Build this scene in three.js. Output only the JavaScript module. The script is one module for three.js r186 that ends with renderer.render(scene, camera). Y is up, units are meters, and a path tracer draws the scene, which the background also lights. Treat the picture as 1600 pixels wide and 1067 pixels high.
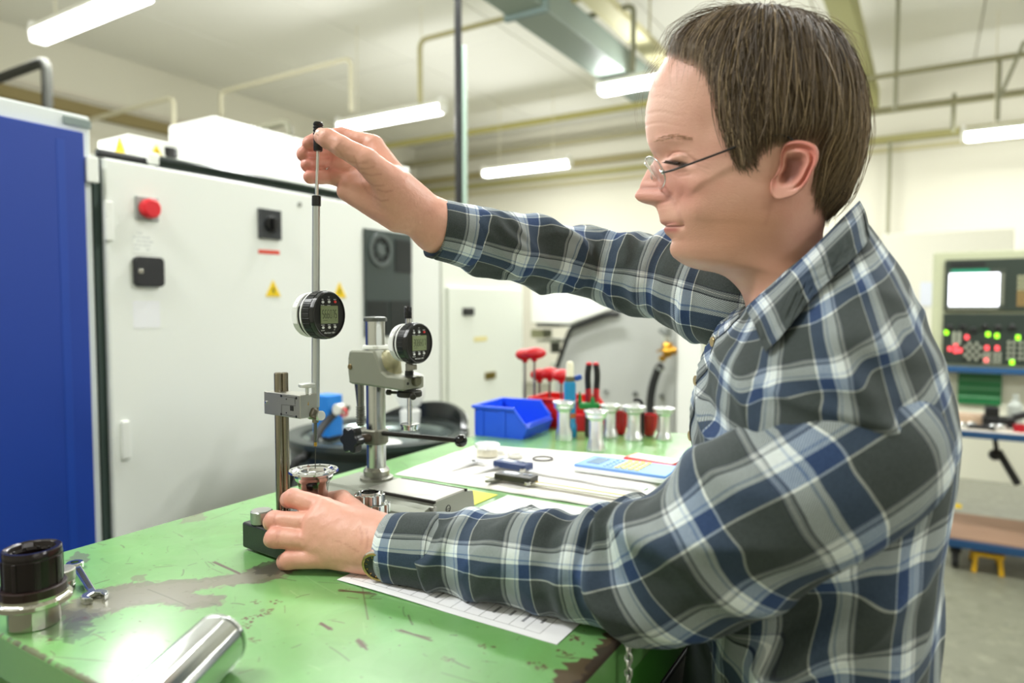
import * as THREE from 'three';
import { RoundedBoxGeometry } from 'three/addons/geometries/RoundedBoxGeometry.js';
import { mergeGeometries, mergeVertices, toCreasedNormals } from 'three/addons/utils/BufferGeometryUtils.js';
import { RectAreaLightUniformsLib } from 'three/addons/lights/RectAreaLightUniformsLib.js';

// ---------------------------------------------------------------- camera, light, exposure
const scene = new THREE.Scene();
scene.background = new THREE.Color(0.05, 0.05, 0.05);
const EYE = 1.33, FOCAL = 1067, PITCH = Math.atan(53.5 / 1067), TURN = THREE.MathUtils.degToRad(31.4);
const camera = new THREE.PerspectiveCamera(2 * THREE.MathUtils.radToDeg(Math.atan(0.5)), 1600 / 1067, 0.05, 60);
camera.position.set(0, EYE, 0);
camera.rotation.x = -PITCH;
camera.focus = 0.84;
camera.userData.fStop = 2.8;
scene.add(camera);
const renderer = new THREE.WebGLRenderer({ antialias: true });
renderer.toneMapping = THREE.LinearToneMapping;
renderer.toneMappingExposure = 3.1;
renderer.shadowMap.enabled = true;
renderer.shadowMap.type = THREE.PCFSoftShadowMap;
RectAreaLightUniformsLib.init();
const LAMP_LIGHT = 36, LAMP_GLOW = 5, LAMP_COLOR = new THREE.Color(0.985, 1, 0.985);

// ---------------------------------------------------------------- frames
// the room is turned 31.4 degrees against the view: room x runs along the lamps, room z along the cabinets
const C = Math.cos(TURN), S = Math.sin(TURN);
const V = (x, y, z) => new THREE.Vector3(x, y, z);
const toRoom = (w) => V(w.x * C + w.z * S, w.y, -w.x * S + w.z * C);
const W = (x, y, z) => V(x * C - z * S, y, x * S + z * C);
function ray(u, v) {
  const cx = (u - 800) / FOCAL, cy = -(v - 533.5) / FOCAL, c = Math.cos(PITCH), s = Math.sin(PITCH);
  return V(cx, cy * c - s, -cy * s - c);
}
const at = (u, v, d) => { const r = ray(u, v); return r.multiplyScalar(d / -r.z).add(V(0, EYE, 0)); };
const onY = (u, v, y) => { const r = ray(u, v); return r.multiplyScalar((y - EYE) / r.y).add(V(0, EYE, 0)); };
const onRoomX = (u, v, x) => { const r = ray(u, v); return r.multiplyScalar(x / toRoom(r).x).add(V(0, EYE, 0)); };
const onRoomZ = (u, v, z) => { const r = ray(u, v); return r.multiplyScalar(z / toRoom(r).z).add(V(0, EYE, 0)); };
function onPlane(u, v, p, n) { const r = ray(u, v), o = V(0, EYE, 0); return r.multiplyScalar(p.clone().sub(o).dot(n) / r.dot(n)).add(o); }

let seed = 7;
const rnd = () => { seed = (seed + 0x6d2b79f5) | 0; let t = Math.imul(seed ^ (seed >>> 15), 1 | seed); t = (t + Math.imul(t ^ (t >>> 7), 61 | t)) ^ t; return ((t ^ (t >>> 14)) >>> 0) / 4294967296; };
const rr = (a, b) => a + (b - a) * rnd();
const lerp = THREE.MathUtils.lerp, clamp = THREE.MathUtils.clamp, smooth = THREE.MathUtils.smoothstep;
function hash(i, j, k) { let h = Math.imul(i, 374761393) ^ Math.imul(j, 668265263) ^ Math.imul(k, 1442695041); h = Math.imul(h ^ (h >>> 13), 1274126177); return ((h ^ (h >>> 16)) >>> 0) / 4294967296; }
function noise3(x, y, z) {
  const i = Math.floor(x), j = Math.floor(y), k = Math.floor(z), a = x - i, b = y - j, c = z - k;
  const u = a * a * (3 - 2 * a), v = b * b * (3 - 2 * b), w = c * c * (3 - 2 * c), L = lerp;
  return L(L(L(hash(i, j, k), hash(i + 1, j, k), u), L(hash(i, j + 1, k), hash(i + 1, j + 1, k), u), v), L(L(hash(i, j, k + 1), hash(i + 1, j, k + 1), u), L(hash(i, j + 1, k + 1), hash(i + 1, j + 1, k + 1), u), v), w) * 2 - 1;
}
const fbm = (x, y, z) => noise3(x, y, z) * 0.6 + noise3(x * 2.1, y * 2.1, z * 2.1) * 0.28 + noise3(x * 4.3, y * 4.3, z * 4.3) * 0.12;

// ---------------------------------------------------------------- geometry helpers
const box = (w, h, d, r = 0.002, seg = 2) => new RoundedBoxGeometry(w, h, d, seg, Math.min(r, w * 0.49, h * 0.49, d * 0.49));
function lathe(profile, seg = 48) { return toCreasedNormals(new THREE.LatheGeometry(profile.map(([r, y]) => new THREE.Vector2(Math.max(r, 0), y)), seg), 0.6); }
// a turned solid: radius r, height h standing on y = 0, edges chamfered by c
const rod = (r, h, c = 0.001, seg = 32) => lathe([[0, 0], [r - c, 0], [r, c], [r, h - c], [r - c, h], [0, h]], seg);
const ringSolid = (ri, ro, h, c = 0.0008, seg = 48) => lathe([[ri, c], [ri + c, 0], [ro - c, 0], [ro, c], [ro, h - c], [ro - c, h], [ri + c, h], [ri, h - c], [ri, c]], seg);
function put(g, x = 0, y = 0, z = 0, rx = 0, ry = 0, rz = 0, sx = 1, sy = sx, sz = sx) {
  return g.applyMatrix4(new THREE.Matrix4().compose(V(x, y, z), new THREE.Quaternion().setFromEuler(new THREE.Euler(rx, ry, rz, 'YXZ')), V(sx, sy, sz)));
}
// bring a y-axis solid onto the segment a -> b (its y = 0 at a)
function along(g, a, b) {
  const d = b.clone().sub(a).normalize(), q = new THREE.Quaternion().setFromUnitVectors(V(0, 1, 0), d);
  return g.applyMatrix4(new THREE.Matrix4().compose(a, q, V(1, 1, 1)));
}
const bar = (a, b, r, c = 0.001, seg = 24) => along(rod(r, a.distanceTo(b), c, seg), a, b);
function beam(a, b, w, h) { const L = a.distanceTo(b), g = box(w, h, L, 0.004, 1); const m = new THREE.Matrix4().lookAt(a, b, V(0, 1, 0)); m.setPosition(a.clone().add(b).multiplyScalar(0.5)); return g.applyMatrix4(m); }
function hose(points, r, seg = 60, rad = 16, tension = 0.5) { return capTube(new THREE.CatmullRomCurve3(points, false, 'catmullrom', tension), r, seg, rad); }
function capTube(curve, r, seg, rad) {
  const g = [new THREE.TubeGeometry(curve, seg, r, rad)];
  for (const t of [0, 1]) g.push(put(new THREE.SphereGeometry(r, rad, 8), ...curve.getPoint(t).toArray()));
  return merge(g);
}
function bentPipe(points, r, fillet = 0.06) {   // straight runs joined by round elbows
  const path = new THREE.CurvePath();
  let last = points[0];
  for (let i = 1; i < points.length; i++) {
    const p = points[i];
    if (i === points.length - 1) { path.add(new THREE.LineCurve3(last, p)); break; }
    const a = p.clone().add(last.clone().sub(p).setLength(fillet)), b = p.clone().add(points[i + 1].clone().sub(p).setLength(fillet));
    path.add(new THREE.LineCurve3(last, a)); path.add(new THREE.QuadraticBezierCurve3(a, p, b)); last = b;
  }
  return capTube(path, r, 40 * points.length, 12);
}
function clean(g) {
  g = g.index ? g.toNonIndexed() : g.clone();
  for (const n of Object.keys(g.attributes)) if (!['position', 'normal', 'uv', 'color'].includes(n)) g.deleteAttribute(n);
  if (!g.attributes.normal) g.computeVertexNormals();
  if (!g.attributes.uv) g.setAttribute('uv', new THREE.BufferAttribute(new Float32Array(g.attributes.position.count * 2), 2));
  g.morphAttributes = {};
  return g;
}
function merge(list) {
  list = list.map(clean);
  if (list.some((g) => g.attributes.color)) for (const g of list) if (!g.attributes.color) g.setAttribute('color', new THREE.BufferAttribute(new Float32Array(g.attributes.position.count * 3).fill(1), 3));
  return mergeGeometries(list);
}
function shapeOf(pts) { const s = new THREE.Shape(); pts.forEach(([x, y], i) => (i ? s.lineTo(x, y) : s.moveTo(x, y))); s.closePath(); return s; }
// a plate in the x-y plane, thickness along +z
function plate(pts, depth, bevel = 0.0008, holes = []) {
  const s = pts.getPoints ? pts : shapeOf(pts);
  for (const h of holes) s.holes.push(h.getPoints ? h : new THREE.Path(h.map(([x, y]) => new THREE.Vector2(x, y))));
  return put(new THREE.ExtrudeGeometry(s, { depth: depth - 2 * bevel, bevelEnabled: bevel > 0, bevelThickness: bevel, bevelSize: bevel, bevelOffset: -bevel, bevelSegments: 2, curveSegments: 24 }), 0, 0, bevel);
}
const circlePath = (x, y, r) => { const p = new THREE.Path(); p.absarc(x, y, r, 0, Math.PI * 2, true); return p; };
// uv by the dominant axis, in metres times k
function boxUV(g, k = 1) {
  g = clean(g); const p = g.attributes.position, n = g.attributes.normal, uv = g.attributes.uv;
  for (let i = 0; i < p.count; i++) {
    const x = Math.abs(n.getX(i)), y = Math.abs(n.getY(i)), z = Math.abs(n.getZ(i));
    if (y >= x && y >= z) uv.setXY(i, p.getX(i) * k, p.getZ(i) * k); else if (x >= z) uv.setXY(i, p.getZ(i) * k, p.getY(i) * k); else uv.setXY(i, p.getX(i) * k, p.getY(i) * k);
  }
  return g;
}

// ---------------------------------------------------------------- textures and materials
function canvas(w, h, draw) { const c = document.createElement('canvas'); c.width = w; c.height = h; draw(c.getContext('2d'), w, h); return c; }
function tex(c, { repeat, srgb = true } = {}) {
  const t = new THREE.CanvasTexture(c); t.magFilter = THREE.LinearFilter; if (srgb) t.colorSpace = THREE.SRGBColorSpace;
  if (repeat) { t.wrapS = t.wrapT = THREE.RepeatWrapping; t.repeat.set(...repeat); }
  t.anisotropy = 8; return t;
}
function noiseTex(n, fx, fy, lo, hi, oct = 4) {   // tiling grey noise
  const d = new Uint8Array(n * n * 4);
  for (let y = 0; y < n; y++) for (let x = 0; x < n; x++) {
    let v = 0, a = 1, s = 0;
    for (let o = 0; o < oct; o++) { const px = fx * 2 ** o, py = fy * 2 ** o, X = x / n * px, Y = y / n * py, i = Math.floor(X), j = Math.floor(Y), u = X - i, w = Y - j, q = (p, r) => hash(((p % px) + px) % px, ((r % py) + py) % py, o + 11); const uu = u * u * (3 - 2 * u), ww = w * w * (3 - 2 * w); v += a * lerp(lerp(q(i, j), q(i + 1, j), uu), lerp(q(i, j + 1), q(i + 1, j + 1), uu), ww); s += a; a *= 0.6; }
    const g = lerp(lo, hi, v / s), k = (y * n + x) * 4; d[k] = d[k + 1] = d[k + 2] = g; d[k + 3] = 255;
  }
  const t = new THREE.DataTexture(d, n, n); t.magFilter = THREE.LinearFilter; t.wrapS = t.wrapT = THREE.RepeatWrapping; t.needsUpdate = true; return t;
}
const grainTex = noiseTex(256, 32, 32, 60, 255), brushTex = noiseTex(256, 4, 96, 90, 255, 3);
const mat = (color, roughness = 0.5, metalness = 0, more = {}) => new THREE.MeshStandardMaterial({ color, roughness, metalness, ...more });
const phys = (color, roughness, metalness, more) => new THREE.MeshPhysicalMaterial({ color, roughness, metalness, ...more });
const M = {
  white: mat('#eef0ea', 0.38), whiteDull: mat('#e6e6da', 0.6), cream: mat('#e2ddc8', 0.7), offWhite: mat('#f2f2ee', 0.5),
  black: mat('#101112', 0.35), blackSatin: mat('#17191b', 0.28), blackRubber: mat('#1a1b1b', 0.7), darkGrey: mat('#2c302f', 0.5), grey: mat('#8d9089', 0.55),
  steel: mat('#b9b8b2', 0.24, 1), chrome: mat('#d8dad8', 0.16, 1), alu: mat('#d2d4d3', 0.28, 1), polished: mat('#dcdcdc', 0.14, 1), ground: mat('#a5a49c', 0.38, 1, { bumpMap: brushTex, bumpScale: 0.00005 }),
  darkSteel: mat('#55554f', 0.35, 1), brass: mat('#b88a35', 0.3, 1), gold: mat('#c9a04a', 0.2, 1),
  red: mat('#c81e26', 0.4), redGlass: mat('#a01522', 0.2), blue: mat('#1a55dd', 0.42), yellow: mat('#f2cf15', 0.5), green: mat('#107a35', 0.45),
  cast: mat('#8e9082', 0.45, 0.2, { bumpMap: grainTex, bumpScale: 0.0002 }), paper: mat('#f0f0ee', 0.8),
};

// ---------------------------------------------------------------- scene helpers
const taken = {};
function numbered(name) { const n = taken[name] = (taken[name] ?? -1) + 1; return n ? `${name}_${String(n).padStart(3, '0')}` : name; }
function shade(o) { o.castShadow = o.receiveShadow = true; return o; }
function thing(name, label, category, p = V(0, 0, 0), turn = 0, group) {
  const o = new THREE.Group(); o.name = numbered(name); o.position.copy(p); o.rotation.y = turn; scene.add(o);
  o.userData = { label, category }; if (group) o.userData.group = group;
  return o;
}
function part(name, g, m, parent, label) { const o = shade(new THREE.Mesh(Array.isArray(g) ? merge(g) : g, m)); o.name = name; if (label) o.userData.label = label; parent.add(o); return o; }
function single(name, label, category, g, m, p = V(0, 0, 0), turn = 0, group) {
  const o = shade(new THREE.Mesh(Array.isArray(g) ? merge(g) : g, m)); o.name = numbered(name); o.position.copy(p); o.rotation.y = turn; scene.add(o);
  o.userData = { label, category }; if (group) o.userData.group = group;
  return o;
}
function struct(name, g, m, p = V(0, 0, 0), turn = -TURN) {
  const o = shade(new THREE.Mesh(Array.isArray(g) ? merge(g) : g, m)); o.name = name; o.position.copy(p); o.rotation.y = turn; o.userData = { kind: 'structure', label: name.replace(/_/g, ' ') }; scene.add(o); return o;
}
function copy(o, label) { const c = o.clone(); c.name = numbered(o.name.replace(/_\d+$/, '')); c.userData = { ...o.userData }; if (label) c.userData.label = label; scene.add(c); return c; }
// geometry given in room coordinates is moved so that the object's origin lies at p (room coordinates)
const shifted = (g, p) => put(Array.isArray(g) ? merge(g) : g, -p.x, -p.y, -p.z);
// ---------------------------------------------------------------- the room
const CEIL = 4.4, XL = -8.6, XR = 6.5, ZB = -10.5, ZF = 4.5;
{
  const floorTex = tex(canvas(1024, 1024, (g, w, h) => {
    g.fillStyle = '#737463'; g.fillRect(0, 0, w, h);
    for (let i = 0; i < 5000; i++) { g.fillStyle = `rgba(${rnd() < 0.5 ? '60,60,45' : '200,200,175'},${rr(0.02, 0.1)})`; const r = rr(1, 14); g.beginPath(); g.ellipse(rr(0, w), rr(0, h), r, r * rr(0.3, 1), rr(0, 3), 0, 7); g.fill(); }
    g.strokeStyle = 'rgba(50,50,40,.25)'; for (let i = 0; i < 60; i++) { g.lineWidth = rr(0.5, 2); g.beginPath(); const x = rr(0, w), y = rr(0, h); g.moveTo(x, y); g.lineTo(x + rr(-150, 150), y + rr(-150, 150)); g.stroke(); }
  }), { repeat: [0.4, 0.4] });
  struct('floor', boxUV(put(new THREE.BoxGeometry(XR - XL + 0.6, 0.2, ZF - ZB + 0.6), (XL + XR) / 2, -0.1, (ZB + ZF) / 2)), mat('#ffffff', 0.45, 0, { map: floorTex }));
  const wallM = mat('#dedbcd', 0.85, 0, { bumpMap: grainTex, bumpScale: 0.001 }), ceilM = mat('#ecebe4', 0.9);
  const ceil = struct('ceiling', put(new THREE.BoxGeometry(XR - XL + 0.6, 0.2, ZF - ZB + 0.6), (XL + XR) / 2, CEIL + 0.13, (ZB + ZF) / 2), mat('#b9b6a6', 0.9));
  // ceiling of long sheets: seams show as thin lines
  const pw = 1.5, pl = 3.75;
  for (let x = XL; x < XR - 0.1; x += pw) for (let z = ZB; z < ZF - 0.1; z += pl) {
    const w = Math.min(pw, XR - x), l = Math.min(pl, ZF - z);
    part('ceiling_panel', put(box(w - 0.014, 0.03, l - 0.014, 0.006, 1), x + w / 2, CEIL + 0.018 + rr(0, 0.004), z + l / 2), ceilM, ceil);
  }
  struct('wall_left', boxUV(put(new THREE.BoxGeometry(0.3, CEIL + 0.2, ZF - ZB + 0.6), XL - 0.15, CEIL / 2, (ZB + ZF) / 2)), wallM);
  struct('wall_right', boxUV(put(new THREE.BoxGeometry(0.3, CEIL + 0.2, ZF - ZB + 0.6), XR + 0.15, CEIL / 2, (ZB + ZF) / 2)), wallM);
  struct('wall_back', boxUV(put(new THREE.BoxGeometry(XR - XL, CEIL + 0.2, 0.3), (XL + XR) / 2, CEIL / 2, ZB - 0.15)), mat('#cbc8b8', 0.85));
  struct('wall_front', boxUV(put(new THREE.BoxGeometry(XR - XL, CEIL + 0.2, 0.3), (XL + XR) / 2, CEIL / 2, ZF + 0.15)), wallM);
  // brown trim along the top of the side wall
  const a = toRoom(onRoomX(0, 138, XL)), b = toRoom(onRoomX(258, 203, XL));
  struct('trim_1', put(box(0.1, 0.14, ZF - ZB, 0.01, 1), XL + 0.06, (a.y + b.y) / 2 - 0.02, (ZB + ZF) / 2), mat('#8d7f55', 0.7));
  struct('trim_2', put(box(0.03, 0.06, ZF - ZB, 0.01, 1), XL + 0.02, (a.y + b.y) / 2 + 0.14, (ZB + ZF) / 2), mat('#d8d2c4', 0.7));
  // coving rails on the back wall
  struct('trim_3', put(box(XR - XL, 0.1, 0.06, 0.01, 1), (XL + XR) / 2, toRoom(onRoomZ(1360, 222, ZB)).y, ZB + 0.03), mat('#97925e', 0.7));
  struct('trim_4', put(box(XR - XL, 0.06, 0.04, 0.01, 1), (XL + XR) / 2, toRoom(onRoomZ(1360, 238, ZB)).y, ZB + 0.03), mat('#b5ae86', 0.7));
}
// ---------------------------------------------------------------- lamps
const lampGlow = new THREE.MeshStandardMaterial({ color: '#ffffff', emissive: LAMP_COLOR, emissiveIntensity: LAMP_GLOW, roughness: 0.5 });
function fluorescent(x, z, label, y = 3.3) {
  const L = 1.45, t = thing('fluorescent_lamp', label, 'lamp', W(x, y, z), -TURN, 'fluorescent battens hung in rows under the ceiling');
  part('housing', plate([[-0.04, 0.125], [0.04, 0.125], [0.06, 0.075], [-0.06, 0.075]], L + 0.04, 0.003).applyMatrix4(new THREE.Matrix4().makeRotationY(Math.PI / 2)).translate(-(L + 0.04) / 2, 0, 0), M.whiteDull, t);
  for (const s of [-1, 1]) {
    part('end_cap', put(plate([[-0.05, 0.15], [0.05, 0.15], [0.064, 0.08], [0.056, -0.004], [-0.056, -0.004], [-0.064, 0.08]], 0.035, 0.006), s * (L / 2 - 0.005) - 0.0175, 0, 0, 0, Math.PI / 2, 0), M.offWhite, t);
    part('hanger', put(rod(0.006, CEIL - y - 0.1, 0.001, 10), s * 0.45, 0.11, 0), M.cream, t);
  }
  part('tube', put(box(L - 0.05, 0.08, 0.12, 0.028, 4), 0, 0.036, 0), lampGlow, t);
  const r = new THREE.RectAreaLight(LAMP_COLOR, LAMP_LIGHT, L - 0.06, 0.12); r.name = 'lamp_light'; r.position.set(0, -0.012, 0); r.rotation.x = -Math.PI / 2; t.add(r);
  for (const s of [-1, 1]) { const q = new THREE.RectAreaLight(LAMP_COLOR, LAMP_LIGHT * 0.48, L - 0.06, 0.07); q.name = 'lamp_light'; q.position.set(0, 0.036, s * 0.068); q.rotation.order = 'YXZ'; q.rotation.y = s > 0 ? Math.PI : 0; q.rotation.x = -0.15; t.add(q); }
  return t;
}
fluorescent(-5.02, -2.6, 'large bright batten lamp above the blue cabinet, its near end cut by the frame');
fluorescent(-4.98, -5.63, 'glowing batten lamp seen directly above the raised hand');
fluorescent(-5.07, -8.68, 'small far batten lamp between the black pole and the face');
fluorescent(-1.95, -5.94, 'batten lamp just in front of the forehead, under the grey duct end');
fluorescent(0.98, -8.82, 'batten lamp near the back wall above the machine control panel', 3.1);
for (const [x, z] of [[-5.0, 0.45], [-1.95, 0.45], [-1.95, -2.6], [1.1, -2.6], [-1.95, -8.7], [4.1, 0.45], [4.1, -2.6]])
  fluorescent(x, z, 'fluorescent batten lamp of the ceiling grid, outside the picture', 3.3);

// ---------------------------------------------------------------- pipes, duct and pole overhead
{
  const pipeM = mat('#a9a276', 0.6), darkPipe = mat('#2e2f29', 0.9), palePipe = mat('#cfcab0', 0.6);
  function conduit(label, px, m, r = 0.02, fillet = 0.08, name = 'conduit_pipe', cat = 'pipe') {
    const pts = px.map((p) => toRoom(p)), o = pts[0].clone();
    return single(name, label, cat, bentPipe(pts.map((p) => p.clone().sub(o)), r, fillet), m, W(o.x, o.y, o.z), -TURN);
  }
  // a hanging bracket pipe: along the lamp direction, then straight down
  const arm = (label, u0, u, v, h, vEnd, m, r) => { const p = onY(u, v, h), q = W(u0 ? toRoom(p).x - u0 : XL + 0.06, h, toRoom(p).z), e = p.clone(); let d = -p.z; e.y = at(u, vEnd, d).y; return conduit(label, [q, p, e], m, r); };
  arm('dark bent pipe rising behind the top of the blue cabinet', 0, 72, 95, 3.1, 190, darkPipe, 0.035);
  { const p = onY(548, 91, 3.66), zl = toRoom(p).z, l = onRoomZ(345, 133, zl), e = p.clone(); e.y = at(548, 172, -p.z).y; l.y = p.y; const f = l.clone(); f.y = at(345, 180, -l.z).y; conduit('pale conduit bridging from behind the white housing to the lamp above the hand', [f, l, p, e], palePipe, 0.022); }
  { const p = onY(656, 63, 3.66), q = W(toRoom(p).x + 1.6, 3.66, toRoom(p).z), e = p.clone(); e.y = at(656, 158, -p.z).y; const up = q.clone(); up.y = CEIL + 0.01; conduit('bent conduit running from beside the black pole to the grey duct', [up, q, p, e], pipeM, 0.022); }
  arm('thin faint bent conduit above the white housing near the wall', 0, 271, 152, 3.4, 205, palePipe, 0.022);
  arm('grey bent pipe just behind the white housing top', 0, 452, 190, 2.9, 225, mat('#7d7c68', 0.6), 0.03);
  { const p = onY(990, 8, 3.69), q = W(toRoom(p).x - 0.75, 3.69, toRoom(p).z), e = p.clone(); e.y = at(988, 108, -p.z).y; const up = q.clone(); up.y = CEIL + 0.01; conduit('dark conduit bent down onto the end of the grey duct', [up, q, p, e], mat('#77775f', 0.7), 0.022, 0.06); }
  const long = (label, u, v, z, x0, x1, m, r) => { const p = toRoom(onRoomZ(u, v, z)); conduit(label, [W(x0, p.y, z), W(x1, p.y, z)], m, r, 0.02, 'long_pipe'); return p.y; };
  long('yellowish long pipe, the upper of three behind the black pole', 962, 170, -8.9, -8.58, -1.2, mat('#b2ab68', 0.6), 0.045);
  long('grey long pipe, the middle of three behind the black pole', 1000, 207, -10.1, -8.55, -1.5, mat('#8f8a6c', 0.6), 0.05);
  long('brown long pipe, the lowest of three behind the black pole', 1000, 243, -10.3, -8.55, -1.55, mat('#8a8158', 0.6), 0.06);
  const y1 = long('dark long pipe, the upper one on the wall behind the head', 1359, 122, -7.2, -0.78, 6.45, mat('#8b8766', 0.6), 0.024);
  const y2 = long('dark long pipe, the lower one on the wall behind the head', 1365, 175, -9.0, -0.98, 6.45, mat('#8b8766', 0.6), 0.04);
  for (const [u, v0, v1, z, what] of [[1403, 20, 172, -7.3, 'long vertical pipe crossing both dark wall pipes'], [1491, 148, 204, -9.1, 'short vertical pipe stub between the wall pipes'], [1562, 95, 186, -7.3, 'vertical rod dropping to the wall lamp'], [1391, 222, 395, -10.35, 'thin vertical pipe running down the back wall beside the shoulder']]) {
    const a = onRoomZ(u, v0, z), b = a.clone(); b.y = onRoomZ(u, v1, z).y; if (v0 < 50) a.y = CEIL + 0.01; conduit(what, [a, b], mat('#85846a', 0.6), z > -8 ? 0.016 : 0.022, 0.02, 'vertical_pipe');
  }
  { const a = onRoomZ(1600, 66, -7.0), b = onRoomZ(1563, 150, -7.0); conduit('slanted stay rod at the upper picture edge above the wall lamp', [a, b], mat('#85846a', 0.6), 0.014, 0.02, 'stay_rod'); }
  // black pole with its pale conduit
  const d = 3.42, top = at(715.5, 0, d), POLE0 = 1.661, r = thing('ceiling_pole', 'black vertical pole with a pale tube beside it behind the raised arm', 'pole', V(top.x, POLE0, top.z));
  part('pole', rod(0.018, CEIL - POLE0, 0.002, 20), M.black, r);
  part('pale_tube', put(rod(0.013, 0.95, 0.002, 16), 0.03, 0, 0), mat('#a8bfb0', 0.5), r);
  part('foot_plate', put(rod(0.06, 0.012, 0.002, 24), 0, 0, 0), M.darkGrey, r);
  // the pole of pale green behind the head and the duct
  const a0 = onY(762, 0, 3.44), e0 = onY(998, 146, 3.44);
  const p0 = toRoom(a0), p1 = toRoom(e0), xm = (p0.x + p1.x) / 2;
  const du = thing('ventilation_duct', 'grey square duct with a cable tray running overhead toward the back', 'duct', W(xm, 3.44, p1.z), -TURN);
  const L = 6.4;
  part('duct_body', put(box(0.3, 0.22, L, 0.01, 1), 0.05, 0.11, L / 2 - 0.25), mat('#7f8c83', 0.55), du);
  part('duct_flange', put(box(0.36, 0.28, 0.05, 0.01, 1), 0.05, 0.11, L * 0.34), mat('#6e7f7c', 0.55), du);
  const tr = part('cable_tray', [put(box(0.16, 0.012, L, 0.004, 1), 0.36, 0.2, L / 2), put(box(0.012, 0.07, L, 0.003, 1), 0.28, 0.23, L / 2), put(box(0.012, 0.07, L, 0.003, 1), 0.44, 0.23, L / 2)], mat('#c9c39a', 0.6), du);
  for (let i = 0; i < 7; i++) part('hanger', put(rod(0.008, CEIL - 3.66, 0.001, 10), 0.36, 0.22, 0.5 + i * 0.9), pipeM, du);
  // roof beam behind the head
    struct('trim_5', put(box(0.2, 0.26, 9, 0.01, 1), toRoom(onY(1345, 120, 3.9)).x, 4.0, -5.6), mat('#a09e68', 0.7));
}
// ---------------------------------------------------------------- cabinets along the side
const FACE = -1.97;   // room x of the cabinet fronts
// a rectangle seen on the plane room-x = x, as room y and z
function onSide(u0, v0, u1, v1, x = FACE) {
  const um = (u0 + u1) / 2, vm = (v0 + v1) / 2, a = toRoom(onRoomX(u0, vm, x)), b = toRoom(onRoomX(u1, vm, x)), t = toRoom(onRoomX(um, v0, x)), d = toRoom(onRoomX(um, v1, x));
  return { z: (a.z + b.z) / 2, y: (t.y + d.y) / 2, w: Math.abs(a.z - b.z), h: Math.abs(t.y - d.y) };
}
// plates drawn in x-y face +z; turn them to face room +x on a cabinet front
const faceOut = (g, x, y, z) => put(g, x, y, z, 0, Math.PI / 2, 0);
const rectPts = (w, h) => [[-w / 2, -h / 2], [w / 2, -h / 2], [w / 2, h / 2], [-w / 2, h / 2]];
function roundRect(w, h, r) { const s = new THREE.Shape(), x = -w / 2, y = -h / 2; s.moveTo(x + r, y); s.lineTo(x + w - r, y); s.absarc(x + w - r, y + r, r, -Math.PI / 2, 0); s.lineTo(x + w, y + h - r); s.absarc(x + w - r, y + h - r, r, 0, Math.PI / 2); s.lineTo(x + r, y + h); s.absarc(x + r, y + h - r, r, Math.PI / 2, Math.PI); s.lineTo(x, y + r); s.absarc(x + r, y + r, r, Math.PI, Math.PI * 1.5); return s; }
function warningSign(parent, x, y, z, s, turn = Math.PI / 2) {
  const w = part('warning_sign', put(plate([[-s / 2, -s * 0.45], [s / 2, -s * 0.45], [0, s * 0.45]], 0.003, 0.0005), x, y, z, 0, turn, 0), M.yellow, parent, 'yellow triangular warning sign');
  part('bolt_symbol', put(plate([[0.02, 0.28], [-0.1, -0.04], [0.0, -0.02], [-0.04, -0.3], [0.1, 0.04], [0, 0.02]].map(([a, b]) => [a * s, b * s * 0.8 - s * 0.1]), 0.0012, 0), x + (turn ? 0.0028 : 0), y, z + (turn ? 0 : 0.0028), 0, turn, 0), M.black, w);
}
function labelSheet(w, h, lines, ink = '#9aa', bg = '#f3f4f4') {
  return tex(canvas(256, Math.round(256 * h / w), (g, W_, H_) => {
    g.fillStyle = bg; g.fillRect(0, 0, W_, H_); g.fillStyle = ink;
    for (let i = 0; i < lines; i++) { let x = 14; const y = 14 + i * (H_ - 24) / lines; while (x < W_ - 40) { const l = rr(12, 46); if (rnd() < 0.8) g.fillRect(x, y, l, Math.max(3, H_ / lines * 0.35)); x += l + 9; } }
  }));
}
{
  // blue cabinet
  const t = thing('steel_cabinet', 'tall cabinet with a deep blue door in a pale frame', 'cabinet', W(FACE, 0, -0.4), -TURN);
  const o = -0.4, h = 1.85, z1 = toRoom(onRoomX(151, 500, FACE)).z - o, z0 = 0.6, zb = toRoom(onRoomX(136, 500, FACE)).z - o;
  part('carcass', put(box(0.6, h, z0 - z1, 0.006), -0.305, h / 2, (z0 + z1) / 2), mat('#dfe5e2', 0.5), t);
  const door = part('door', put(box(0.02, 1.72, z0 - 0.04 - zb, 0.004), 0.004, 0.08 + 0.86, (z0 - 0.04 + zb) / 2), mat('#03379a', 0.55), t, 'deep blue door');
  for (let i = 0; i < 2; i++) part('door_fold', put(box(0.002, 1.66, 0.02, 0.0008), 0.0142, 0.94, zb + 0.06 + i * 0.4), mat('#043da2', 0.55), door);
  part('name_plate', put(box(0.004, 0.022, 0.07, 0.001), 0.0, onSide(104, 185, 137, 197).y, onSide(104, 185, 137, 197).z - o), mat('#7c8a86', 0.5), t, 'small grey name plate');
  part('hinge', put(box(0.02, 0.07, 0.03, 0.004), 0.01, onSide(132, 250, 148, 282).y, onSide(132, 250, 148, 282).z - o), M.white, t);
  part('plinth', put(box(0.58, 0.08, z0 - z1 - 0.02, 0.004), -0.31, 0.04, (z0 + z1) / 2), M.darkGrey, t);
}
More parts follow.
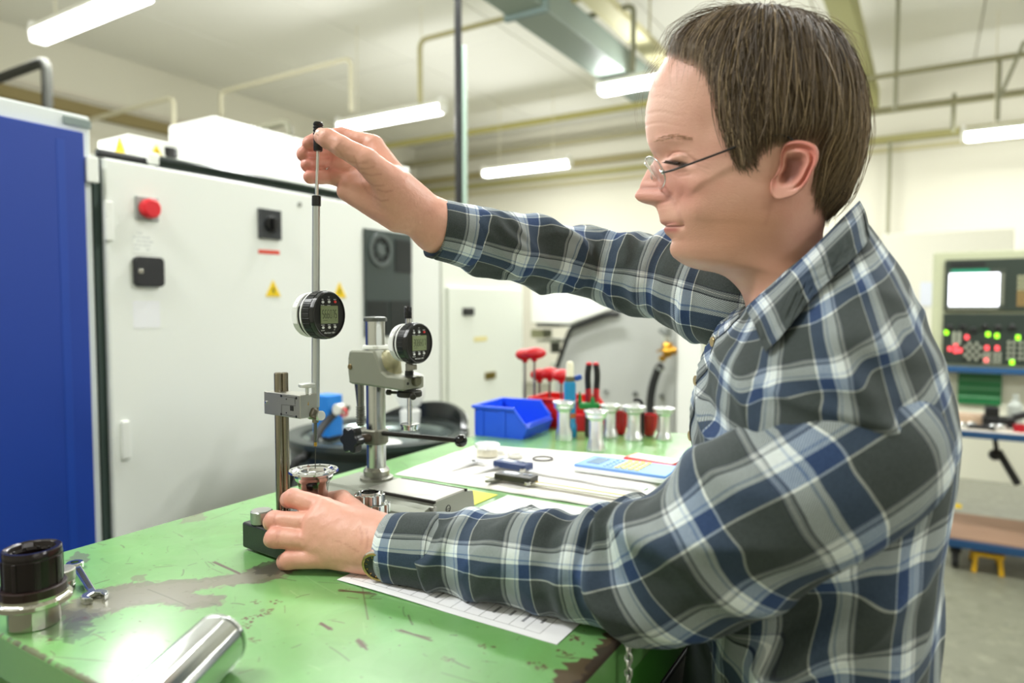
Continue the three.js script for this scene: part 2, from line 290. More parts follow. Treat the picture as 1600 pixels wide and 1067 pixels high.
{
  // white switch cabinet
  const zl = toRoom(onRoomX(153, 500, FACE)).z, zr = toRoom(onRoomX(691, 500, FACE)).z, o = (zl + zr) / 2, L = zl - zr, top = 1.755;
  const t = thing('switch_cabinet', 'white electrical switch cabinet with a red emergency button and a rotary switch', 'cabinet', W(FACE, 0, o), -TURN);
  const P = (r) => [0, r.y, r.z - o];
  part('carcass', put(box(0.62, top, L, 0.006), -0.335, top / 2, 0), M.white, t);
  part('gasket', put(box(0.012, top - 0.06, L - 0.012, 0.002), -0.021, top / 2 + 0.02, 0), mat('#3a4a44', 0.7), t);
  const doorL = L - 0.05, dz = L / 2 - 0.025 - doorL / 2;
  part('door', [put(box(0.026, top - 0.035, doorL, 0.008, 3), -0.004, top / 2 + 0.008, dz)], mat('#eff2ec', 0.3), t);
  part('hinge', put(box(0.016, 0.11, 0.022, 0.004), 0.012, onSide(160, 320, 172, 372).y, onSide(160, 320, 172, 372).z - o), M.white, t);
  part('hinge', put(box(0.016, 0.11, 0.022, 0.004), 0.012, 0.95, L / 2 - 0.06), M.white, t);
  let r = onSide(208, 309, 243, 345);
  const es = part('emergency_button', faceOut(plate(rectPts(r.w, r.h), 0.008, 0.002), 0.009, r.y, r.z - o), mat('#9a9d9a', 0.5), t, 'red mushroom emergency button on a grey square');
  part('button_head', put(rod(r.w * 0.42, 0.03, 0.006, 32), 0.014, r.y, r.z - o, 0, 0, -Math.PI / 2), mat('#e01f2d', 0.35), es);
  r = onSide(204, 402, 249, 448);
  const sk = part('socket_cover', faceOut(plate(roundRect(r.w, r.h, r.w * 0.16), 0.02, 0.003), 0.009, r.y, r.z - o), mat('#1b1d20', 0.45), t, 'black rounded socket cover');
  part('latch', put(box(0.008, 0.014, 0.014, 0.002), 0.03, r.y, r.z - o + r.w * 0.36), M.steel, sk);
  r = onSide(204, 362, 236, 396); part('text_label', faceOut(new THREE.PlaneGeometry(r.w, r.h), 0.0098, r.y, r.z - o), mat('#ffffff', 0.5, 0, { map: labelSheet(r.w, r.h, 5, '#c9cccb', '#eff2ec') }), t);
  r = onSide(205, 470, 247, 512); part('text_label', faceOut(plate(rectPts(r.w, r.h), 0.001, 0), 0.009, r.y, r.z - o), mat('#ffffff', 0.5, 0, { map: labelSheet(1, 1, 8, '#c4c8d4', '#f0f1f4') }), t, 'printed label sheet');
  r = onSide(400, 328, 434, 374);
  const sw = part('rotary_switch', faceOut(plate(rectPts(r.w, r.h), 0.012, 0.002), 0.009, r.y, r.z - o), mat('#4b4e52', 0.12, 0.3), t, 'dark grey rotary switch plate');
  part('switch_knob', [put(rod(r.w * 0.3, 0.012, 0.002, 28), 0.02, r.y, r.z - o, 0, 0, -Math.PI / 2), put(box(0.02, r.h * 0.42, r.w * 0.13, 0.002), 0.036, r.y, r.z - o)], M.black, sw);
  r = onSide(401, 391, 434, 397); part('red_strip', put(box(0.002, r.h, r.w, 0.0005), 0.0095, r.y, r.z - o, 0.02), mat('#e2462f', 0.5), t, 'thin red strip');
  for (const q of [[411, 437, 436, 464], [517, 440, 538, 466]]) { r = onSide(...q); warningSign(t, 0.009, r.y, r.z - o, r.h * 1.05); }
  r = onSide(461, 316, 469, 324); part('screw_head', put(rod(r.h * 0.5, 0.004, 0.001, 16), 0.009, r.y, r.z - o, 0, 0, -Math.PI / 2), M.grey, t);
  // fan panel
  r = onSide(565, 362, 638, 525);
  const fp = part('fan_panel', faceOut(plate(rectPts(r.w, r.h), 0.012, 0.002), 0.009, r.y, r.z - o), mat('#3d4745', 0.35), t, 'dark grey panel with a round fan grille');
  const fc = onSide(567, 362, 609, 420);
  part('fan_ring', put(ringSolid(fc.h * 0.34, fc.h * 0.46, 0.008, 0.001, 36), 0.02, fc.y, fc.z - o, 0, 0, -Math.PI / 2), mat('#565e5c', 0.4), fp);
  for (let i = 0; i < 7; i++) { const a = i / 7 * 6.283 + 0.3; part('fan_hole', put(rod(fc.h * 0.12, 0.004, 0.0005, 18), 0.0205, fc.y + Math.sin(a) * fc.h * 0.34, fc.z - o + Math.cos(a) * fc.h * 0.34, 0, 0, -Math.PI / 2), mat('#0b0d0e', 0.6), fp); }
  part('fan_hub', put(rod(fc.h * 0.15, 0.008, 0.002, 24), 0.02, fc.y, fc.z - o, 0, 0, -Math.PI / 2), mat('#59615f', 0.4), fp);
  for (const q of [[611, 376, 637, 426], [567, 470, 600, 523], [603, 470, 637, 523]]) { const e = onSide(...q); part('dark_tile', put(box(0.004, e.h, e.w, 0.001), 0.0225, e.y, e.z - o), mat('#191f1f', 0.3), fp); }
  // the pipe along the top edge
  const pz = (u) => toRoom(onRoomX(u, 260, FACE)).z;
  single('cable_duct_tube', 'long black glossy tube lying along the top edge of the white switch cabinet', 'tube', shifted([bar(V(FACE - 0.022, top + 0.012, pz(250)), V(FACE - 0.022, top + 0.012, pz(690)), 0.019, 0.003, 24)], V(FACE, top, pz(400))), mat('#12211c', 0.18), W(FACE, top, pz(400)), -TURN);
  single('cable_duct_tube', 'short black tube piece at the corner of the white cabinet top', 'tube', shifted([bar(V(FACE - 0.02, top + 0.006, pz(157)), V(FACE - 0.02, top + 0.006, pz(238)), 0.011, 0.003, 20)], V(FACE, top, pz(200))), M.black, W(FACE, top, pz(200)), -TURN);
  const cl = thing('pipe_clamp', 'white plastic clamp joining the two black tubes on the cabinet top', 'clamp', W(FACE - 0.03, top, pz(243)), -TURN);
  part('clamp_body', put(box(0.05, 0.036, 0.042, 0.008, 3), 0, 0.016, 0), M.white, cl); part('clamp_collar', put(rod(0.022, 0.01, 0.002, 24), 0, 0.012, -0.024, -Math.PI / 2), M.steel, cl);
}
{
  // housings on top
  const cx = -2.12, c = toRoom(onRoomX(333, 182, cx)), b = toRoom(onRoomX(200, 208, cx)), y0 = 1.757;
  const zr = toRoom(onRoomX(640, 230, cx)).z, u260 = toRoom(onRoomZ(262, 195, c.z));
  let t = thing('machine_housing', 'large white box housing standing on the white switch cabinet', 'housing', W(cx, y0, c.z), -TURN);
  part('housing_body', put(box(cx - u260.x, c.y - y0 + 0.01, c.z - zr, 0.008), -(cx - u260.x) / 2, (c.y - y0) / 2, -(c.z - zr) / 2), mat('#eff1ec', 0.5), t);
  const r = onSide(460, 255, 480, 280, cx); warningSign(t, 0.001, r.y, r.z - c.z, r.h);
  t = thing('terminal_box', 'low white box with two yellow warning signs on the corner of the switch cabinet', 'housing', W(-2.1, y0, b.z), -TURN);
  const b2 = toRoom(onRoomX(200, 208, -2.1)), lx = toRoom(onRoomZ(151, 217, b2.z)).x, zr2 = toRoom(onRoomX(281, 225, -2.1)).z, hh = b2.y - y0;
  part('box_body', put(box(-2.1 - lx, hh, b2.z - zr2, 0.006), -(-2.1 - lx) / 2, hh / 2, (b2.z - b.z) - (b2.z - zr2) / 2), mat('#eceee8', 0.5), t);
  let q = toRoom(onRoomZ(188, 227, b2.z)); warningSign(t, q.x + 2.1, q.y - y0, b2.z - b.z + 0.001, 0.055, 0);
  const s = onSide(237, 226, 251, 246, -2.1); warningSign(t, 0.001, s.y - y0, s.z - b.z, s.h);
  single('vent_knob', 'small black knob standing behind the terminal box', 'knob', lathe([[0, 0], [0.03, 0], [0.022, 0.05], [0.03, 0.06], [0.03, 0.085], [0, 0.09]], 20), M.black, W(-2.12, y0, (zr2 + c.z) / 2 + 0.1), 0);
}
{
  // second white cabinet
  const zl = toRoom(onRoomX(693, 500, FACE)).z, zr = toRoom(onRoomX(819, 500, FACE)).z, o = (zl + zr) / 2, L = zl - zr, top = 1.66;
  const t = thing('white_locker', 'white locker cabinet with a small black lock beside the fan panel', 'cabinet', W(FACE, 0, o), -TURN);
  part('carcass', put(box(0.6, top, L, 0.006), -0.31, top / 2, 0), mat('#eef1e6', 0.5), t);
  const a = onSide(699, 440, 815, 700);
  const d = part('door', put(box(0.02, 1.3, L - 0.06, 0.006, 3), 0, toRoom(onRoomX(755, 450, FACE)).y - 0.65, 0.0), mat('#edf1e6', 0.45), t);
  let r = onSide(720, 481, 736, 493); part('lock', put(box(0.014, r.h, r.w, 0.003), 0.015, r.y, r.z - o), M.black, d);
  r = onSide(738, 526, 758, 533); part('label_strip', put(box(0.002, r.h, r.w, 0.0005), 0.011, r.y, r.z - o), mat('#e8dc98', 0.6), d);
  r = onSide(755, 581, 770, 592); part('latch', [put(box(0.012, r.h, r.w, 0.003), 0.015, r.y, r.z - o), put(rod(r.h * 0.3, 0.02, 0.002, 16), 0.015, r.y, r.z - o, 0, 0, -Math.PI / 2)], mat('#7d6e33', 0.4, 0.6), d);
}
{
  // grey machine behind the table
  const z = -3.42, x0 = FACE + 0.03, x1 = toRoom(onRoomZ(1056, 600, z)).x, w = x1 - x0;
  const Q = (u, v, dz = 0) => { const p = toRoom(onRoomZ(u, v, z + dz)); return V(p.x, p.y, p.z); };
  const org = V((x0 + x1) / 2, 0, z), t = thing('machine_enclosure', 'light grey machine enclosure with a bent black grab bar behind the workbench', 'machine', W(org.x, org.y, org.z), -TURN);
  const G = (g) => shifted(g, org);
  const e0 = Q(862, 700), e1 = Q(893, 512), e2 = Q(905, 470);
  // main slanted side panel
  const pl = [[Q(840, 700).x, 0], [x1, 0], [x1, 1.6], [e2.x, 1.6], [e1.x, e1.y], [Q(872, 565).x, Q(872, 565).y]];
  part('side_panel', G(put(plate(pl, 0.5, 0.004), 0, 0, z - 0.5)), mat('#b9bbb6', 0.6), t);
  part('upper_cover', G(put(plate([[x0, Q(830, 503).y], [Q(893, 512).x, Q(893, 506).y], [Q(962, 482).x, Q(962, 482).y], [Q(962, 482).x, 1.6], [x0, 1.6]], 0.03, 0.003), 0, 0, z + 0.002)), mat('#eff0e8', 0.4), t);
  part('lower_cover', G(put(box(Q(880, 600).x - x0, 1.0, 0.3, 0.005), (Q(880, 600).x + x0) / 2, 0.5, z - 0.35)), mat('#d9dccf', 0.5), t);
  part('shelf', G(put(box(Q(868, 507).x - x0, 0.02, 0.25, 0.003), (Q(868, 507).x + x0) / 2, Q(840, 508).y, z - 0.15)), mat('#3d423d', 0.5), t);
  part('shelf', G(put(box(Q(868, 530).x - x0, 0.014, 0.25, 0.003), (Q(868, 530).x + x0) / 2, Q(840, 533).y, z - 0.15)), mat('#9c9f90', 0.5), t);
  part('inner_box', G(put(box(0.09, 0.05, 0.1, 0.004), Q(829, 522).x, Q(829, 522).y, z - 0.13)), mat('#8a8a6a', 0.6), t);
  part('inner_box', G(put(box(0.04, 0.08, 0.05, 0.004), Q(860, 541).x, Q(860, 541).y, z - 0.06)), mat('#35362a', 0.6), t);
  part('back_panel', G(put(box(Q(900, 600).x - x0, 1.6, 0.02, 0.003), (Q(900, 600).x + x0) / 2, 0.8, z - 0.45)), mat('#e6e9de', 0.5), t);
  part('grab_bar', G(bentPipe([Q(873, 572, 0.02), Q(894, 513, 0.02), Q(951, 491, 0.02), Q(968, 491, 0.02)].map((p) => p.add(V(0, 0, 0.02))), 0.013, 0.03)), M.black, t);
  for (const [u, v, rr_] of [[947, 611, 0.012], [993, 615, 0.014], [1034, 618, 0.012]]) { const p = Q(u, v); part('bolt', G(put(rod(rr_, 0.012, 0.003, 16), p.x, p.y, z, Math.PI / 2)), mat('#777a75', 0.4, 0.5), t); }
  // white post
  const p0 = Q(1055, 600, 0.12), p1 = Q(1093, 600, 0.12), p2 = Q(1130, 600, 0.12);
  const s = thing('machine_post', 'white upright post beside the grey machine enclosure', 'post', W((p0.x + p2.x) / 2, 0, z + 0.02), -TURN);
  const cx = (p0.x + p2.x) / 2;
  part('post_front', put(box(p1.x - p0.x, 1.62, 0.16, 0.01), (p0.x + p1.x) / 2 - cx, 0.81, 0), mat('#f1f2ec', 0.5), s);
  part('post_side', put(box(p2.x - p1.x, 1.62, 0.14, 0.01), (p2.x + p1.x) / 2 - cx, 0.81, -0.012), mat('#dcdcc4', 0.6), s);
  // brass valve and hose
  const c = Q(1043, 548, 0.1), v = thing('brass_valve', 'brass air valve mounted beside the white post above a black hose', 'valve', W(c.x, c.y, c.z), -TURN);
  const k = 3.45 / 1067;   // metres per pixel there
  part('valve_body', [put(lathe([[0, -11 * k], [6 * k, -10 * k], [8 * k, -3 * k], [11 * k, 0], [8 * k, 5 * k], [9 * k, 9 * k], [7 * k, 12 * k], [0, 12 * k]], 24), 0, 0, 0), put(rod(6 * k, 14 * k, 0.004, 20), 0, 0, 0, 0, 0, -Math.PI / 2)], M.brass, v);
  part('handle', put(box(16 * k, 3 * k, 4 * k, 0.004), -8 * k, 2 * k, 0.02, 0, 0, 0.5), M.brass, v);
  part('collar', put(rod(7 * k, 12 * k, 0.004, 6), -1 * k, 12 * k, 0), M.chrome, v);
  part('fitting', put(rod(5.5 * k, 8 * k, 0.004, 20), -10 * k, -16 * k, 0, 0, 0, -0.5), M.gold, v);
  part('pipe_elbow', [put(box(16 * k, 7 * k, 0.05, 0.01), -6 * k, 29 * k, 0, 0, 0, -0.6), put(rod(5 * k, 14 * k, 0.004, 20), 2 * k, 22 * k, 0)], mat('#8f938f', 0.3, 0.7), v);
  const hp = [[1031, 573], [1027, 580], [1020, 602], [1016, 630], [1017, 660], [1020, 690]].map(([a, b]) => Q(a, b, 0.1));
  const hs = thing('air_hose', 'thick black air hose hanging down from the brass valve', 'hose', W(hp[0].x, hp[0].y, hp[0].z), -TURN);
  part('hose_tube', shifted(hose(hp, 6.5 * k), hp[0]), M.blackRubber, hs);
  part('hose_clamp', put(ringSolid(6 * k, 7.6 * k, 5 * k, 0.001, 24), 0, -5 * k, 0, 0, 0, -0.5), M.chrome, hs);
}
{
  // black drum with its pump
  const c = onRoomX(592, 672, -1.45), R = 0.272, H = c.y;
  const t = thing('coolant_drum', 'black round drum with a shiny recessed lid behind the workbench edge', 'drum', V(c.x, 0, c.z));
  const bk = mat('#22302f', 0.35);
  part('drum_body', lathe([[0, 0], [R - 0.03, 0], [R - 0.02, 0.01], [R - 0.01, 0.3], [R, 0.32], [R - 0.01, 0.34], [R - 0.01, 0.6], [R, 0.62], [R - 0.01, 0.64], [R - 0.008, H - 0.04], [R - 0.03, H - 0.03]], 72), bk, t);
  part('rim', lathe([[R - 0.045, H - 0.02], [R - 0.04, H - 0.004], [R - 0.02, H + 0.004], [R + 0.006, H], [R + 0.008, H - 0.014], [R, H - 0.03], [R - 0.008, H - 0.04]], 72), mat('#2b3432', 0.3), t);
  part('lid', lathe([[R - 0.04, H - 0.012], [R - 0.06, H - 0.026], [0.1, H - 0.02], [0, H - 0.018]], 72), mat('#6f7b78', 0.16, 0.55), t);
  for (const [x, z, r] of [[0.04, 0.12, 0.05], [-0.03, -0.02, 0.045], [-0.16, 0.03, 0.028]]) part('lid_cap', put(lathe([[0, 0], [r, 0], [r, 0.006], [r * 0.8, 0.012], [0, 0.012]], 28), x, H - 0.022, z), mat('#e8e9e6', 0.3), t);
  // raised black guard on the far side
  const hw = (f) => 0.062 * Math.pow(Math.sin(Math.PI * clamp(f, 0, 1)), 0.7);
  const guard = new THREE.BufferGeometry(); { const ps = [], ix = [], n = 60; for (let i = 0; i <= n; i++) { const f = i / n, a = lerp(-0.12, 1.75, f), h = hw(f); [[R - 0.002, -0.012], [R + 0.004, h * 0.9], [R - 0.004, h], [R - 0.016, h * 0.97], [R - 0.024, -0.012]].forEach(([r, y]) => ps.push(Math.cos(a) * r, H + y, -Math.sin(a) * r)); if (i < n) for (let k = 0; k < 4; k++) { const p = i * 5 + k; ix.push(p, p + 5, p + 1, p + 1, p + 5, p + 6); } } guard.setAttribute('position', new THREE.Float32BufferAttribute(ps, 3)); guard.setIndex(ix); guard.computeVertexNormals(); }
  part('guard_hoop', toCreasedNormals(guard, 0.8), mat('#151a1a', 0.25), t);
  const d = -c.z, pb = at(513, 692, d - 0.02);
  const p = thing('drum_pump', 'bright blue pump block standing on the black drum lid', 'pump', V(pb.x, H - 0.02, pb.z), -0.55);
  const k = d / 1067;
  part('pump_block', put(box(34 * k, 68 * k, 0.06, 0.004), 0, 34 * k, 0), mat('#1f7fd6', 0.45), p);
  part('pump_base', put(box(40 * k, 5 * k, 0.075, 0.003), 0, 2.5 * k, 0), M.black, p);
  part('outlet', put(rod(5 * k, 30 * k, 0.002, 20), 14 * k, 50 * k, 0, 0, 0, -Math.PI / 2), M.steel, p);
  part('gauge', [put(rod(9 * k, 14 * k, 0.003, 24), 32 * k, 48 * k, 0, Math.PI / 2), ], M.whiteDull, p);
  part('gauge_ring', put(ringSolid(5 * k, 7 * k, 5 * k, 0.001, 24), 42 * k, 44 * k, 0.01, Math.PI / 2), M.red, p);
  const f = at(641, 655, d + 0.14);
  single('lamp_globe', 'glossy white bowl on a stem behind the small gauge anvil', 'bowl', lathe([[0, -0.09], [0.03, -0.085], [0.034, -0.03], [0.02, -0.02], [0.034, -0.012], [0.048, 0.02], [0.05, 0.06], [0.042, 0.085], [0.02, 0.094], [0, 0.095]], 36), mat('#f4f5f2', 0.2), V(f.x, H + 0.07, f.z));
  const h = [[452, 748, -0.26], [478, 712, -0.2], [503, 668, -0.08], [523, 646, 0.0]].map(([u, v, dz]) => at(u, v, d + dz - 0.03));
  single('drum_hose', 'black hose rising from the floor to the blue pump', 'hose', shifted(hose([V(h[0].x - 0.1, H - 0.5, h[0].z), ...h], 0.012), h[1]), M.blackRubber, h[1]);
}
{
  // control panel of the machine at the back
  const z = -4.75, Q = (u, v, dz = 0) => toRoom(onRoomZ(u, v, z + dz));
  const a = Q(1466, 401), b = Q(1600, 401), y1 = a.y, y0 = Q(1530, 572).y, x0 = a.x, x1 = x0 + 0.95;
  const t = thing('control_panel', 'dark machine control panel with a glowing white screen and lit keys', 'control panel', W(x0, 0, z), -TURN);
  const k = z / Q(1530, 480).z * 3.95 / 1067;
  const m = Math.hypot(Q(1480, 480).x - Q(1580, 480).x, 0) / 100;      // metres a pixel across
  const my = (Q(1530, 420).y - Q(1530, 560).y) / 140;
  const X = (u) => Q(u, 480).x - x0, Y = (v) => Q(1530, v).y;
  part('panel_frame', put(box(x1 - x0 + 0.05, y1 - y0 + 0.05, 0.3, 0.012), (x1 - x0) / 2, (y0 + y1) / 2, -0.16), mat('#b9bd9d', 0.5), t);
  part('upper_panel', put(box(x1 - x0 - 0.05, Y(405) - Y(486), 0.02, 0.004), (x1 - x0) / 2 + 0.01, (Y(405) + Y(486)) / 2, 0.0), mat('#2a352d', 0.4), t);
  part('lower_panel', put(box(x1 - x0 - 0.05, Y(490) - Y(569), 0.02, 0.004), (x1 - x0) / 2 + 0.01, (Y(490) + Y(569)) / 2, 0.0), mat('#27322c', 0.4), t);
  const sb = part('screen_bezel', put(box(X(1569) - X(1477), Y(421) - Y(485), 0.016, 0.003), (X(1569) + X(1477)) / 2, (Y(421) + Y(485)) / 2, 0.008), mat('#3a4238', 0.4), t);
  part('screen', put(box(X(1560) - X(1482), Y(427) - Y(478), 0.008, 0.002), (X(1560) + X(1482)) / 2, (Y(427) + Y(478)) / 2, 0.014), new THREE.MeshStandardMaterial({ color: '#101010', emissive: '#f2f4ff', emissiveIntensity: 1.6, roughness: 0.2 }), sb);
  const sl = new THREE.RectAreaLight('#f2f4ff', 1.6, X(1560) - X(1482), Y(427) - Y(478)); sl.name = 'screen_light'; sl.position.set((X(1560) + X(1482)) / 2, (Y(427) + Y(478)) / 2, 0.03); sl.rotation.y = Math.PI; t.add(sl);
  part('green_strip', put(box(X(1543) - X(1484), Y(420.5) - Y(425.5), 0.006, 0.001), (X(1543) + X(1484)) / 2, Y(423), 0.017), mat('#0f8f6c', 0.5), t);
  part('maker_plate', put(box(X(1537) - X(1483), Y(409) - Y(417), 0.006, 0.001), (X(1537) + X(1483)) / 2, Y(413), 0.011), mat('#0f1512', 0.5), t);
  for (let i = 0; i < 11; i++) part('soft_key', put(box(6 * m, 3.4 * my, 0.008, 0.002), X(1484 + i * 7.2), Y(482), 0.017), mat('#8d9080', 0.5), t);
  for (let i = 0; i < 8; i++) part('side_key', put(box(4 * m, 4.5 * my, 0.008, 0.002), X(1565), Y(431 + i * 6), 0.017), mat('#8d9080', 0.5), t);
  for (let r = 0; r < 8; r++) for (let c = 0; c < 4; c++) part('keypad_key', put(box(5 * m, 4.6 * my, 0.008, 0.002), X(1591 + c * 7), Y(434 + r * 6), 0.012), mat(r < 4 ? '#a9a987' : '#a3854f', 0.5), t);
  for (const [u, v, r] of [[1484, 513, 7], [1505, 512, 6], [1522, 516, 6], [1540, 511, 6], [1560, 512, 6], [1582, 511, 6]]) part('dial_knob', put(lathe([[0, 0], [r * m, 0], [r * m * 0.9, 0.02], [r * m * 0.5, 0.024], [0, 0.024]], 20), X(u), Y(v), 0.01, Math.PI / 2), M.black, t);
  const lit = { g: ['#9dff1e', 1.1], r: ['#ff4a52', 0.9], w: ['#a5aa98', 0], d: ['#0d1210', 0] }, lm = {};
  for (const n in lit) lm[n] = new THREE.MeshStandardMaterial({ color: lit[n][1] ? '#333333' : lit[n][0], emissive: lit[n][1] ? lit[n][0] : '#000000', emissiveIntensity: lit[n][1], roughness: 0.4 });
  const key = (u, v, n, s = 6) => part(lit[n][1] ? 'lit_key' : 'panel_key', put(box(s * m, s * 1.1 * my, 0.012, 0.003), X(u), Y(v), 0.014), lm[n], t);
  for (const [u, v, n] of [[1480, 520, 'g'], [1545, 522, 'g'], [1559, 524, 'g'], [1592, 526, 'g'], [1584, 564, 'g'], [1512, 527, 'r'], [1486, 546, 'r'], [1495, 541, 'r'], [1495, 549, 'r'], [1502, 548, 'r'], [1544, 543, 'r'], [1560, 543, 'r'], [1543, 562, 'r']]) key(u, v, n);
  for (let r = 0; r < 5; r++) for (let c = 0; c < 5; c++) key(1511 + c * 5.6, 537 + r * 6, (r + c) % 2 ? 'w' : 'd', 5);
  for (let r = 0; r < 4; r++) for (const u of [1492, 1500]) key(u, 521 + r * 5, 'w', 5);
  for (let r = 0; r < 5; r++) for (const u of [1541, 1548, 1557, 1564]) if (r > 1 || u > 1570) key(u, 540 + r * 6.4 - 1, 'w', 4.5);
  for (let r = 0; r < 4; r++) for (const u of [1578, 1586, 1596, 1604, 1614]) key(u, 534 + r * 8, 'w', 4.5);
  part('lower_body', put(box(x1 - x0 + 0.02, y0 - 0.35, 0.3, 0.006), (x1 - x0) / 2, (y0 - 0.06 + 0.3) / 2, -0.3), mat('#dcdcc8', 0.5), t);
  part('blue_rail', put(box(x1 - x0 + 0.05, Y(573) - Y(582), 0.2, 0.004), (x1 - x0) / 2, Y(578), -0.08), mat('#1c4f7d', 0.5), t);
  part('window_panel', put(box(X(1573) - X(1502), Y(586) - Y(636), 0.02, 0.003), (X(1573) + X(1502)) / 2, Y(611), -0.13), mat('#1d6f3e', 0.3), t);
  for (let i = 0; i < 3; i++) part('window_bar', put(box(X(1573) - X(1503), 3 * my, 0.01, 0.002), (X(1573) + X(1503)) / 2, Y(596 + i * 14), -0.115), mat('#63a274', 0.4), t);
  // sheet of paper on the back wall beside the shoulder
  const zz = -8, n0 = toRoom(onRoomZ(1438, 441, zz)), n1 = toRoom(onRoomZ(1462, 478, zz));
  const pst = thing('wall_cabinet', 'pale cabinet with a paper notice behind the shoulder', 'cabinet', W(n0.x, 0, zz), -TURN);
  part('cabinet_body', put(box(1.1, n0.y + 0.5, 0.4, 0.008), 0.2, (n0.y + 0.5) / 2, -0.21), mat('#e9e7d8', 0.6), pst);
  part('notice', put(box(n1.x - n0.x, n0.y - n1.y, 0.004, 0.001), (n1.x - n0.x) / 2, (n0.y + n1.y) / 2, 0.0), mat('#e2e6f2', 0.7), pst);
}
{
  // trolley
  const z = -4.05, Q = (u, v, dz = 0) => toRoom(onRoomZ(u, v, z + dz));
  const yt = Q(1502, 671).y, ys = Q(1480, 846).y, x0 = Q(1482, 760).x - 0.02, Wd = 0.9, D = 0.5;
  const t = thing('tool_trolley', 'blue framed workshop trolley with a brown lower shelf', 'trolley', W(x0, 0, z), -TURN);
  const bl = mat('#123f66', 0.5), tube = (a, b, s = 0.03) => beam(a, b, s, s);
  for (const x of [0.015, Wd - 0.015]) for (const zz of [-0.015, -D + 0.015]) part('post', tube(V(x, ys - 0.02, zz), V(x, yt, zz)), bl, t);
  const tray = part('top_tray', put(box(Wd, 0.025, D, 0.004), Wd / 2, yt - 0.0125, -D / 2), mat('#cfc7b8', 0.6), t);
  for (const [a, b] of [[V(0, yt - 0.02, 0.004), V(Wd, yt - 0.02, 0.004)], [V(0, yt - 0.02, -D), V(Wd, yt - 0.02, -D)], [V(0, yt - 0.02, 0), V(0, yt - 0.02, -D)], [V(Wd, yt - 0.02, 0), V(Wd, yt - 0.02, -D)]]) part('tray_rail', beam(a, b, 0.02, 0.034), bl, t);
  part('lower_shelf', put(box(Wd - 0.02, 0.03, D, 0.004), Wd / 2, ys + 0.015, -D / 2), mat('#8a6c56', 0.65, 0, { bumpMap: grainTex, bumpScale: 0.0005 }), t);
  for (const [a, b] of [[V(0, ys, 0.004), V(Wd, ys, 0.004)], [V(0, ys, -D), V(Wd, ys, -D)], [V(0, ys, 0), V(0, ys, -D)], [V(Wd, ys, 0), V(Wd, ys, -D)]]) part('shelf_rail', beam(a, b, 0.02, 0.04), bl, t);
  part('yellow_tag', put(box(0.07, 0.02, 0.004, 0.001), Q(1492, 805).x - x0, Q(1492, 805).y, -0.2), M.yellow, t);
  for (const x of [0.06, Wd - 0.06]) for (const zz of [-0.07, -D + 0.07]) { const c = part('caster', put(rod(0.055, 0.03, 0.005, 24), x - 0.015, 0.056, zz, 0, 0, -Math.PI / 2), M.blackRubber, t); part('caster_fork', put(box(0.05, 0.06, 0.02, 0.003), x, ys - 0.04, zz), M.darkGrey, c); }
  part('crank', [bar(V(Q(1560, 670).x - x0, yt - 0.02, -0.3), V(Q(1567, 735).x - x0, Q(1567, 735).y, -0.28), 0.012), bar(V(Q(1567, 720).x - x0, Q(1567, 720).y, -0.28), V(Q(1600, 775).x - x0, Q(1600, 775).y, -0.25), 0.018), put(new THREE.SphereGeometry(0.03, 20, 14), Q(1562, 727).x - x0, Q(1562, 727).y, -0.28)], M.black, t, 'black crank under the tray');
  // tools lying on the tray
  const T = (u) => Q(u, 655).x, on = (name, label, cat, g, m, u, dz, turn = 0) => single(name, label, cat, g, m, W(T(u), yt, z + dz), -TURN + turn);
  on('machine_vise', 'black tool holder standing on the tray of the blue trolley', 'tool holder', [put(box(0.14, 0.05, 0.09, 0.006), 0, 0.025, 0), put(box(0.06, 0.05, 0.08, 0.006), -0.03, 0.075, 0), put(rod(0.018, 0.12, 0.003, 16), 0.06, 0.05, 0, 0, 0, -1.2)], M.black, 1566, -0.2);
  on('clamp_lever', 'black clamp lever lying near the front of the trolley tray', 'lever', [bar(V(-0.05, 0.012, 0), V(0.05, 0.012, 0.01), 0.011), put(rod(0.02, 0.024, 0.003, 20), 0.06, 0, 0.01)], M.black, 1530, -0.06);
  on('wooden_block', 'light brown wooden block on the trolley tray', 'block', put(box(0.2, 0.045, 0.12, 0.004), 0, 0.0225, 0), mat('#b79f86', 0.7), 1528, -0.28);
  on('grease_bottle', 'grey bottle with a red base on the trolley tray', 'bottle', lathe([[0, 0], [0.035, 0], [0.035, 0.1], [0.014, 0.13], [0.014, 0.16], [0, 0.16]], 24), mat('#aab0a8', 0.4), 1597, -0.3);
  on('red_pot', 'dark red pot standing on the trolley tray edge', 'pot', lathe([[0, 0], [0.03, 0], [0.028, 0.035], [0, 0.04]], 24), M.redGlass, 1598, -0.08);
  for (let i = 0; i < 4; i++) on('steel_collet', ['small pale collet first in the row along the trolley tray front', 'small pale collet second along the trolley tray front', 'small pale collet third along the trolley tray front', 'small pale collet last along the trolley tray front'][i], 'collet', lathe([[0.006, 0], [0.016, 0], [0.02, 0.022], [0.012, 0.03], [0.006, 0.03]], 20), M.alu, 1507 + i * 14 + (i > 1 ? 20 : 0), -0.05 - 0.03 * (i % 2));
  // yellow step
  const yz = -3.98, q0 = toRoom(onRoomZ(1519, 912, yz)), q1 = toRoom(onRoomZ(1572, 912, yz)), yh = toRoom(onRoomZ(1545, 868, yz)).y, sw = q1.x - q0.x;
  const ys2 = 0.0, st = thing('step_stool', 'small yellow step stool under the blue trolley', 'stool', W((q0.x + q1.x) / 2, 0, z - 0.14), -TURN), ym = mat('#c79a12', 0.5), hh = Math.max(0.11, Math.min(yh, ys - 0.05));
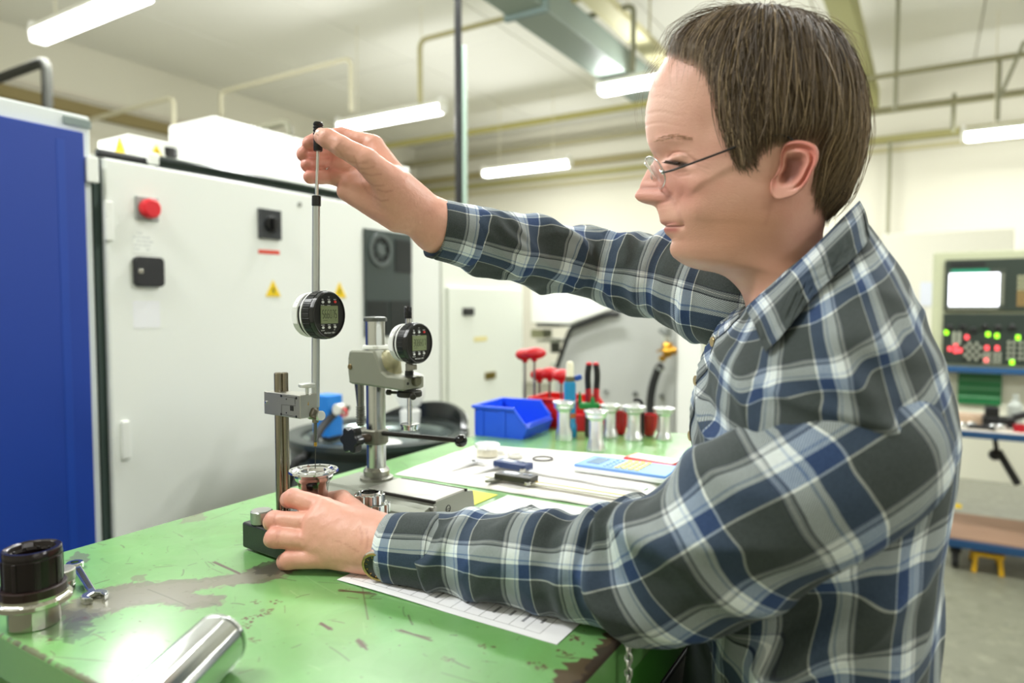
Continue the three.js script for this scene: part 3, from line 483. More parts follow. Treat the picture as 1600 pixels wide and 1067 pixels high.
  for (const s of [-1, 1]) for (const zz of [0.1, -0.1]) part('leg', beam(V(s * (sw / 2 - 0.01), 0, zz), V(s * (sw / 2 - 0.018), hh - 0.01, zz), 0.022, 0.022), ym, st);
  part('tread', put(box(sw, 0.022, 0.24, 0.006), 0, hh - 0.011, 0), ym, st);
  part('crossbar', beam(V(-sw / 2, 0.03, -0.1), V(sw / 2, 0.03, -0.1), 0.016, 0.016), ym, st);
}
// ---------------------------------------------------------------- workbench
const TOP = 1.02, TX0 = -0.933, TX1 = -0.236, TZ0 = -1.64, TZ1 = -0.287;
{
  const w = TX1 - TX0, l = TZ1 - TZ0, cx = (TX0 + TX1) / 2, cz = (TZ0 + TZ1) / 2;
  const t = thing('workbench', 'green painted workbench with a scratched and worn top', 'workbench', W(cx, 0, cz), -TURN);
  const PX = 1000, cw = Math.round(w * PX), ch = Math.round(l * PX);
  const topC = canvas(cw, ch, (g) => {
    g.fillStyle = '#77ab68'; g.fillRect(0, 0, cw, ch);
    for (let i = 0; i < 900; i++) { const x = rr(0, cw), y = rr(0, ch), r = rr(10, 70); g.fillStyle = rnd() < 0.5 ? 'rgba(150,205,130,.05)' : 'rgba(60,120,50,.05)'; g.beginPath(); g.ellipse(x, y, r, r * rr(0.3, 1), rr(0, 3), 0, 7); g.fill(); }
    const px = (u, v) => { const p = toRoom(onY(u, v, TOP)); return [(p.x - TX0) * PX, (p.z - TZ0) * PX]; };
    const blob = (pts, col, jag = 6, n = 10) => { // ragged worn patch through the given places
      g.fillStyle = col; g.beginPath();
      const q = pts.map((p) => px(...p));
      q.forEach((a, i) => { const b = q[(i + 1) % q.length]; for (let k = 0; k < n; k++) { const s = k / n, x = lerp(a[0], b[0], s) + rr(-jag, jag), y = lerp(a[1], b[1], s) + rr(-jag, jag); i + k ? g.lineTo(x, y) : g.moveTo(x, y); } });
      g.closePath(); g.fill();
    };
    const smear = [[452, 876], [410, 884], [380, 893], [330, 904], [250, 908], [200, 912], [150, 922], [110, 942], [92, 962], [118, 972], [160, 962], [200, 948], [250, 942], [300, 952], [345, 944], [352, 932], [300, 925], [330, 917], [400, 911], [440, 903], [470, 888]];
    blob(smear, 'rgba(104,98,84,.78)', 5); blob(smear, 'rgba(120,106,94,.35)', 9); blob(smear.map(([u, v]) => [lerp(u, 260, 0.25), lerp(v, 925, 0.3)]), 'rgba(150,142,134,.25)', 6);
    blob([[400, 882], [440, 872], [470, 884], [430, 900], [400, 896]], 'rgba(58,54,46,.55)', 4);
    blob([[84, 935], [110, 950], [160, 958], [130, 985], [90, 1000], [70, 985]], 'rgba(66,66,62,.5)', 8);
    blob([[96, 968], [140, 966], [150, 990], [112, 1002]], 'rgba(52,54,54,.4)', 8);
    blob([[120, 862], [140, 868], [138, 880], [104, 876]], 'rgba(96,80,84,.5)', 3);
    blob([[290, 806], [318, 800], [322, 812], [280, 818]], 'rgba(126,110,104,.5)', 3);
    blob([[205, 900], [228, 897], [225, 906], [208, 908]], 'rgba(110,92,84,.5)', 2);
    for (const [u, v, r] of [[392, 968, 4], [386, 978, 3], [404, 962, 3], [430, 940, 4], [400, 940, 3], [395, 1000, 3], [880, 1020, 6], [905, 1000, 6], [700, 1030, 3], [78, 1002, 3], [135, 965, 3], [418, 955, 5], [760, 1010, 4], [842, 1040, 5]]) { const [x, y] = px(u, v); for (let k = 0; k < 9; k++) { g.fillStyle = `rgba(84,44,34,${rr(0.3, 0.8)})`; g.beginPath(); g.ellipse(x + rr(-r * 2, r * 2), y + rr(-r, r), rr(0.6, r * 0.8), rr(0.5, r * 0.4), rr(0, 3), 0, 7); g.fill(); } }
    // scratches
    for (let i = 0; i < 700; i++) {
      const x = rr(0, cw), y = rr(0, ch), a = rnd() < 0.5 ? rr(-0.5, 0.3) : rr(0, 6.28), L = rr(2, 26) * (rnd() < 0.06 ? 5 : 1);
      g.strokeStyle = rnd() < 0.75 ? `rgba(${Math.round(rr(50, 84))},${Math.round(rr(46, 70))},40,${rr(0.15, 0.7)})` : `rgba(190,220,170,${rr(0.1, 0.35)})`; g.lineWidth = rr(0.4, 1.6);
      g.beginPath(); g.moveTo(x, y); g.quadraticCurveTo(x + Math.cos(a) * L * 0.5 + rr(-3, 3), y + Math.sin(a) * L * 0.5 + rr(-3, 3), x + Math.cos(a) * L, y + Math.sin(a) * L); g.stroke();
    }
    for (const [u0, v0, u1, v1] of [[620, 984, 675, 1000], [530, 922, 582, 928], [334, 878, 372, 896], [500, 975, 520, 983], [560, 1000, 572, 1012]]) { const a = px(u0, v0), b = px(u1, v1); for (let k = 0; k < 7; k++) { g.strokeStyle = `rgba(70,42,32,${rr(0.3, 0.8)})`; g.lineWidth = rr(0.6, 2.4); g.beginPath(); g.moveTo(a[0] + rr(-3, 3), a[1] + rr(-3, 3)); g.lineTo(b[0] + rr(-5, 5), b[1] + rr(-3, 3)); g.stroke(); } }
    for (let i = 0; i < 900; i++) { const x = rr(0, cw), y = rr(0, ch); g.fillStyle = `rgba(74,52,40,${rr(0.2, 0.7)})`; g.beginPath(); g.ellipse(x, y, rr(0.3, 1.6), rr(0.3, 1), rr(0, 3), 0, 7); g.fill(); }
    // bare edges
    const edge = (x0, y0, x1, y1, wd, col) => { const L = Math.hypot(x1 - x0, y1 - y0), n = Math.round(L / 4), nx = -(y1 - y0) / L, ny = (x1 - x0) / L; g.fillStyle = col; g.beginPath(); g.moveTo(x0, y0); for (let k = 0; k <= n; k++) { const s = k / n, d = wd * (0.55 + 0.3 * noise3(k * 0.11, wd, 1) + rr(-0.2, 0.25)); g.lineTo(lerp(x0, x1, s) + nx * d, lerp(y0, y1, s) + ny * d); } g.lineTo(x1, y1); g.closePath(); g.fill(); };
    edge(cw, 0, cw, ch, 32, 'rgba(84,62,48,.9)'); edge(cw, 0, cw, ch, 15, 'rgba(60,50,42,.9)');
    edge(cw, ch, 0, ch, 8, 'rgba(104,92,76,.7)'); edge(cw, ch, 0, ch, 3, 'rgba(70,62,52,.9)');
    edge(0, ch, 0, 0, 5, 'rgba(110,120,90,.6)');
  });
  const topTex = tex(topC); topTex.flipY = false;
  const rough = noiseTex(512, 6, 12, 60, 150, 5);
  const sheet = box(w, 0.045, l, 0.004, 3), g = clean(put(sheet, 0, TOP - 0.0225, 0)), p = g.attributes.position, uv = g.attributes.uv;
  const nn = g.attributes.normal;
  for (let i = 0; i < p.count; i++) if (Math.abs(nn.getY(i)) < 0.3) uv.setXY(i, 0.35 + (p.getX(i) + p.getZ(i)) * 0.14, 0.55 + p.getY(i) * 0.1); else uv.setXY(i, clamp((p.getX(i) + w / 2) / w, 0.002, 0.998), clamp((p.getZ(i) + l / 2) / l, 0.002, 0.998));
  part('bench_top', g, phys('#ffffff', 0.55, 0, { map: topTex, roughnessMap: rough, bumpMap: grainTex, bumpScale: 0.00012, clearcoat: 0.55, clearcoatRoughness: 0.36 }), t);
  const gm = mat('#4f9a3e', 0.5), gd = mat('#3d7f33', 0.5);
  part('side_rail', put(box(0.02, 0.06, l - 0.02, 0.004), w / 2 - 0.016, TOP - 0.075, 0), gm, t);
  part('side_rail', put(box(0.02, 0.06, l - 0.02, 0.004), -w / 2 + 0.016, TOP - 0.075, 0), gm, t);
  part('end_rail', put(box(w - 0.04, 0.11, 0.02, 0.004), 0, TOP - 0.1, l / 2 - 0.014), mat('#5c8f45', 0.5), t);
  part('end_rail', put(box(w - 0.04, 0.11, 0.02, 0.004), 0, TOP - 0.1, -l / 2 + 0.014), gm, t);
  for (const [x, z] of [[1, 1], [-1, 1], [1, -1], [-1, -1]]) part('leg', put(box(0.07, TOP - 0.045, 0.07, 0.006), x * (w / 2 - 0.045), (TOP - 0.045) / 2, z * (l / 2 - 0.06)), gm, t);
  const dr = part('drawer', put(box(w - 0.12, 0.13, 0.9, 0.004), 0.02, TOP - 0.19, 0.16), mat('#2f3431', 0.5), t, 'dark grey drawer under the bench top');
  part('drawer_front', put(box(0.022, 0.1, 0.86, 0.004), w / 2 - 0.02, TOP - 0.165, 0.16), mat('#39403d', 0.45), dr);
  part('lower_shelf', put(box(w - 0.09, 0.02, l - 0.12, 0.004), 0, 0.22, 0), gd, t);
  part('back_panel', put(box(0.015, 0.5, l - 0.14, 0.003), -w / 2 + 0.03, TOP - 0.36, 0), mat('#1d3b2c', 0.6), t);
  // chain on the side
  const c = toRoom(onRoomX(982, 1005, TX1 + 0.012)), ch2 = thing('key_chain', 'short chrome chain hanging on the green side of the workbench', 'chain', W(c.x, c.y, c.z), -TURN);
  for (let i = 0; i < 6; i++) part('chain_link', put(new THREE.TorusGeometry(0.0042, 0.0013, 10, 20), 0, -i * 0.0068, 0, 0, i % 2 ? Math.PI / 2 : 0, 0, 0.8, 1.2, 1), M.chrome, ch2);
}
const B = (u, v, h = 0) => onY(u, v, TOP + h);
// ---------------------------------------------------------------- digital indicators
const SEG = { 0: 'abcdef', 1: 'bc', 2: 'abged', 3: 'abgcd', 4: 'fgbc', 5: 'afgcd', 6: 'afgedc', 7: 'abc', 8: 'abcdefg', 9: 'abcdfg' };
function lcd(g, text, x, y, w, h) {
  g.fillStyle = '#1e261c';
  for (const ch of text) {
    if (ch === '.') { g.fillRect(x - w * 0.12, y + h - w * 0.2, w * 0.18, w * 0.18); continue; }
    const t = w * 0.22, b = { a: [t, 0, w - 2 * t, t], b: [w - t, t, t, h / 2 - t], c: [w - t, h / 2, t, h / 2 - t], d: [t, h - t, w - 2 * t, t], e: [0, h / 2, t, h / 2 - t], f: [0, t, t, h / 2 - t], g: [t, h / 2 - t / 2, w - 2 * t, t] };
    for (const s of SEG[ch]) g.fillRect(x + b[s][0], y + b[s][1], b[s][2], b[s][3]);
    x += w * 1.3;
  }
}
function indicator(name, label, p, turn, reading, R = 0.0305) {
  const t = thing(name, label, 'gauge', p, turn);
  const Z = (g) => put(g, 0, 0, 0, Math.PI / 2);   // lathe axis y -> +z
  const k = R / 0.0305, m = (pr) => Z(lathe(pr.map(([r, y]) => [r * k, y * k]), 72));
  const body = part('back_housing', m([[0, -0.036], [0.024, -0.036], [0.0275, -0.0335], [0.0285, -0.03], [0.0288, -0.0245], [0.0275, -0.0235], [0.0275, -0.02], [0.0292, -0.019], [0.0295, -0.0165], [0.027, -0.0155], [0, -0.0155]]), mat('#f0f1ee', 0.3), t, 'white back housing');
  part('label_band', m([[0.0274, -0.0236], [0.0279, -0.0234], [0.0279, -0.0199], [0.0274, -0.0198]]), mat('#1a1c1c', 0.4), body);
  const bandTex = tex(canvas(256, 64, (g) => { g.fillStyle = '#f0f1ee'; g.fillRect(0, 0, 256, 64); g.fillStyle = '#20302a'; g.font = 'bold 46px sans-serif'; g.fillText('C E', 70, 50); }));
  const ce = new THREE.CylinderGeometry(0.0290 * k, 0.0290 * k, 0.005 * k, 12, 1, true, 3.9, 0.5);
  part('mark', Z(ce).translate(0, 0, -0.0272 * k), mat('#ffffff', 0.4, 0, { map: bandTex }), body);
  const bez = part('bezel_ring', m([[0.026, -0.0158], [0.0296, -0.0155], [0.0300, -0.015], [0.0300, -0.001], [0.0302, 0.0012], [0.0296, 0.0032], [0.0284, 0.0042], [0.0276, 0.0038], [0.0272, 0.002], [0, 0.002]]), mat('#18191a', 0.32), t, 'black ribbed bezel ring');
  for (let i = 0; i < 30; i++) { const a = i / 30 * 6.283; part('grip_rib', put(box(0.0052 * k, 0.0014 * k, 0.0118 * k, 0.0005, 2), Math.cos(a) * 0.0300 * k, Math.sin(a) * 0.0300 * k, -0.0086 * k, 0, 0, a + Math.PI / 2), M.blackSatin, bez); }
  const face = canvas(512, 512, (g) => {
    g.fillStyle = '#131415'; g.fillRect(0, 0, 512, 512); g.fillStyle = '#e8ebe8'; g.textAlign = 'center';
    g.font = 'bold 17px sans-serif';
    for (const [x, y, s] of [[150, 78, 'ABS'], [256, 48, 'Tol'], [256, 78, '0/PRE'], [362, 78, 'RESET'], [150, 148, 'SET TOL'], [256, 148, 'mm/in'], [150, 380, 'RANGE'], [256, 380, 'MENU'], [352, 380, 'DATA'], [150, 444, 'ON/OFF'], [350, 440, 'SET']]) g.fillText(s, x, y);
    g.font = 'italic bold 26px sans-serif'; g.fillText('MarCator 1081', 262, 476);
  });
  const disc = new THREE.CircleGeometry(0.0272 * k, 64);
  const fp = part('face_plate', [put(disc, 0, 0, 0.0026 * k)], mat('#ffffff', 0.3, 0, { map: tex(face) }), t, 'black printed face plate');
  const scr = canvas(512, 360, (g) => { g.fillStyle = '#7f8a66'; g.fillRect(0, 0, 512, 360); for (let i = 0; i < 1800; i++) { g.fillStyle = rnd() < 0.5 ? 'rgba(60,70,45,.12)' : 'rgba(180,190,150,.12)'; g.fillRect(rr(0, 512), rr(0, 360), 4, 4); } lcd(g, reading, 34, 84, 58, 170); g.fillStyle = '#4a5340'; g.font = 'bold 26px sans-serif'; g.fillText('mm', 420, 300); g.fillRect(60, 290, 130, 8); });
  const dg = box(0.031 * k, 0.0225 * k, 0.0016, 0.0005), uvs = dg.attributes.uv, dp = dg.attributes.position;
  for (let i = 0; i < uvs.count; i++) uvs.setXY(i, dp.getX(i) / (0.031 * k) + 0.5, dp.getY(i) / (0.0225 * k) + 0.5);
  part('display', put(dg, 0, 0.0005, 0.0031 * k), mat('#ffffff', 0.18, 0, { map: tex(scr) }), fp, 'grey-green number display');
  for (const [x, y, red] of [[-0.0112, 0.0162], [0, 0.0166], [0.0112, 0.0166, 1], [-0.0112, -0.0156], [0, -0.0156], [0.0104, -0.0152]]) part('button', put(new THREE.SphereGeometry(0.0021 * k, 18, 10), x * k, y * k, 0.003 * k, 0, 0, 0, 1.15, 0.85, 0.5), red ? mat('#e0302a', 0.35) : mat('#dfe2df', 0.35), fp);
  return t;
}
{
  // ------------------------------------------------------------ first stand (granite base)
  const BT = -THREE.MathUtils.degToRad(36), FL = B(378.5, 858.5), c = Math.cos(BT), s = Math.sin(BT);
  const wl = (x, z, y = TOP) => V(FL.x + x * c + z * s, y, FL.z - x * s + z * c);            // base frame -> world
  const lw = (p) => { const a = p.x - FL.x, b = p.z - FL.z; return V(a * c - b * s, p.y, a * s + b * c); };
  const t = thing('comparator_stand', 'measuring stand with a black granite base and twin steel columns', 'stand', FL, BT);
  const gran = tex(canvas(512, 512, (g) => { g.fillStyle = '#262927'; g.fillRect(0, 0, 512, 512); for (let i = 0; i < 9000; i++) { g.fillStyle = ['rgba(90,98,92,.5)', 'rgba(10,12,12,.5)', 'rgba(130,138,130,.35)', 'rgba(60,66,62,.6)'][i & 3]; const r = rr(0.4, 2); g.fillRect(rr(0, 512), rr(0, 512), r, r); } }), { repeat: [8, 8] });
  const H = 0.036, y1 = H;
  part('granite_base', boxUV(put(box(0.1, H - 0.003, 0.135, 0.003, 3), 0.05, 0.003 + (H - 0.003) / 2, -0.0675)), mat('#ffffff', 0.35, 0, { map: gran }), t);
  for (const [x, z] of [[0.02, -0.02], [0.08, -0.02], [0.05, -0.115]]) part('foot', put(rod(0.009, 0.004, 0.0008, 20), x, 0, z), M.blackRubber, t);
  const kn = lw(onY(409, 817, TOP + H)); part('locking_knob', put(rod(0.0135, 0.017, 0.0015, 40), kn.x, y1, kn.z), mat('#a9aaa6', 0.35, 0.9), t);
  const colD = 0.886, c1 = lw(at(436.5, 700, colD)), c2 = lw(at(446.5, 700, colD + 0.004));
  const colTop = at(440, 582, colD).y - TOP;
  part('column', put(rod(0.0052, colTop - H, 0.0012, 28), c1.x, H, c1.z), mat('#8f8878', 0.25, 1), t);
  part('column', put(rod(0.0046, colTop - H, 0.0012, 28), c2.x, H, c2.z), mat('#8f8878', 0.25, 1), t);
  // clamp block: its front face lies just before the columns
  const n = V(s, 0, c), o = wl(0, Math.max(c1.z, c2.z) + 0.009), F = (u, v) => lw(onPlane(u, v, o, n));
  const a = F(412.5, 630), b = F(469, 640), tp = F(440, 614.5).y - TOP, bt = F(440, 650.5).y - TOP;
  const bd = 0.026, bx = (a.x + b.x) / 2, by = (tp + bt) / 2, bw = b.x - a.x, bh = tp - bt, fz = F(440, 630).z;
  const blk = part('clamp_block', put(box(bw, bh, bd, 0.001), bx, by, fz - bd / 2), mat('#b4b3aa', 0.33, 0.9, { bumpMap: brushTex, bumpScale: 0.00003 }), t, 'ground steel clamp block');
  for (const [u, v] of [[439.5, 618.5], [463, 622], [439.5, 647], [463, 651]]) { const q = F(u, v); part('screw_hole', put(rod(0.0017, 0.0006, 0, 16), q.x, q.y - TOP, fz - 0.0003, Math.PI / 2), M.black, blk); }
  for (const [u, v] of [[447.5, 623.5], [447.5, 645]]) { const q = F(u, v); part('pin_hole', put(rod(0.001, 0.0006, 0, 12), q.x, q.y - TOP, fz - 0.0003, Math.PI / 2), M.black, blk); }
  { const q = F(416, 628.5); part('screw_head', put(rod(0.0019, 0.0014, 0.0004, 20), q.x, q.y - TOP, fz - 0.0002, Math.PI / 2), M.polished, blk); }
  { const q = F(456, 638); part('slot_window', put(box(0.0066, 0.0064, 0.001, 0.0003), q.x, q.y - TOP, fz), mat('#15120f', 0.6), blk); }
  const groove = (u0, v0, u1, v1) => { const p = F(u0, v0), q = F(u1, v1); part('groove', beam(V(p.x, p.y - TOP, fz + 0.0001), V(q.x, q.y - TOP, fz + 0.0001), 0.0005, 0.0005), mat('#2a2824', 0.7), blk); };
  groove(440, 632, 462, 634); groove(440, 632, 440, 646); groove(440, 618.5, 463, 622); groove(440, 647, 463, 651); groove(461, 622, 461, 632);
  const th = F(468, 620); part('thumb_screw', [put(rod(0.0022, 0.010, 0.0004, 20), b.x - 0.003, tp, fz - bd * 0.5), put(rod(0.0105, 0.0048, 0.001, 36), b.x - 0.003, tp + 0.009, fz - bd * 0.5)], mat('#d5d8d3', 0.3, 0.6), t);
  // the spindle the gauge rides on
  const D0 = 0.872, sh = (u, v) => at(u, v, D0), pt = (u, v) => { const q = lw(sh(u, v)); return V(q.x, q.y - TOP, q.z); };
  const hold = pt(493, 649);
  part('holder_arm', [beam(V(b.x - 0.004, bt + 0.008, fz - bd * 0.55), V(hold.x, hold.y, hold.z), 0.016, 0.014)], mat('#6f6a5e', 0.4, 0.85), t);
  part('holder_screw', bar(V(hold.x + 0.004, hold.y, hold.z), V(hold.x + 0.013, hold.y + 0.001, hold.z), 0.0062, 0.001, 24), mat('#dfe2e0', 0.3, 0.5), t);
  part('leaf_spring', beam(V(b.x, bt + 0.019, fz - 0.012), V(hold.x - 0.004, hold.y + 0.014, hold.z), 0.0012, 0.006), M.gold, t);
  const g = thing('probe_spindle', 'long satin steel spindle tube held upright in the granite stand', 'spindle', sh(493.5, 660), 0), o3 = sh(493.5, 660), R3 = (u, v) => sh(u, v).sub(o3);
  const satin = mat('#c3c8c6', 0.3, 0.85);
  part('tube', bar(R3(494.3, 322), R3(493.0, 636), 0.0051, 0.0006), satin, g);
  part('tube_collar', bar(R3(494.4, 306), R3(494.3, 322), 0.0057, 0.0006), M.black, g, 'black collar at the tube end');
  part('sleeve', bar(R3(493.0, 636), R3(492.9, 660), 0.0041, 0.0005), mat('#8a8574', 0.3, 0.9), g);
  part('thin_stem', bar(R3(492.9, 660), R3(492.8, 691), 0.0022, 0.0003), mat('#6e706b', 0.25, 1), g);
  part('tip_collar', bar(R3(492.8, 690), R3(492.8, 697), 0.0021, 0.0003), M.gold, g, 'small brass tip collar');
  part('needle', bar(R3(492.8, 696), R3(492.6, 732), 0.00055, 0.0001, 10), M.darkSteel, g);
  const pr = thing('lifting_rod', 'thin bright lifting rod with a ribbed black cap pinched between the fingers', 'rod', sh(495, 306), 0), o4 = sh(495, 306), R4 = (u, v, d = D0) => at(u, v, d).sub(o4);
  part('rod', bar(R4(494.6, 308), R4(496.8, 232), 0.0021, 0.0003), M.polished, pr);
  const ca = R4(496.8, 236), cb = R4(497.3, 191), L = ca.distanceTo(cb), rib = [[0, 0], [0.0052, 0], [0.0056, 0.001]];
  for (let i = 0; i < 4; i++) { const y = L * (0.55 + i * 0.11); rib.push([0.0056, y], [0.0063, y + 0.0008], [0.0063, y + 0.002], [0.0054, y + 0.0028]); }
  rib.push([0.0058, L - 0.001], [0.005, L], [0, L]);
  part('ribbed_cap', along(lathe(rib, 28), ca, cb), M.black, pr, 'ribbed black cap');
  // the gauge on the spindle: the spindle passes through its back housing
  const yaw = THREE.MathUtils.degToRad(63), nn = V(Math.sin(yaw), 0, Math.cos(yaw)), gp = sh(494.2, 492).add(nn.clone().multiplyScalar(0.0185));
  indicator('digital_indicator', 'round black digital indicator riding on the long spindle of the granite stand', gp, yaw, '56.6075');
}
{
  // ------------------------------------------------------------ second stand (steel base with column and arm)
  const H = 0.046, cw0 = onY(588.5, 748, TOP + H), cr = toRoom(cw0), o = V(cr.x, TOP, cr.z);
  const t = thing('measuring_stand', 'heavy measuring stand with a grooved steel base, chrome column and grey cast arm', 'stand', W(cr.x, TOP, cr.z), -TURN);
  const loc = (p) => { const q = toRoom(p); return V(q.x - o.x, q.y - o.y, q.z - o.z); };
  const xr = -0.567 - o.x, xl = -0.055;
  // base: profile in z-y, run along x
  const z0 = toRoom(onY(683, 785, TOP + H)).z - o.z, z1 = toRoom(onY(727, 765, TOP + H)).z - o.z;
  const prof = [[z1 - 0.026, 0], [z1 - 0.022, 0.03], [z1 - 0.02, H - 0.006], [z1 - 0.002, H - 0.002], [z1, H], [z0, H], [z0 + 0.002, H - 0.003], [z0 + 0.018, H - 0.007], [z0 + 0.026, H - 0.014], [z0 + 0.034, 0.012], [z0 + 0.036, 0]];
  const steelTop = mat('#a9a8a0', 0.36, 0.75, { bumpMap: brushTex, bumpScale: 0.00004 });
  const baseG = put(plate(prof.map(([z, y]) => [-z, y]), xr - xl, 0.0012), 0, 0, 0, 0, Math.PI / 2, 0); baseG.translate(xl, 0, 0);
  part('stand_base', baseG, mat('#83867a', 0.45, 0.55, { bumpMap: grainTex, bumpScale: 0.0002 }), t);
  part('top_table', put(box(xr - 0.03, 0.003, z0 - z1 - 0.004, 0.0006), (xr + 0.03) / 2 - 0.0, H, (z0 + z1) / 2), steelTop, t, 'bright ground table between two grooves');
  for (const z of [z0 + 0.0006, z1 - 0.0006]) part('groove', put(box(xr - 0.03, 0.0036, 0.0036, 0.0003), (xr + 0.034) / 2, H - 0.0004, z), mat('#26221c', 0.8), t);
  part('groove_stop', put(rod(0.0045, 0.012, 0.001, 20), xr - 0.006, H - 0.008, z0 + 0.005, 0, 0, -Math.PI / 2), mat('#8c8c84', 0.4, 0.7), t);
  // marks on the end face
  const yq = Math.PI / 2, mark = part('round_emblem', [put(ringSolid(0.0044, 0.0054, 0.0008, 0.0002, 32), xr - 0.0002, H * 0.62, (z0 + z1) / 2 + 0.005, 0, 0, -yq), put(box(0.0008, 0.0008, 0.008, 0.0002), xr, H * 0.62, (z0 + z1) / 2 + 0.005), put(box(0.0008, 0.0008, 0.007, 0.0002), xr, H * 0.62 - 0.0026, (z0 + z1) / 2 + 0.005)], mat('#2c2d28', 0.6), t, 'small round emblem');
  part('type_plate', [put(box(0.0008, 0.001, 0.05, 0.0002), xr, H * 0.4, (z0 + z1) / 2), put(box(0.0008, 0.016, 0.001, 0.0002), xr, H * 0.22, (z0 + z1) / 2 - 0.025), put(box(0.0008, 0.001, 0.044, 0.0002), xr, H * 0.31, (z0 + z1) / 2), put(box(0.0008, 0.007, 0.004, 0.0002), xr, H * 0.2, (z0 + z1) / 2 - 0.01), put(box(0.0008, 0.007, 0.004, 0.0002), xr, H * 0.2, (z0 + z1) / 2)], mat('#33342e', 0.6), t, 'framed type plate outline');
  const R = 15 / 1067 * -cw0.z, d = -cw0.z, Y = (v) => at(588, v, d).y - TOP;
  part('column_socket', lathe([[0, H - 0.002], [R * 1.72, H - 0.002], [R * 1.72, H + 0.004], [R * 1.32, H + 0.006], [R * 1.38, H + 0.014], [R * 1.14, H + 0.019], [0, H + 0.019]], 48), mat('#9a9a92', 0.3, 0.9), t);
  part('column', put(rod(R, Y(498) - H, 0.001, 48), 0, H, 0), mat('#c2c4c0', 0.24, 1), t);
  part('column_cap', put(lathe([[0, 0], [R * 1.2, 0], [R * 1.22, 0.003], [R * 1.15, 0.0058], [R * 0.9, 0.007], [0, 0.0075]], 40), 0, Y(502), 0), mat('#60645f', 0.35, 0.8), t);
  part('white_washer', put(ringSolid(R * 0.98, R * 1.3, 0.006, 0.001, 48), 0, Y(545), 0), M.white, t);
  // arm: outline in the plane facing the camera, depth in z
  const dirIn = V(xr, 0, 0), F = (u, v, z = 0.0) => loc(onRoomZ(u, v, o.z + z)), armZ = 0.022;
  const ap = [[545, 549], [548, 547], [584, 548], [590, 562], [596, 580], [604, 586.5], [629, 589.5], [633, 592], [633, 609], [629, 611.5], [600, 607], [574, 603], [549, 600], [545, 598], [543, 580], [543, 560]].map(([u, v]) => { const q = F(u, v, armZ); return [q.x, q.y]; });
  const armM = mat('#8c8e80', 0.42, 0.35, { bumpMap: grainTex, bumpScale: 0.0002 });
  part('cast_arm', put(plate(ap, armZ * 2, 0.003), 0, 0, -armZ), armM, t, 'grey cast arm');
  const q0 = F(601, 566), q1 = F(627, 590);
  const bulge = new THREE.SphereGeometry(1, 36, 24); part('arm_bulge', [put(bulge, q0.x - 0.002, q0.y - 0.002, -0.004, 0, 0, -0.5, 0.025, 0.0195, 0.02), put(lathe([[0, 0], [0.02, 0], [0.017, 0.03], [0.012, 0.04], [0, 0.041]], 32), q0.x + 0.004, q0.y - 0.024, -0.006, 0, 0, 0)], mat('#a09c7c', 0.35, 0.5), t, 'rounded worn brass-coloured hump of the arm');
  { const q = F(547, 573, armZ); part('arm_screw', put(rod(0.0042, 0.002, 0.0005, 20), q.x, q.y, armZ - 0.0005, Math.PI / 2), mat('#7b6a4a', 0.4, 0.7), t); }
  { const q = F(633, 600, armZ); part('arm_hole', put(rod(0.0022, 0.0014, 0.0002, 16), q.x - 0.0008, q.y, armZ * 0.72, 0, 0, -Math.PI / 2), M.black, t); }
  { const q = F(633, 597, armZ); part('knurled_screw', put(rod(0.0078, 0.011, 0.001, 28), q.x - 0.004, q.y, 0, 0, 0, -Math.PI / 2), mat('#6c6b57', 0.4, 0.7), t); }
  const sx = F(633, 600, armZ).x - 0.0105, sp = (v) => F(638, v).y;
  part('dial_flange', lathe([[0, 0], [0.0185, 0], [0.0185, 0.0016], [0.010, 0.003], [0, 0.003]].map(([r, y]) => [r, y + sp(589)]), 40).translate(sx, 0, 0), mat('#55564e', 0.3, 0.9), t);
  part('dial_collar', put(rod(0.0064, sp(581) - sp(589), 0.0008, 28), sx, sp(589) + 0.002, 0), M.black, t);
  part('dial_clamp', [put(rod(0.0056, sp(567) - sp(582), 0.0008, 24), sx, sp(582), 0), put(box(0.012, 0.008, 0.009, 0.001), sx + 0.007, sp(573), 0.002)], mat('#9b9a92', 0.3, 0.9), t);
  const fl = part('lower_ring', put(rod(0.0185, sp(609.5) - sp(619), 0.0015, 40), sx, sp(619.5), 0), mat('#35352f', 0.4, 0.6), t, 'dark ring with two locking pins');
  part('locking_pin', [bar(V(sx - 0.016, sp(614), 0.004), V(sx - 0.03, sp(614), 0.008), 0.0022), bar(V(sx - 0.029, sp(614), 0.008), V(sx - 0.036, sp(614), 0.0095), 0.0042)], mat('#3b3b34', 0.4, 0.6), fl);
  part('locking_pin', [bar(V(sx + 0.013, sp(615), 0.01), V(sx + 0.02, sp(615.5), 0.016), 0.003), bar(V(sx + 0.018, sp(615.5), 0.015), V(sx + 0.024, sp(616), 0.02), 0.0046)], mat('#3b3b34', 0.4, 0.6), fl);
  part('gauge_spindle', [put(rod(0.0036, sp(617) - sp(668), 0.0004, 24), sx, sp(668), 0), put(rod(0.0039, sp(632) - sp(640), 0.0003, 24), sx, sp(640), 0)], M.polished, t);
  part('anvil', put(lathe([[0, 0], [0.0118, 0], [0.0124, 0.001], [0.0124, 0.0055], [0.0138, 0.0062], [0.0138, 0.0084], [0.013, 0.0092], [0, 0.0096]], 44), sx, sp(671), 0), M.chrome, t);
  // second thin column with a thread, clamp ring, star knob and lever
  const q2 = F(562, 640, -0.012);
  part('rack_rod', put(rod(0.0058, Y(598) - Y(672), 0.0008, 24), q2.x, Y(672), -0.014), mat('#7e807a', 0.25, 1), t);
  for (let i = 0; i < 8; i++) part('spring_coil', put(new THREE.TorusGeometry(0.0064, 0.0011, 8, 24), q2.x, Y(672) + 0.004 + i * 0.0038, -0.014, Math.PI / 2), M.darkSteel, t);
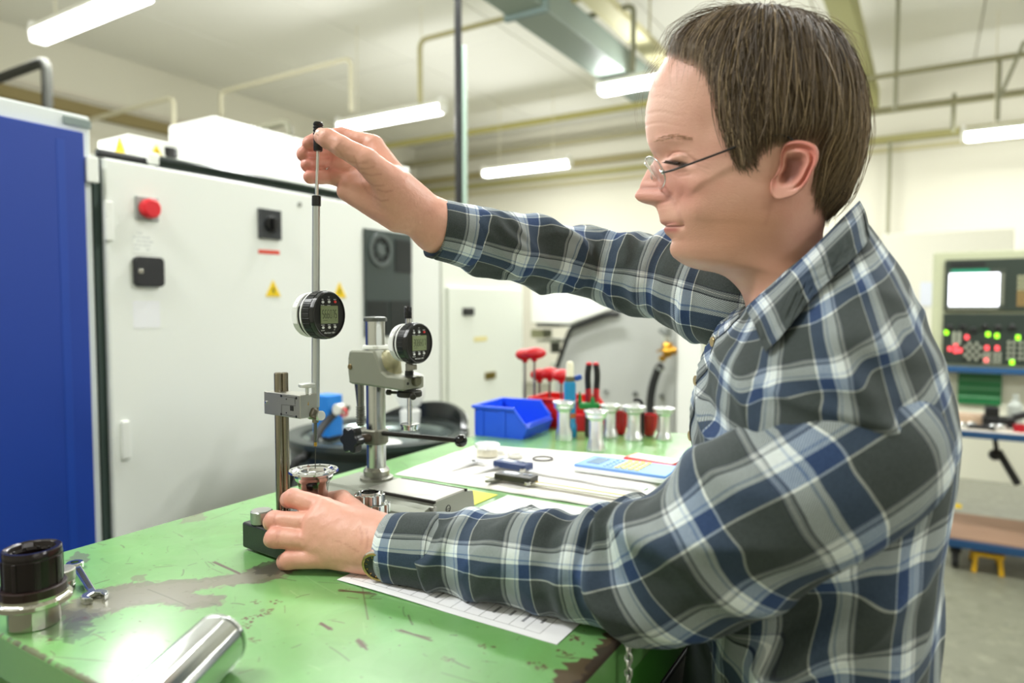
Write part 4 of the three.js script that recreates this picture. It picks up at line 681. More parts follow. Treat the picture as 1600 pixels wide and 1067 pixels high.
  part('rack_cover', beam(V(q2.x - 0.009, Y(602), -0.016), V(q2.x - 0.003, Y(640), -0.015), 0.003, 0.012), M.black, t);
  const ry = Y(681), rh = Y(669) - Y(692);
  part('clamp_ring', [put(rod(R * 1.26, rh, 0.002, 44), 0, ry - rh / 2, 0), put(box(0.034, rh * 0.9, 0.028, 0.004), -0.022, ry, 0.002)], mat('#77776a', 0.42, 0.5), t);
  const k0 = F(571, 683, 0.02), k1 = F(552, 687, 0.034);
  part('knob_stem', bar(V(k0.x + 0.006, ry, 0.014), V(k1.x + 0.004, k1.y + 0.001, 0.03), 0.0066, 0.001, 28), mat('#4b4136', 0.4, 0.6), t);
  const star = new THREE.Shape(); for (let i = 0; i <= 72; i++) { const a = i / 72 * 6.2832, r = 0.0165 + 0.0024 * Math.cos(6 * a); i ? star.lineTo(Math.cos(a) * r, Math.sin(a) * r) : star.moveTo(Math.cos(a) * r, Math.sin(a) * r); }
  const sk = put(new THREE.ExtrudeGeometry(star, { depth: 0.009, bevelEnabled: true, bevelThickness: 0.003, bevelSize: 0.002, bevelSegments: 4, curveSegments: 4 }), 0, 0, 0);
  sk.rotateY(-0.08); sk.translate(k1.x, k1.y, k1.z - 0.003);
  part('star_knob', sk, M.blackSatin, t, 'black six-lobed star knob');
  const l0 = V(R * 1.1, Y(674.5), 0.004), l1 = loc(at(714, 688, d - 0.035));
  part('clamp_lever', bar(l0, l1, 0.0037, 0.001, 20), mat('#2a2826', 0.3, 0.6), t, 'black lever');
  part('ball_knob', put(new THREE.SphereGeometry(0.0098, 32, 24), ...l1.clone().add(l1.clone().sub(l0).setLength(0.006)).toArray()), mat('#0d0d0e', 0.08), t, 'glossy black ball');
  // gauge on the arm
  const yaw = THREE.MathUtils.degToRad(56), nn = V(Math.sin(yaw), 0, Math.cos(yaw)), cc = W(o.x + sx, 0, o.z), ctr = V(cc.x, at(652, 534, d).y, cc.z).add(nn.clone().multiplyScalar(0.017));
  const di = indicator('digital_indicator', 'round black digital indicator on the grey cast arm of the heavy stand', ctr, yaw, '30.8607', 0.0300);
  const stem = nn.clone().multiplyScalar(-0.017), sl = V(0, 0, -0.017);
  part('stem', put(rod(0.0042, 0.016, 0.0005, 24), 0, 0.026, -0.0185), M.polished, di);
  part('stem_cap', put(lathe([[0, 0], [0.0058, 0], [0.0058, 0.004], [0.0053, 0.0045], [0.0058, 0.005], [0.0058, 0.010], [0.0053, 0.0105], [0.0058, 0.011], [0.0058, 0.0165], [0.005, 0.018], [0, 0.018]], 28), 0, 0.036, -0.0185), M.black, di, 'black plunger cap');
  part('lower_stem', put(rod(0.004, 0.02, 0.0005, 24), 0, -0.044, -0.017), M.polished, di);
}
// ---------------------------------------------------------------- hubs
function spool(name, label, p, h, rf, rw, group, lobes) {
  const t = thing(name, label, 'hub', p, 0, group);
  const pr = [[rf * 0.5, h * 0.03], [rf * 0.55, 0], [rf * 0.78, 0], [rf * 0.82, h * 0.02], [rf * 0.82, h * 0.07], [rf * 0.78, h * 0.1], [rw * 1.45, h * 0.2], [rw * 1.1, h * 0.36], [rw * 0.98, h * 0.55], [rw * 1.02, h * 0.7], [rf * 0.72, h * 0.8], [rf * 0.94, h * 0.84], [rf * 0.94, h * 0.91], [rf * 1.02, h * 0.945], [rf * 1.08, h * 0.955], [rf * 1.08, h * 0.985], [rf * 1.04, h], [rf * 0.72, h], [rf * 0.66, h * 0.985], [rf * 0.62, h * 0.9], [rf * 0.6, h * 0.05], [rf * 0.5, h * 0.03]];
  part('hub_shell', lathe(pr, 56), mat('#e9ebea', 0.3, 0.85), t);
  const n = lobes || 12;
  for (let i = 0; i < n; i++) { const a = i / n * 6.283; part('spoke_hole', put(rod(rf * 0.05, h * 0.003 + 0.0004, 0.0001, 10), Math.cos(a) * rf * 0.88, h - 0.0002, Math.sin(a) * rf * 0.88), mat('#3b3b3a', 0.5), t); }
  return t;
}
{
  const c = at(490, 740, 0.872), y0 = TOP + 0.036, top = at(490, 733, 0.872).y, h = top - y0, r = 0.0312;
  const t = thing('wheel_hub', 'polished aluminium hub with a wide top flange held on the granite base', 'hub', V(c.x, y0, c.z));
  part('hub_shell', lathe([[0.013, 0.001], [0.02, 0], [0.029, 0], [0.030, 0.001], [0.030, 0.004], [0.028, 0.005], [0.021, 0.009], [0.0182, 0.016], [0.0175, 0.028], [0.018, h * 0.6], [0.0205, h * 0.76], [0.0238, h * 0.82], [0.0242, h * 0.87], [0.0225, h * 0.9], [0.0235, h * 0.94], [r * 0.97, h - 0.0034], [r, h - 0.0026], [r, h - 0.0012], [r * 0.98, h], [r * 0.84, h - 0.0005], [r * 0.76, h - 0.003], [0.0198, h - 0.003], [0.0195, h - 0.0015], [0.0158, h - 0.0015], [0.0152, h - 0.004], [0.0145, h - 0.006], [0.0145, 0.004], [0.013, 0.001]], 80), M.polished, t);
  part('inner_ring', put(ringSolid(0.0105, 0.0143, 0.006, 0.0006, 6), 0, h - 0.013, 0), M.chrome, t);
  for (let i = 0; i < 12; i++) { const a = i / 12 * 6.283; part('spoke_hole', put(rod(0.0013, 0.0006, 0.0001, 12), Math.cos(a) * r * 0.9, h - 0.0007, Math.sin(a) * r * 0.9), mat('#444443', 0.5), t); }
  const L = ['silver hub in front of the blue tube and beside the red bin', 'silver hub standing alone nearest the calculator, before the others', 'silver hub behind the front one, beside the green clip', 'silver hub between the two dark red cups', 'silver hub last in the row beside the white post'];
  const S5 = [[881, 688, 0.05, 0.0245, 0.0135], [931, 704, 0.05, 0.0245, 0.012], [953, 683, 0, 0.0235, 0.0115], [990, 687, 0, 0.026, 0.012], [1037, 687, 0, 0.0235, 0.0105]], tops = [627, 641, 632, 634, 637];
  S5.forEach(([u, v, , rf, rw], i) => { const p = B(u, v), h = at(u, tops[i], -p.z).y - TOP; spool('wheel_hub', L[i], p, h, rf, rw, 'silver hubs at the far end of the bench', 10); });
}
// ---------------------------------------------------------------- small parts at the near end
{
  const Mk = (u, v) => B(u, v);
  let p = Mk(54, 974), k = -p.z / 1067, t = thing('cassette_body', 'dark brown and black bored cylinder with a flange standing on a bright ring', 'machine part', p);
  part('steel_spigot', lathe([[0.012, 0.001], [0.0215, 0], [0.0222, 0.001], [0.0222, 38 * k], [0.012, 38 * k], [0.012, 0.001]], 56), mat('#b5b5a8', 0.22, 1), t);
  part('steel_flange', lathe([[0.012, 36 * k], [0.0315, 36 * k], [0.0325, 38 * k], [0.0325, 44 * k], [0.031, 47 * k], [0.029, 48 * k], [0.029, 52 * k], [0.012, 52 * k], [0.012, 36 * k]], 64), mat('#c4c2b5', 0.2, 1), t);
  part('brown_ring', lathe([[0.012, 50 * k], [0.0278, 50 * k], [0.0286, 52 * k], [0.0286, 64 * k], [0.0276, 66 * k], [0.012, 66 * k], [0.012, 50 * k]], 64), mat('#2b1a17', 0.35, 0.2), t, 'dark brown ring');
  part('black_bore_body', lathe([[0.0165, 60 * k], [0.025, 60 * k], [0.025, 110 * k], [0.0245, 111.5 * k], [0.025, 113 * k], [0.025, 122 * k], [0.0242, 124 * k], [0.0205, 124 * k], [0.0195, 123 * k], [0.0185, 116 * k], [0.0165, 112 * k], [0.0165, 60 * k]], 64), mat('#1c1415', 0.22, 0.3), t, 'black bored body');
  for (let i = 0; i < 8; i++) { const a = i / 8 * 6.283; part('spline', put(box(0.004, 50 * k, 0.0016, 0.0005), Math.cos(a) * 0.025, 85 * k, Math.sin(a) * 0.025, 0, -a + Math.PI / 2, 0), mat('#21181a', 0.3, 0.3), t); }
  for (let i = 0; i < 10; i++) { const a = i / 10 * 6.283; part('inner_tooth', put(box(0.0022, 20 * k, 0.0028, 0.0005), Math.cos(a) * 0.0178, 106 * k, Math.sin(a) * 0.0178, 0, -a, 0), mat('#2c2a28', 0.3, 0.5), t); }
  p = Mk(94, 924); k = -p.z / 1067; t = thing('steel_plug', 'bright knurled steel plug standing behind the black bored cylinder', 'machine part', p);
  part('plug_body', lathe([[0, 0], [0.0135, 0], [0.0142, 0.0008], [0.0142, 18 * k], [0.0135, 20 * k], [0, 20 * k]], 40), M.steel, t);
  part('knurled_head', lathe([[0, 19 * k], [0.0145, 19 * k], [0.015, 20 * k], [0.015, 35 * k], [0.0138, 36.5 * k], [0, 36.5 * k]], 40), mat('#aaa9a0', 0.4, 0.9, { bumpMap: brushTex, bumpScale: 0.0004 }), t);
  // wrench
  const a = B(117, 888), b = B(148, 937), L = a.distanceTo(b), yaw = Math.atan2(-(b.z - a.z), b.x - a.x);
  t = thing('open_wrench', 'small chrome open-ended wrench lying on the worn bench top', 'wrench', V(a.x, TOP, a.z), yaw);
  const lay = (g, y) => put(g, 0, y, 0, -Math.PI / 2);
  const ws = 0.0048;
  part('shaft', lay(plate([[0.006, -ws], [L - 0.008, -ws * 0.8], [L - 0.008, ws * 0.8], [0.006, ws]], 0.005, 0.0012), 0.001), M.chrome, t);
  const jaw = new THREE.Shape(); const jr = 0.0128; jaw.moveTo(L - 0.011, -0.005); jaw.absarc(L, 0, jr, Math.PI * 1.14, Math.PI * 1.84, false); jaw.lineTo(L + 0.0125, -0.0036); jaw.lineTo(L + 0.001, -0.0056); jaw.lineTo(L - 0.0045, 0); jaw.lineTo(L + 0.001, 0.0052); jaw.lineTo(L + 0.0115, 0.0076); jaw.absarc(L, 0, jr, Math.PI * 0.26, Math.PI * 0.86, false); jaw.closePath();
  part('open_jaw', lay(plate(jaw, 0.0065, 0.0012), 0.0003), M.chrome, t);
  part('ring_end', put(lathe([[0.0045, 0], [0.0085, 0], [0.0092, 0.001], [0.0092, 0.0065], [0.0085, 0.0075], [0.0045, 0.0075], [0.0045, 0]], 24), 0, 0.0003, 0), M.chrome, t);
  part('stamped_panel', lay(plate([[0.02, -0.002], [L - 0.022, -0.0018], [L - 0.022, 0.0018], [0.02, 0.002]], 0.0006, 0.0001), 0.0058), M.darkSteel, t);
  // lying cylinder
  const r = 0.0245, e = onY(343, 1001, TOP + r), f = onY(243, 1101, TOP + r), dir = f.clone().sub(e).setY(0).normalize();
  t = thing('steel_cylinder', 'blurred bright steel cylinder lying at the lower picture edge', 'machine part', e.clone(), Math.atan2(-dir.z, dir.x));
  const hx = (g) => put(g, 0, 0, 0, 0, 0, -Math.PI / 2);
  part('cylinder_body', hx(lathe([[0, 0.0075], [r - 0.001, 0.0075], [r, 0.0085], [r, 0.15], [r - 0.002, 0.152], [0, 0.152]], 72)), mat('#c9ccca', 0.14, 1), t);
  part('stepped_end', hx(lathe([[0, 0], [r * 0.9, 0], [r * 0.985, 0.0012], [r * 0.985, 0.0052], [r * 0.94, 0.0056], [r * 0.94, 0.0078], [0, 0.0078]], 60)), mat('#b9bcba', 0.2, 1), t);
}
// ---------------------------------------------------------------- gear rings in front of the second stand
{
  const gear = (name, label, p, turn, ro, ri, h, n) => {
    const t = thing(name, label, 'gear', p, turn, 'chrome gear rings by the heavy stand'), s = new THREE.Shape(), N = n * 12;
    for (let i = 0; i <= N; i++) { const a = i / N * 6.2832, r = ro * (1 + 0.09 * Math.tanh(3 * Math.cos(n * a))); i ? s.lineTo(Math.cos(a) * r, Math.sin(a) * r) : s.moveTo(Math.cos(a) * r, Math.sin(a) * r); }
    part('toothed_ring', put(plate(s, h, 0.0008, [circlePath(0, 0, ri)]), 0, 0, 0, -Math.PI / 2), M.chrome, t);
    part('inner_bush', put(ringSolid(ri * 0.86, ri * 1.02, h * 1.15, 0.0005, 40), 0, 0, 0), M.polished, t);
    return t;
  };
  const p = onRoomZ(585, 822, -0.664); p.y = TOP; const z = -p.z, q = at(587, 800, z), y2 = at(578, 781, z);
  single('white_block', 'small white block under the chrome gear rings', 'block', put(box(0.03, q.y - TOP - 0.001, 0.026, 0.002), 0, (q.y - TOP) / 2, 0), M.white, p, -TURN);
  gear('gear_ring', 'chrome gear ring with wide lobes, the lower of the two by the heavy stand', V(q.x, q.y - 0.001, p.z), 0.3, 0.0178, 0.012, 0.0135, 9);
  gear('gear_ring', 'chrome gear ring lying on top of the other by the heavy stand', V(y2.x, q.y + 0.0127, p.z + 0.001), 0, 0.0184, 0.0132, 0.013, 10);
}
// ---------------------------------------------------------------- cloth, papers, calipers
{
  const quad = (name, label, cat, c, th, wav, m, n = 40, edge = 0.04) => {   // a sheet through four bench corners
    const o = c[0].clone(); o.y = TOP; const pos = [], uv = [], idx = [];
    for (const side of [0, 1]) for (let j = 0; j <= n; j++) for (let i = 0; i <= n; i++) {
      const s = i / n, q = j / n, p = c[0].clone().lerp(c[1], s).lerp(c[3].clone().lerp(c[2], s), q).sub(o), e = Math.min(s, 1 - s, q, 1 - q) / edge, k = Math.min(1, e);
      pos.push(p.x, side ? 0.0004 + Math.max(0, wav(p.x, p.z, s, q)) * 0.5 * (1 - th) : 0.0008 + (th ? 0.005 * Math.sqrt(k) : 0) + Math.max(0, wav(p.x, p.z, s, q)), p.z); uv.push(s, 1 - q);
    }
    const N = (n + 1) * (n + 1), I = (a, b, c2) => idx.push(a, b, c2);
    for (let j = 0; j < n; j++) for (let i = 0; i < n; i++) { const a = j * (n + 1) + i, b = a + 1, d = a + n + 1, e = d + 1; I(a, d, b); I(b, d, e); I(N + a, N + b, N + d); I(N + b, N + e, N + d); }
    for (let i = 0; i < n; i++) for (const [a, b] of [[i, i + 1], [n * (n + 1) + i + 1, n * (n + 1) + i], [(i + 1) * (n + 1), i * (n + 1)], [i * (n + 1) + n, (i + 1) * (n + 1) + n]]) { I(a, b, N + a); I(b, N + b, N + a); }
    const g = new THREE.BufferGeometry(); g.setAttribute('position', new THREE.Float32BufferAttribute(pos, 3)); g.setAttribute('uv', new THREE.Float32BufferAttribute(uv, 2)); g.setIndex(idx); g.computeVertexNormals();
    const nrm = g.attributes.normal; let up = 0; for (let i = 0; i < N; i++) up += nrm.getY(i); if (up < 0) { g.index.array.reverse(); g.computeVertexNormals(); }
    return single(name, label, cat, g, m, o);
  };
  const R4 = (x, z) => W(x, TOP, z);
  quad('work_cloth', 'thick white cloth spread under the two calipers', 'cloth', [B(617, 742), B(744, 697), B(1075, 722), B(985, 801)], 1, (x, z) => 0.0012 * (1 + fbm(x * 30, z * 30, 2)), mat('#f3f1ea', 0.9, 0, { bumpMap: grainTex, bumpScale: 0.0006 }), 60, 0.05);
  const form = tex(canvas(700, 990, (g) => { g.fillStyle = '#f6f6f8'; g.fillRect(0, 0, 700, 990); g.strokeStyle = '#777'; g.fillStyle = '#8a8a8e'; g.lineWidth = 2; for (let i = 0; i < 14; i++) { g.strokeRect(40, 40 + i * 62, 620, 62); for (const x of [180, 300, 420, 520]) g.strokeRect(x, 40 + i * 62, 1, 62); for (let k = 0; k < 5; k++) if (rnd() < 0.8) g.fillRect(52 + k * 122, 64 + i * 62, rr(30, 84), 11); } }));
  quad('printed_form', 'printed form with a table lying under the forearm', 'paper', [R4(-0.568, -0.72), R4(-0.566, -0.546), R4(-0.284, -0.544), R4(-0.284, -0.72)], 0, (x, z, s, q) => 0.0016 * Math.sin(q * 5 + 0.4) * s * s, mat('#ffffff', 0.75, 0, { map: form }), 24);
  const sheet = tex(canvas(512, 724, (g) => { g.fillStyle = '#f7f7f5'; g.fillRect(0, 0, 512, 724); g.fillStyle = '#d5d6d6'; for (let i = 0; i < 9; i++) g.fillRect(150, 60 + i * 12, rr(20, 70), 5); for (let i = 0; i < 4; i++) g.fillRect(60, 300 + i * 60, rr(60, 200), 5); }));
  quad('paper_sheet', 'white sheet of paper lying between the forearm and the cloth', 'paper', [R4(-0.585, -0.945), R4(-0.585, -0.735), R4(-0.3, -0.735), R4(-0.3, -0.945)], 0, () => 0.0003, mat('#ffffff', 0.8, 0, { map: sheet }), 16);
  quad('sticky_note', 'yellow note sticking out beside the steel base of the heavy stand', 'note', [R4(-0.69, -0.938), R4(-0.6, -0.938), R4(-0.6, -0.856), R4(-0.69, -0.856)], 0, () => 0.0003, mat('#f4ef62', 0.8), 8);
  const y = TOP + 0.009;
  function caliper(name, label, c0, c1, jawTip, slideAt, m, bodyM, printed, second) {
    const dir = c1.clone().sub(c0), L = dir.length(), yaw = Math.atan2(-dir.z, dir.x), t = thing(name, label, 'caliper', V(c0.x, y, c0.z), yaw);
    const jl = jawTip, lay = (g, yy) => put(g, 0, yy, 0, -Math.PI / 2);        // plate x,y -> bench x,-z
    part('beam', lay(plate([[-0.012, -0.007], [L, -0.007], [L, 0.007], [-0.012, 0.007]], 0.0035, 0.0004), 0.002), m, t);
    if (printed) part('scale_strip', lay(plate([[slideAt + 0.05, 0.002], [L, 0.002], [L, 0.0062], [slideAt + 0.05, 0.0062]], 0.0005, 0), 0.0055), printed, t, 'yellow scale strip');
    if (second) part('fixed_jaw', lay(plate([[-0.012, 0.006], [-0.012, -jl], [-0.004, -jl], [0.003, -0.02], [0.004, -0.006]], 0.0035, 0.0004), 0.002), m, t);
    part('sliding_jaw', lay(plate([[slideAt - 0.012, -0.006], [slideAt - 0.012, -jl], [slideAt - 0.006, -jl], [slideAt + 0.006, -0.018], [slideAt + 0.012, -0.006]], 0.0035, 0.0004), 0.002), second ? m : mat('#6b6c5f', 0.4, 0.5), t);
    const b = part('slider_housing', put(box(0.072, 0.012, 0.03, 0.002), slideAt + 0.03, 0.009, 0), bodyM, t);
    part('slider_display', put(box(0.03, 0.001, 0.013, 0.0004), slideAt + 0.02, 0.0152, -0.001), mat('#8f99a3', 0.25), b);
    part('slider_button', put(rod(0.0035, 0.0014, 0.0004, 16), slideAt + 0.045, 0.0148, -0.004), mat('#7d8694', 0.4), b);
    part('slider_button', put(rod(0.0035, 0.0014, 0.0004, 16), slideAt + 0.056, 0.0148, -0.004), mat('#7d8694', 0.4), b);
    part('thumb_roller', put(rod(0.006, 0.006, 0.001, 20), slideAt + 0.062, 0.003, 0.015), M.steel, b);
    return t;
  }
  const E = (u, v) => onY(u, v, y);
  const c0 = E(745, 724), c1 = E(1010, 768), s1 = E(778, 731).distanceTo(c0);
  caliper('digital_caliper', 'steel caliper with a dark blue slider housing and long open jaws', c0, c1, 0.072, s1, mat('#dcdde0', 0.3, 0.7), mat('#1d3566', 0.4), null, true);
  const d0 = E(770, 748), d1 = E(985, 782);
  caliper('digital_caliper', 'caliper with a black slider housing and a yellow-marked beam', d0, d1, 0.034, 0.018, mat('#d6d3c4', 0.35, 0.5), mat('#2d2e2a', 0.45), mat('#e3b92e', 0.5), false);
  // round parts, ring, calculator, wedge
  let p = E(761, 712); let t = thing('threaded_cap', 'tall white threaded cap standing on the cloth', 'cap', V(p.x, y, p.z)), k = -p.z / 1067;
  part('cap_body', lathe([[0, 0], [16 * k, 0], [17 * k, 1 * k], [17 * k, 11 * k], [16 * k, 12 * k], [0, 12 * k]], 36), mat('#d8d3c2', 0.35, 0.5), t);
  part('hex_head', put(rod(20 * k, 8 * k, 0.0012, 8), 0, 12 * k, 0), mat('#e9eaec', 0.25, 0.6), t);
  p = E(805, 714); k = -p.z / 1067; t = thing('threaded_cap', 'low white round cap lying beside the taller cap', 'cap', V(p.x, y, p.z));
  part('cap_body', lathe([[0, 0], [12 * k, 0], [13 * k, 1 * k], [13 * k, 6 * k], [11 * k, 9 * k], [0, 10 * k]], 36), mat('#e4e2da', 0.3, 0.4), t);
  part('cap_rim', put(ringSolid(9 * k, 13.4 * k, 3 * k, 0.001, 36), 0, 4 * k, 0), mat('#eeeeee', 0.3, 0.4), t);
  p = E(782, 708); single('washer_stack', 'small flat white washer between the two round caps', 'washer', ringSolid(0.006, 0.012, 0.006, 0.001, 32), mat('#ecebe6', 0.3, 0.4), V(p.x, y, p.z));
  p = E(848, 718); single('rubber_ring', 'thin black rubber ring lying on the cloth', 'ring', put(new THREE.TorusGeometry(0.0195, 0.0019, 12, 60), 0, 0.002, 0, Math.PI / 2), mat('#2a1f1b', 0.5), V(p.x, y, p.z));
  const ca = E(895, 736), cb = E(1040, 757), cy = Math.atan2(-(cb.z - ca.z), cb.x - ca.x), cwid = ca.distanceTo(cb);
  t = thing('pocket_calculator', 'pale blue pocket calculator with yellow keys on the cloth', 'calculator', V(ca.x, y, ca.z), cy);
  part('case_back', put(box(cwid, 0.009, 0.088, 0.002), cwid / 2, 0.0045, -0.044), mat('#eef0f0', 0.5), t);
  part('case_front', put(box(cwid - 0.002, 0.006, 0.086, 0.002), cwid / 2, 0.011, -0.044), mat('#6f9fe6', 0.45), t);
  part('display', put(box(0.026, 0.0016, 0.05, 0.0006), 0.03, 0.0142, -0.046), mat('#6c8aa8', 0.2), t);
  for (let i = 0; i < 4; i++) for (let j = 0; j < 5; j++) part('key', put(box(0.0085, 0.003, 0.009, 0.001), 0.082 + i * 0.0125, 0.0148, -0.014 - j * 0.0145), mat('#f0e08a', 0.5), t);
  for (let i = 0; i < 2; i++) for (let j = 0; j < 5; j++) part('function_key', put(box(0.006, 0.0024, 0.008, 0.001), 0.058 + i * 0.011, 0.0146, -0.014 - j * 0.0145), mat('#9cc0ee', 0.5), t);
  const wa = E(971, 724), wb = E(1045, 737), wy = Math.atan2(-(wb.z - wa.z), wb.x - wa.x), wl2 = wa.distanceTo(wb);
  t = thing('red_marker_case', 'red flat case with a white top beside the calculator', 'case', V(wa.x, y, wa.z), wy);
  part('case_body', put(box(wl2, 0.012, 0.05, 0.002), wl2 / 2, 0.006, -0.03), mat('#e62a1c', 0.4), t);
  part('white_panel', put(box(wl2 - 0.008, 0.002, 0.036, 0.0008), wl2 / 2 + 0.004, 0.0125, -0.03), M.white, t);
}
// ---------------------------------------------------------------- bins and tools at the far end
{
  function bin(name, label, p, turn, Lx, Dz, Hh, m) {
    const t = thing(name, label, 'bin', p, turn), th = 0.003, f = 0.034;    // front (scoop) towards +x
    const side = [[0.006, 0], [Lx - 0.012, 0], [Lx, Hh * 0.36], [Lx - 0.006, Hh * 0.5], [Lx - f, Hh], [0, Hh]];
    for (const z of [0, -Dz + th]) part('side_wall', [put(plate(side, th, 0.0006), 0, 0, z - th)], m, t);
    part('back_wall', put(box(th, Hh, Dz, 0.001), th / 2, Hh / 2, -Dz / 2 - th / 2), m, t);
    part('bin_floor', put(box(Lx - 0.014, th, Dz - 0.001, 0.001), Lx / 2 - 0.005, th / 2 + 0.0005, -Dz / 2), m, t);
    part('front_lip', [put(plate([[Lx - 0.0135, 0], [Lx - 0.0105, 0], [Lx + 0.001, Hh * 0.36], [Lx - 0.005, Hh * 0.48], [Lx - 0.008, Hh * 0.48], [Lx - 0.003, Hh * 0.36]], Dz - 0.002, 0.0006), 0, 0, -Dz)], m, t);
    for (const z of [0.002, -Dz - 0.002]) part('rim', [put(box(Lx - f + 0.006, 0.007, 0.008, 0.0015), (Lx - f) / 2, Hh - 0.003, z), beam(V(Lx - f, Hh - 0.003, z), V(Lx - 0.005, Hh * 0.48, z), 0.007, 0.006)], m, t);
    part('rim', put(box(0.008, 0.007, Dz + 0.008, 0.0015), -0.002, Hh - 0.003, -Dz / 2), m, t);
    for (const x of [0.018, Lx * 0.55]) part('wall_rib', put(box(0.016, Hh - 0.008, 0.002, 0.0008), x, Hh / 2 - 0.004, 0.0015), m, t);
    return t;
  }
  const a = B(741, 680), b = B(816, 687), yaw = Math.atan2(-(b.z - a.z), b.x - a.x), L = a.distanceTo(b), h = at(741, 633, -a.z).y - TOP;
  bin('storage_bin', 'blue plastic stacking bin with an open sloping front', a, yaw, L + 0.012, 0.155, h, mat('#1d58e6', 0.42));
  const ra = a.clone().add(V(Math.sin(yaw) * -0.175, 0, Math.cos(yaw) * -0.175)).add(V(0.062, 0, 0.02));
  bin('storage_bin', 'red plastic stacking bin behind the blue one', ra, yaw, L + 0.05, 0.12, h * 1.02, mat('#d8180f', 0.42));
  // hex keys with T handles in a block
  const hk = (name, label, u, vTop, vBot, d, len, turn) => {
    const p = at(u, vTop, d), base = TOP + 0.032, t = thing(name, label, 'hex key', V(p.x, base, p.z), turn, 'red handled hex keys behind the bins'), hh = p.y - base;
    part('blade', put(rod(0.0034, hh, 0.0006, 6), 0, 0, 0), mat('#8d8f8a', 0.3, 0.9), t);
    const hg = new THREE.SphereGeometry(1, 32, 20); hg.scale(len * 0.56, 0.0165, 0.019);
    part('handle', [put(hg, 0, hh, 0), put(lathe([[0, 0], [0.007, 0], [0.009, 0.012], [0, 0.014]], 20), 0, hh - 0.022, 0)], M.red, t, 'red rounded T handle');
  };
  const d = 1.86, blockP = at(845, 660, d);
  const spots = [[820, 554, 0.05, 0.5], [835, 552, 0.062, 0.35], [843, 585, 0.05, 0.5], [859, 583, 0.052, 0.5], [877, 586, 0.054, 0.5]];
  const hl = ['red T-handled hex key, the tall one farther left behind the bins', 'red T-handled hex key, the tall one with the largest handle', 'red T-handled hex key, first of the three shorter ones beside the tall pair', 'red T-handled hex key, middle of the three shorter ones', 'red T-handled hex key, the short one touching the blue tube'];
  spots.forEach(([u, v, l, tn], i) => hk('hex_key', hl[i], u, v, 660, d + (i === 0 ? 0.03 : 0) - (i > 1 ? 0.03 * (i - 3) : 0), l, tn));
  const bl = thing('tool_block', 'dark block holding the red handled hex keys behind the bins', 'tool holder', V(blockP.x, TOP, blockP.z), 0.2);
  part('block_body', put(box(0.17, 0.03, 0.12, 0.004), 0, 0.015, 0), M.darkGrey, bl);
  part('block_plate', put(box(0.16, 0.003, 0.11, 0.001), 0, 0.0305, 0), M.red, bl);
  // blue tube with cream nozzle
  let p = B(890, 682), k = -p.z / 1067, Y = (v) => at(890, v, -p.z).y - TOP, t = thing('grease_gun_tube', 'blue tube with a cream nozzle and a small blue lever', 'tube', p);
  part('tube_body', lathe([[0, 0], [11 * k, 0], [11.5 * k, 2 * k], [11.5 * k, Y(664)], [9.5 * k, Y(660)], [9.5 * k, Y(598)], [8 * k, Y(596)], [0, Y(596)]], 36), mat('#1583b4', 0.4), t);
  part('dark_ring', lathe([[0, Y(598)], [7.5 * k, Y(598)], [8 * k, Y(595)], [7 * k, Y(588)], [0, Y(588)]], 30), mat('#6d6a52', 0.4, 0.4), t);
  part('nozzle', lathe([[0, Y(589)], [6.2 * k, Y(589)], [6 * k, Y(570)], [4.5 * k, Y(565)], [0, Y(564)]], 30), mat('#efe9cf', 0.45), t, 'cream nozzle');
  part('lever', put(box(12 * k, 9 * k, 0.012, 0.004), 13 * k, Y(590), 0, 0, 0, 0.3), mat('#1c4a9c', 0.4), t);
  part('tube_label', lathe([[9.6 * k, Y(652)], [9.8 * k, Y(652)], [9.8 * k, Y(645)], [9.6 * k, Y(645)]], 30), mat('#b8642a', 0.5), t);
  // pliers standing in the green clip rack
  p = B(929, 684); p.z -= 0.05; k = -p.z / 1067; const X = (u) => (u - 929) * k; Y = (v) => at(929, v, -p.z).y - TOP;
  t = thing('wire_pliers', 'pliers with black grips and red ends standing upright at the back', 'pliers', p.clone());
  for (const s of [-1, 1]) {
    const pts = [[5.5, 571], [7, 580], [7.4, 592], [6.6, 606], [6, 626]].map(([dx, v]) => V(s * dx * k, Y(v), 0));
    const h = part('grip', hose(pts, 4.8 * k, 40, 14), M.black, t, 'black grip');
    part('red_sleeve', hose([[6.4, 608], [6.2, 616], [6, 628]].map(([dx, v]) => V(s * dx * k, Y(v), 0)), 5.0 * k, 20, 14), M.red, h);
    part('red_tip', put(new THREE.SphereGeometry(4.6 * k, 20, 14), s * 5.4 * k, Y(569), 0, 0, 0, 0, 1.1, 0.8, 1), M.red, h);
  }
  part('plier_head', [put(box(10 * k, Y(624) + 0.0, 0.012, 0.003), 0, Y(624) / 2, 0), put(rod(6 * k, 0.014, 0.002, 24), 0, Y(628), 0.007, -Math.PI / 2)], M.darkSteel, t);
  t = thing('green_clip', 'green plastic clip rack in front of the pliers', 'clip', V(p.x - 0.004, TOP, p.z + 0.03));
  part('clip_bar', put(box(32 * k, 9 * k, 0.03, 0.004), -5 * k, Y(631), 0), M.green, t);
  part('clip_post', put(lathe([[0, 0], [0.005, 0], [0.004, 0.02], [0.001, 0.03], [0, 0.03]], 16), -19 * k, Y(628), 0), M.green, t);
  part('clip_post', put(lathe([[0, 0], [0.005, 0], [0.004, 0.014], [0.001, 0.02], [0, 0.02]], 16), 0, Y(628), 0.01), M.green, t);
  part('clip_stand', put(box(0.008, Y(633), 0.02, 0.002), -8 * k, Y(633) / 2, 0), M.darkGrey, t);
  p = B(910, 672); k = -p.z / 1067; single('red_box', 'small red box behind the front hubs', 'box', put(box(30 * k, 26 * k, 0.04, 0.003), 0, 13 * k, 0), M.red, p, -0.2);
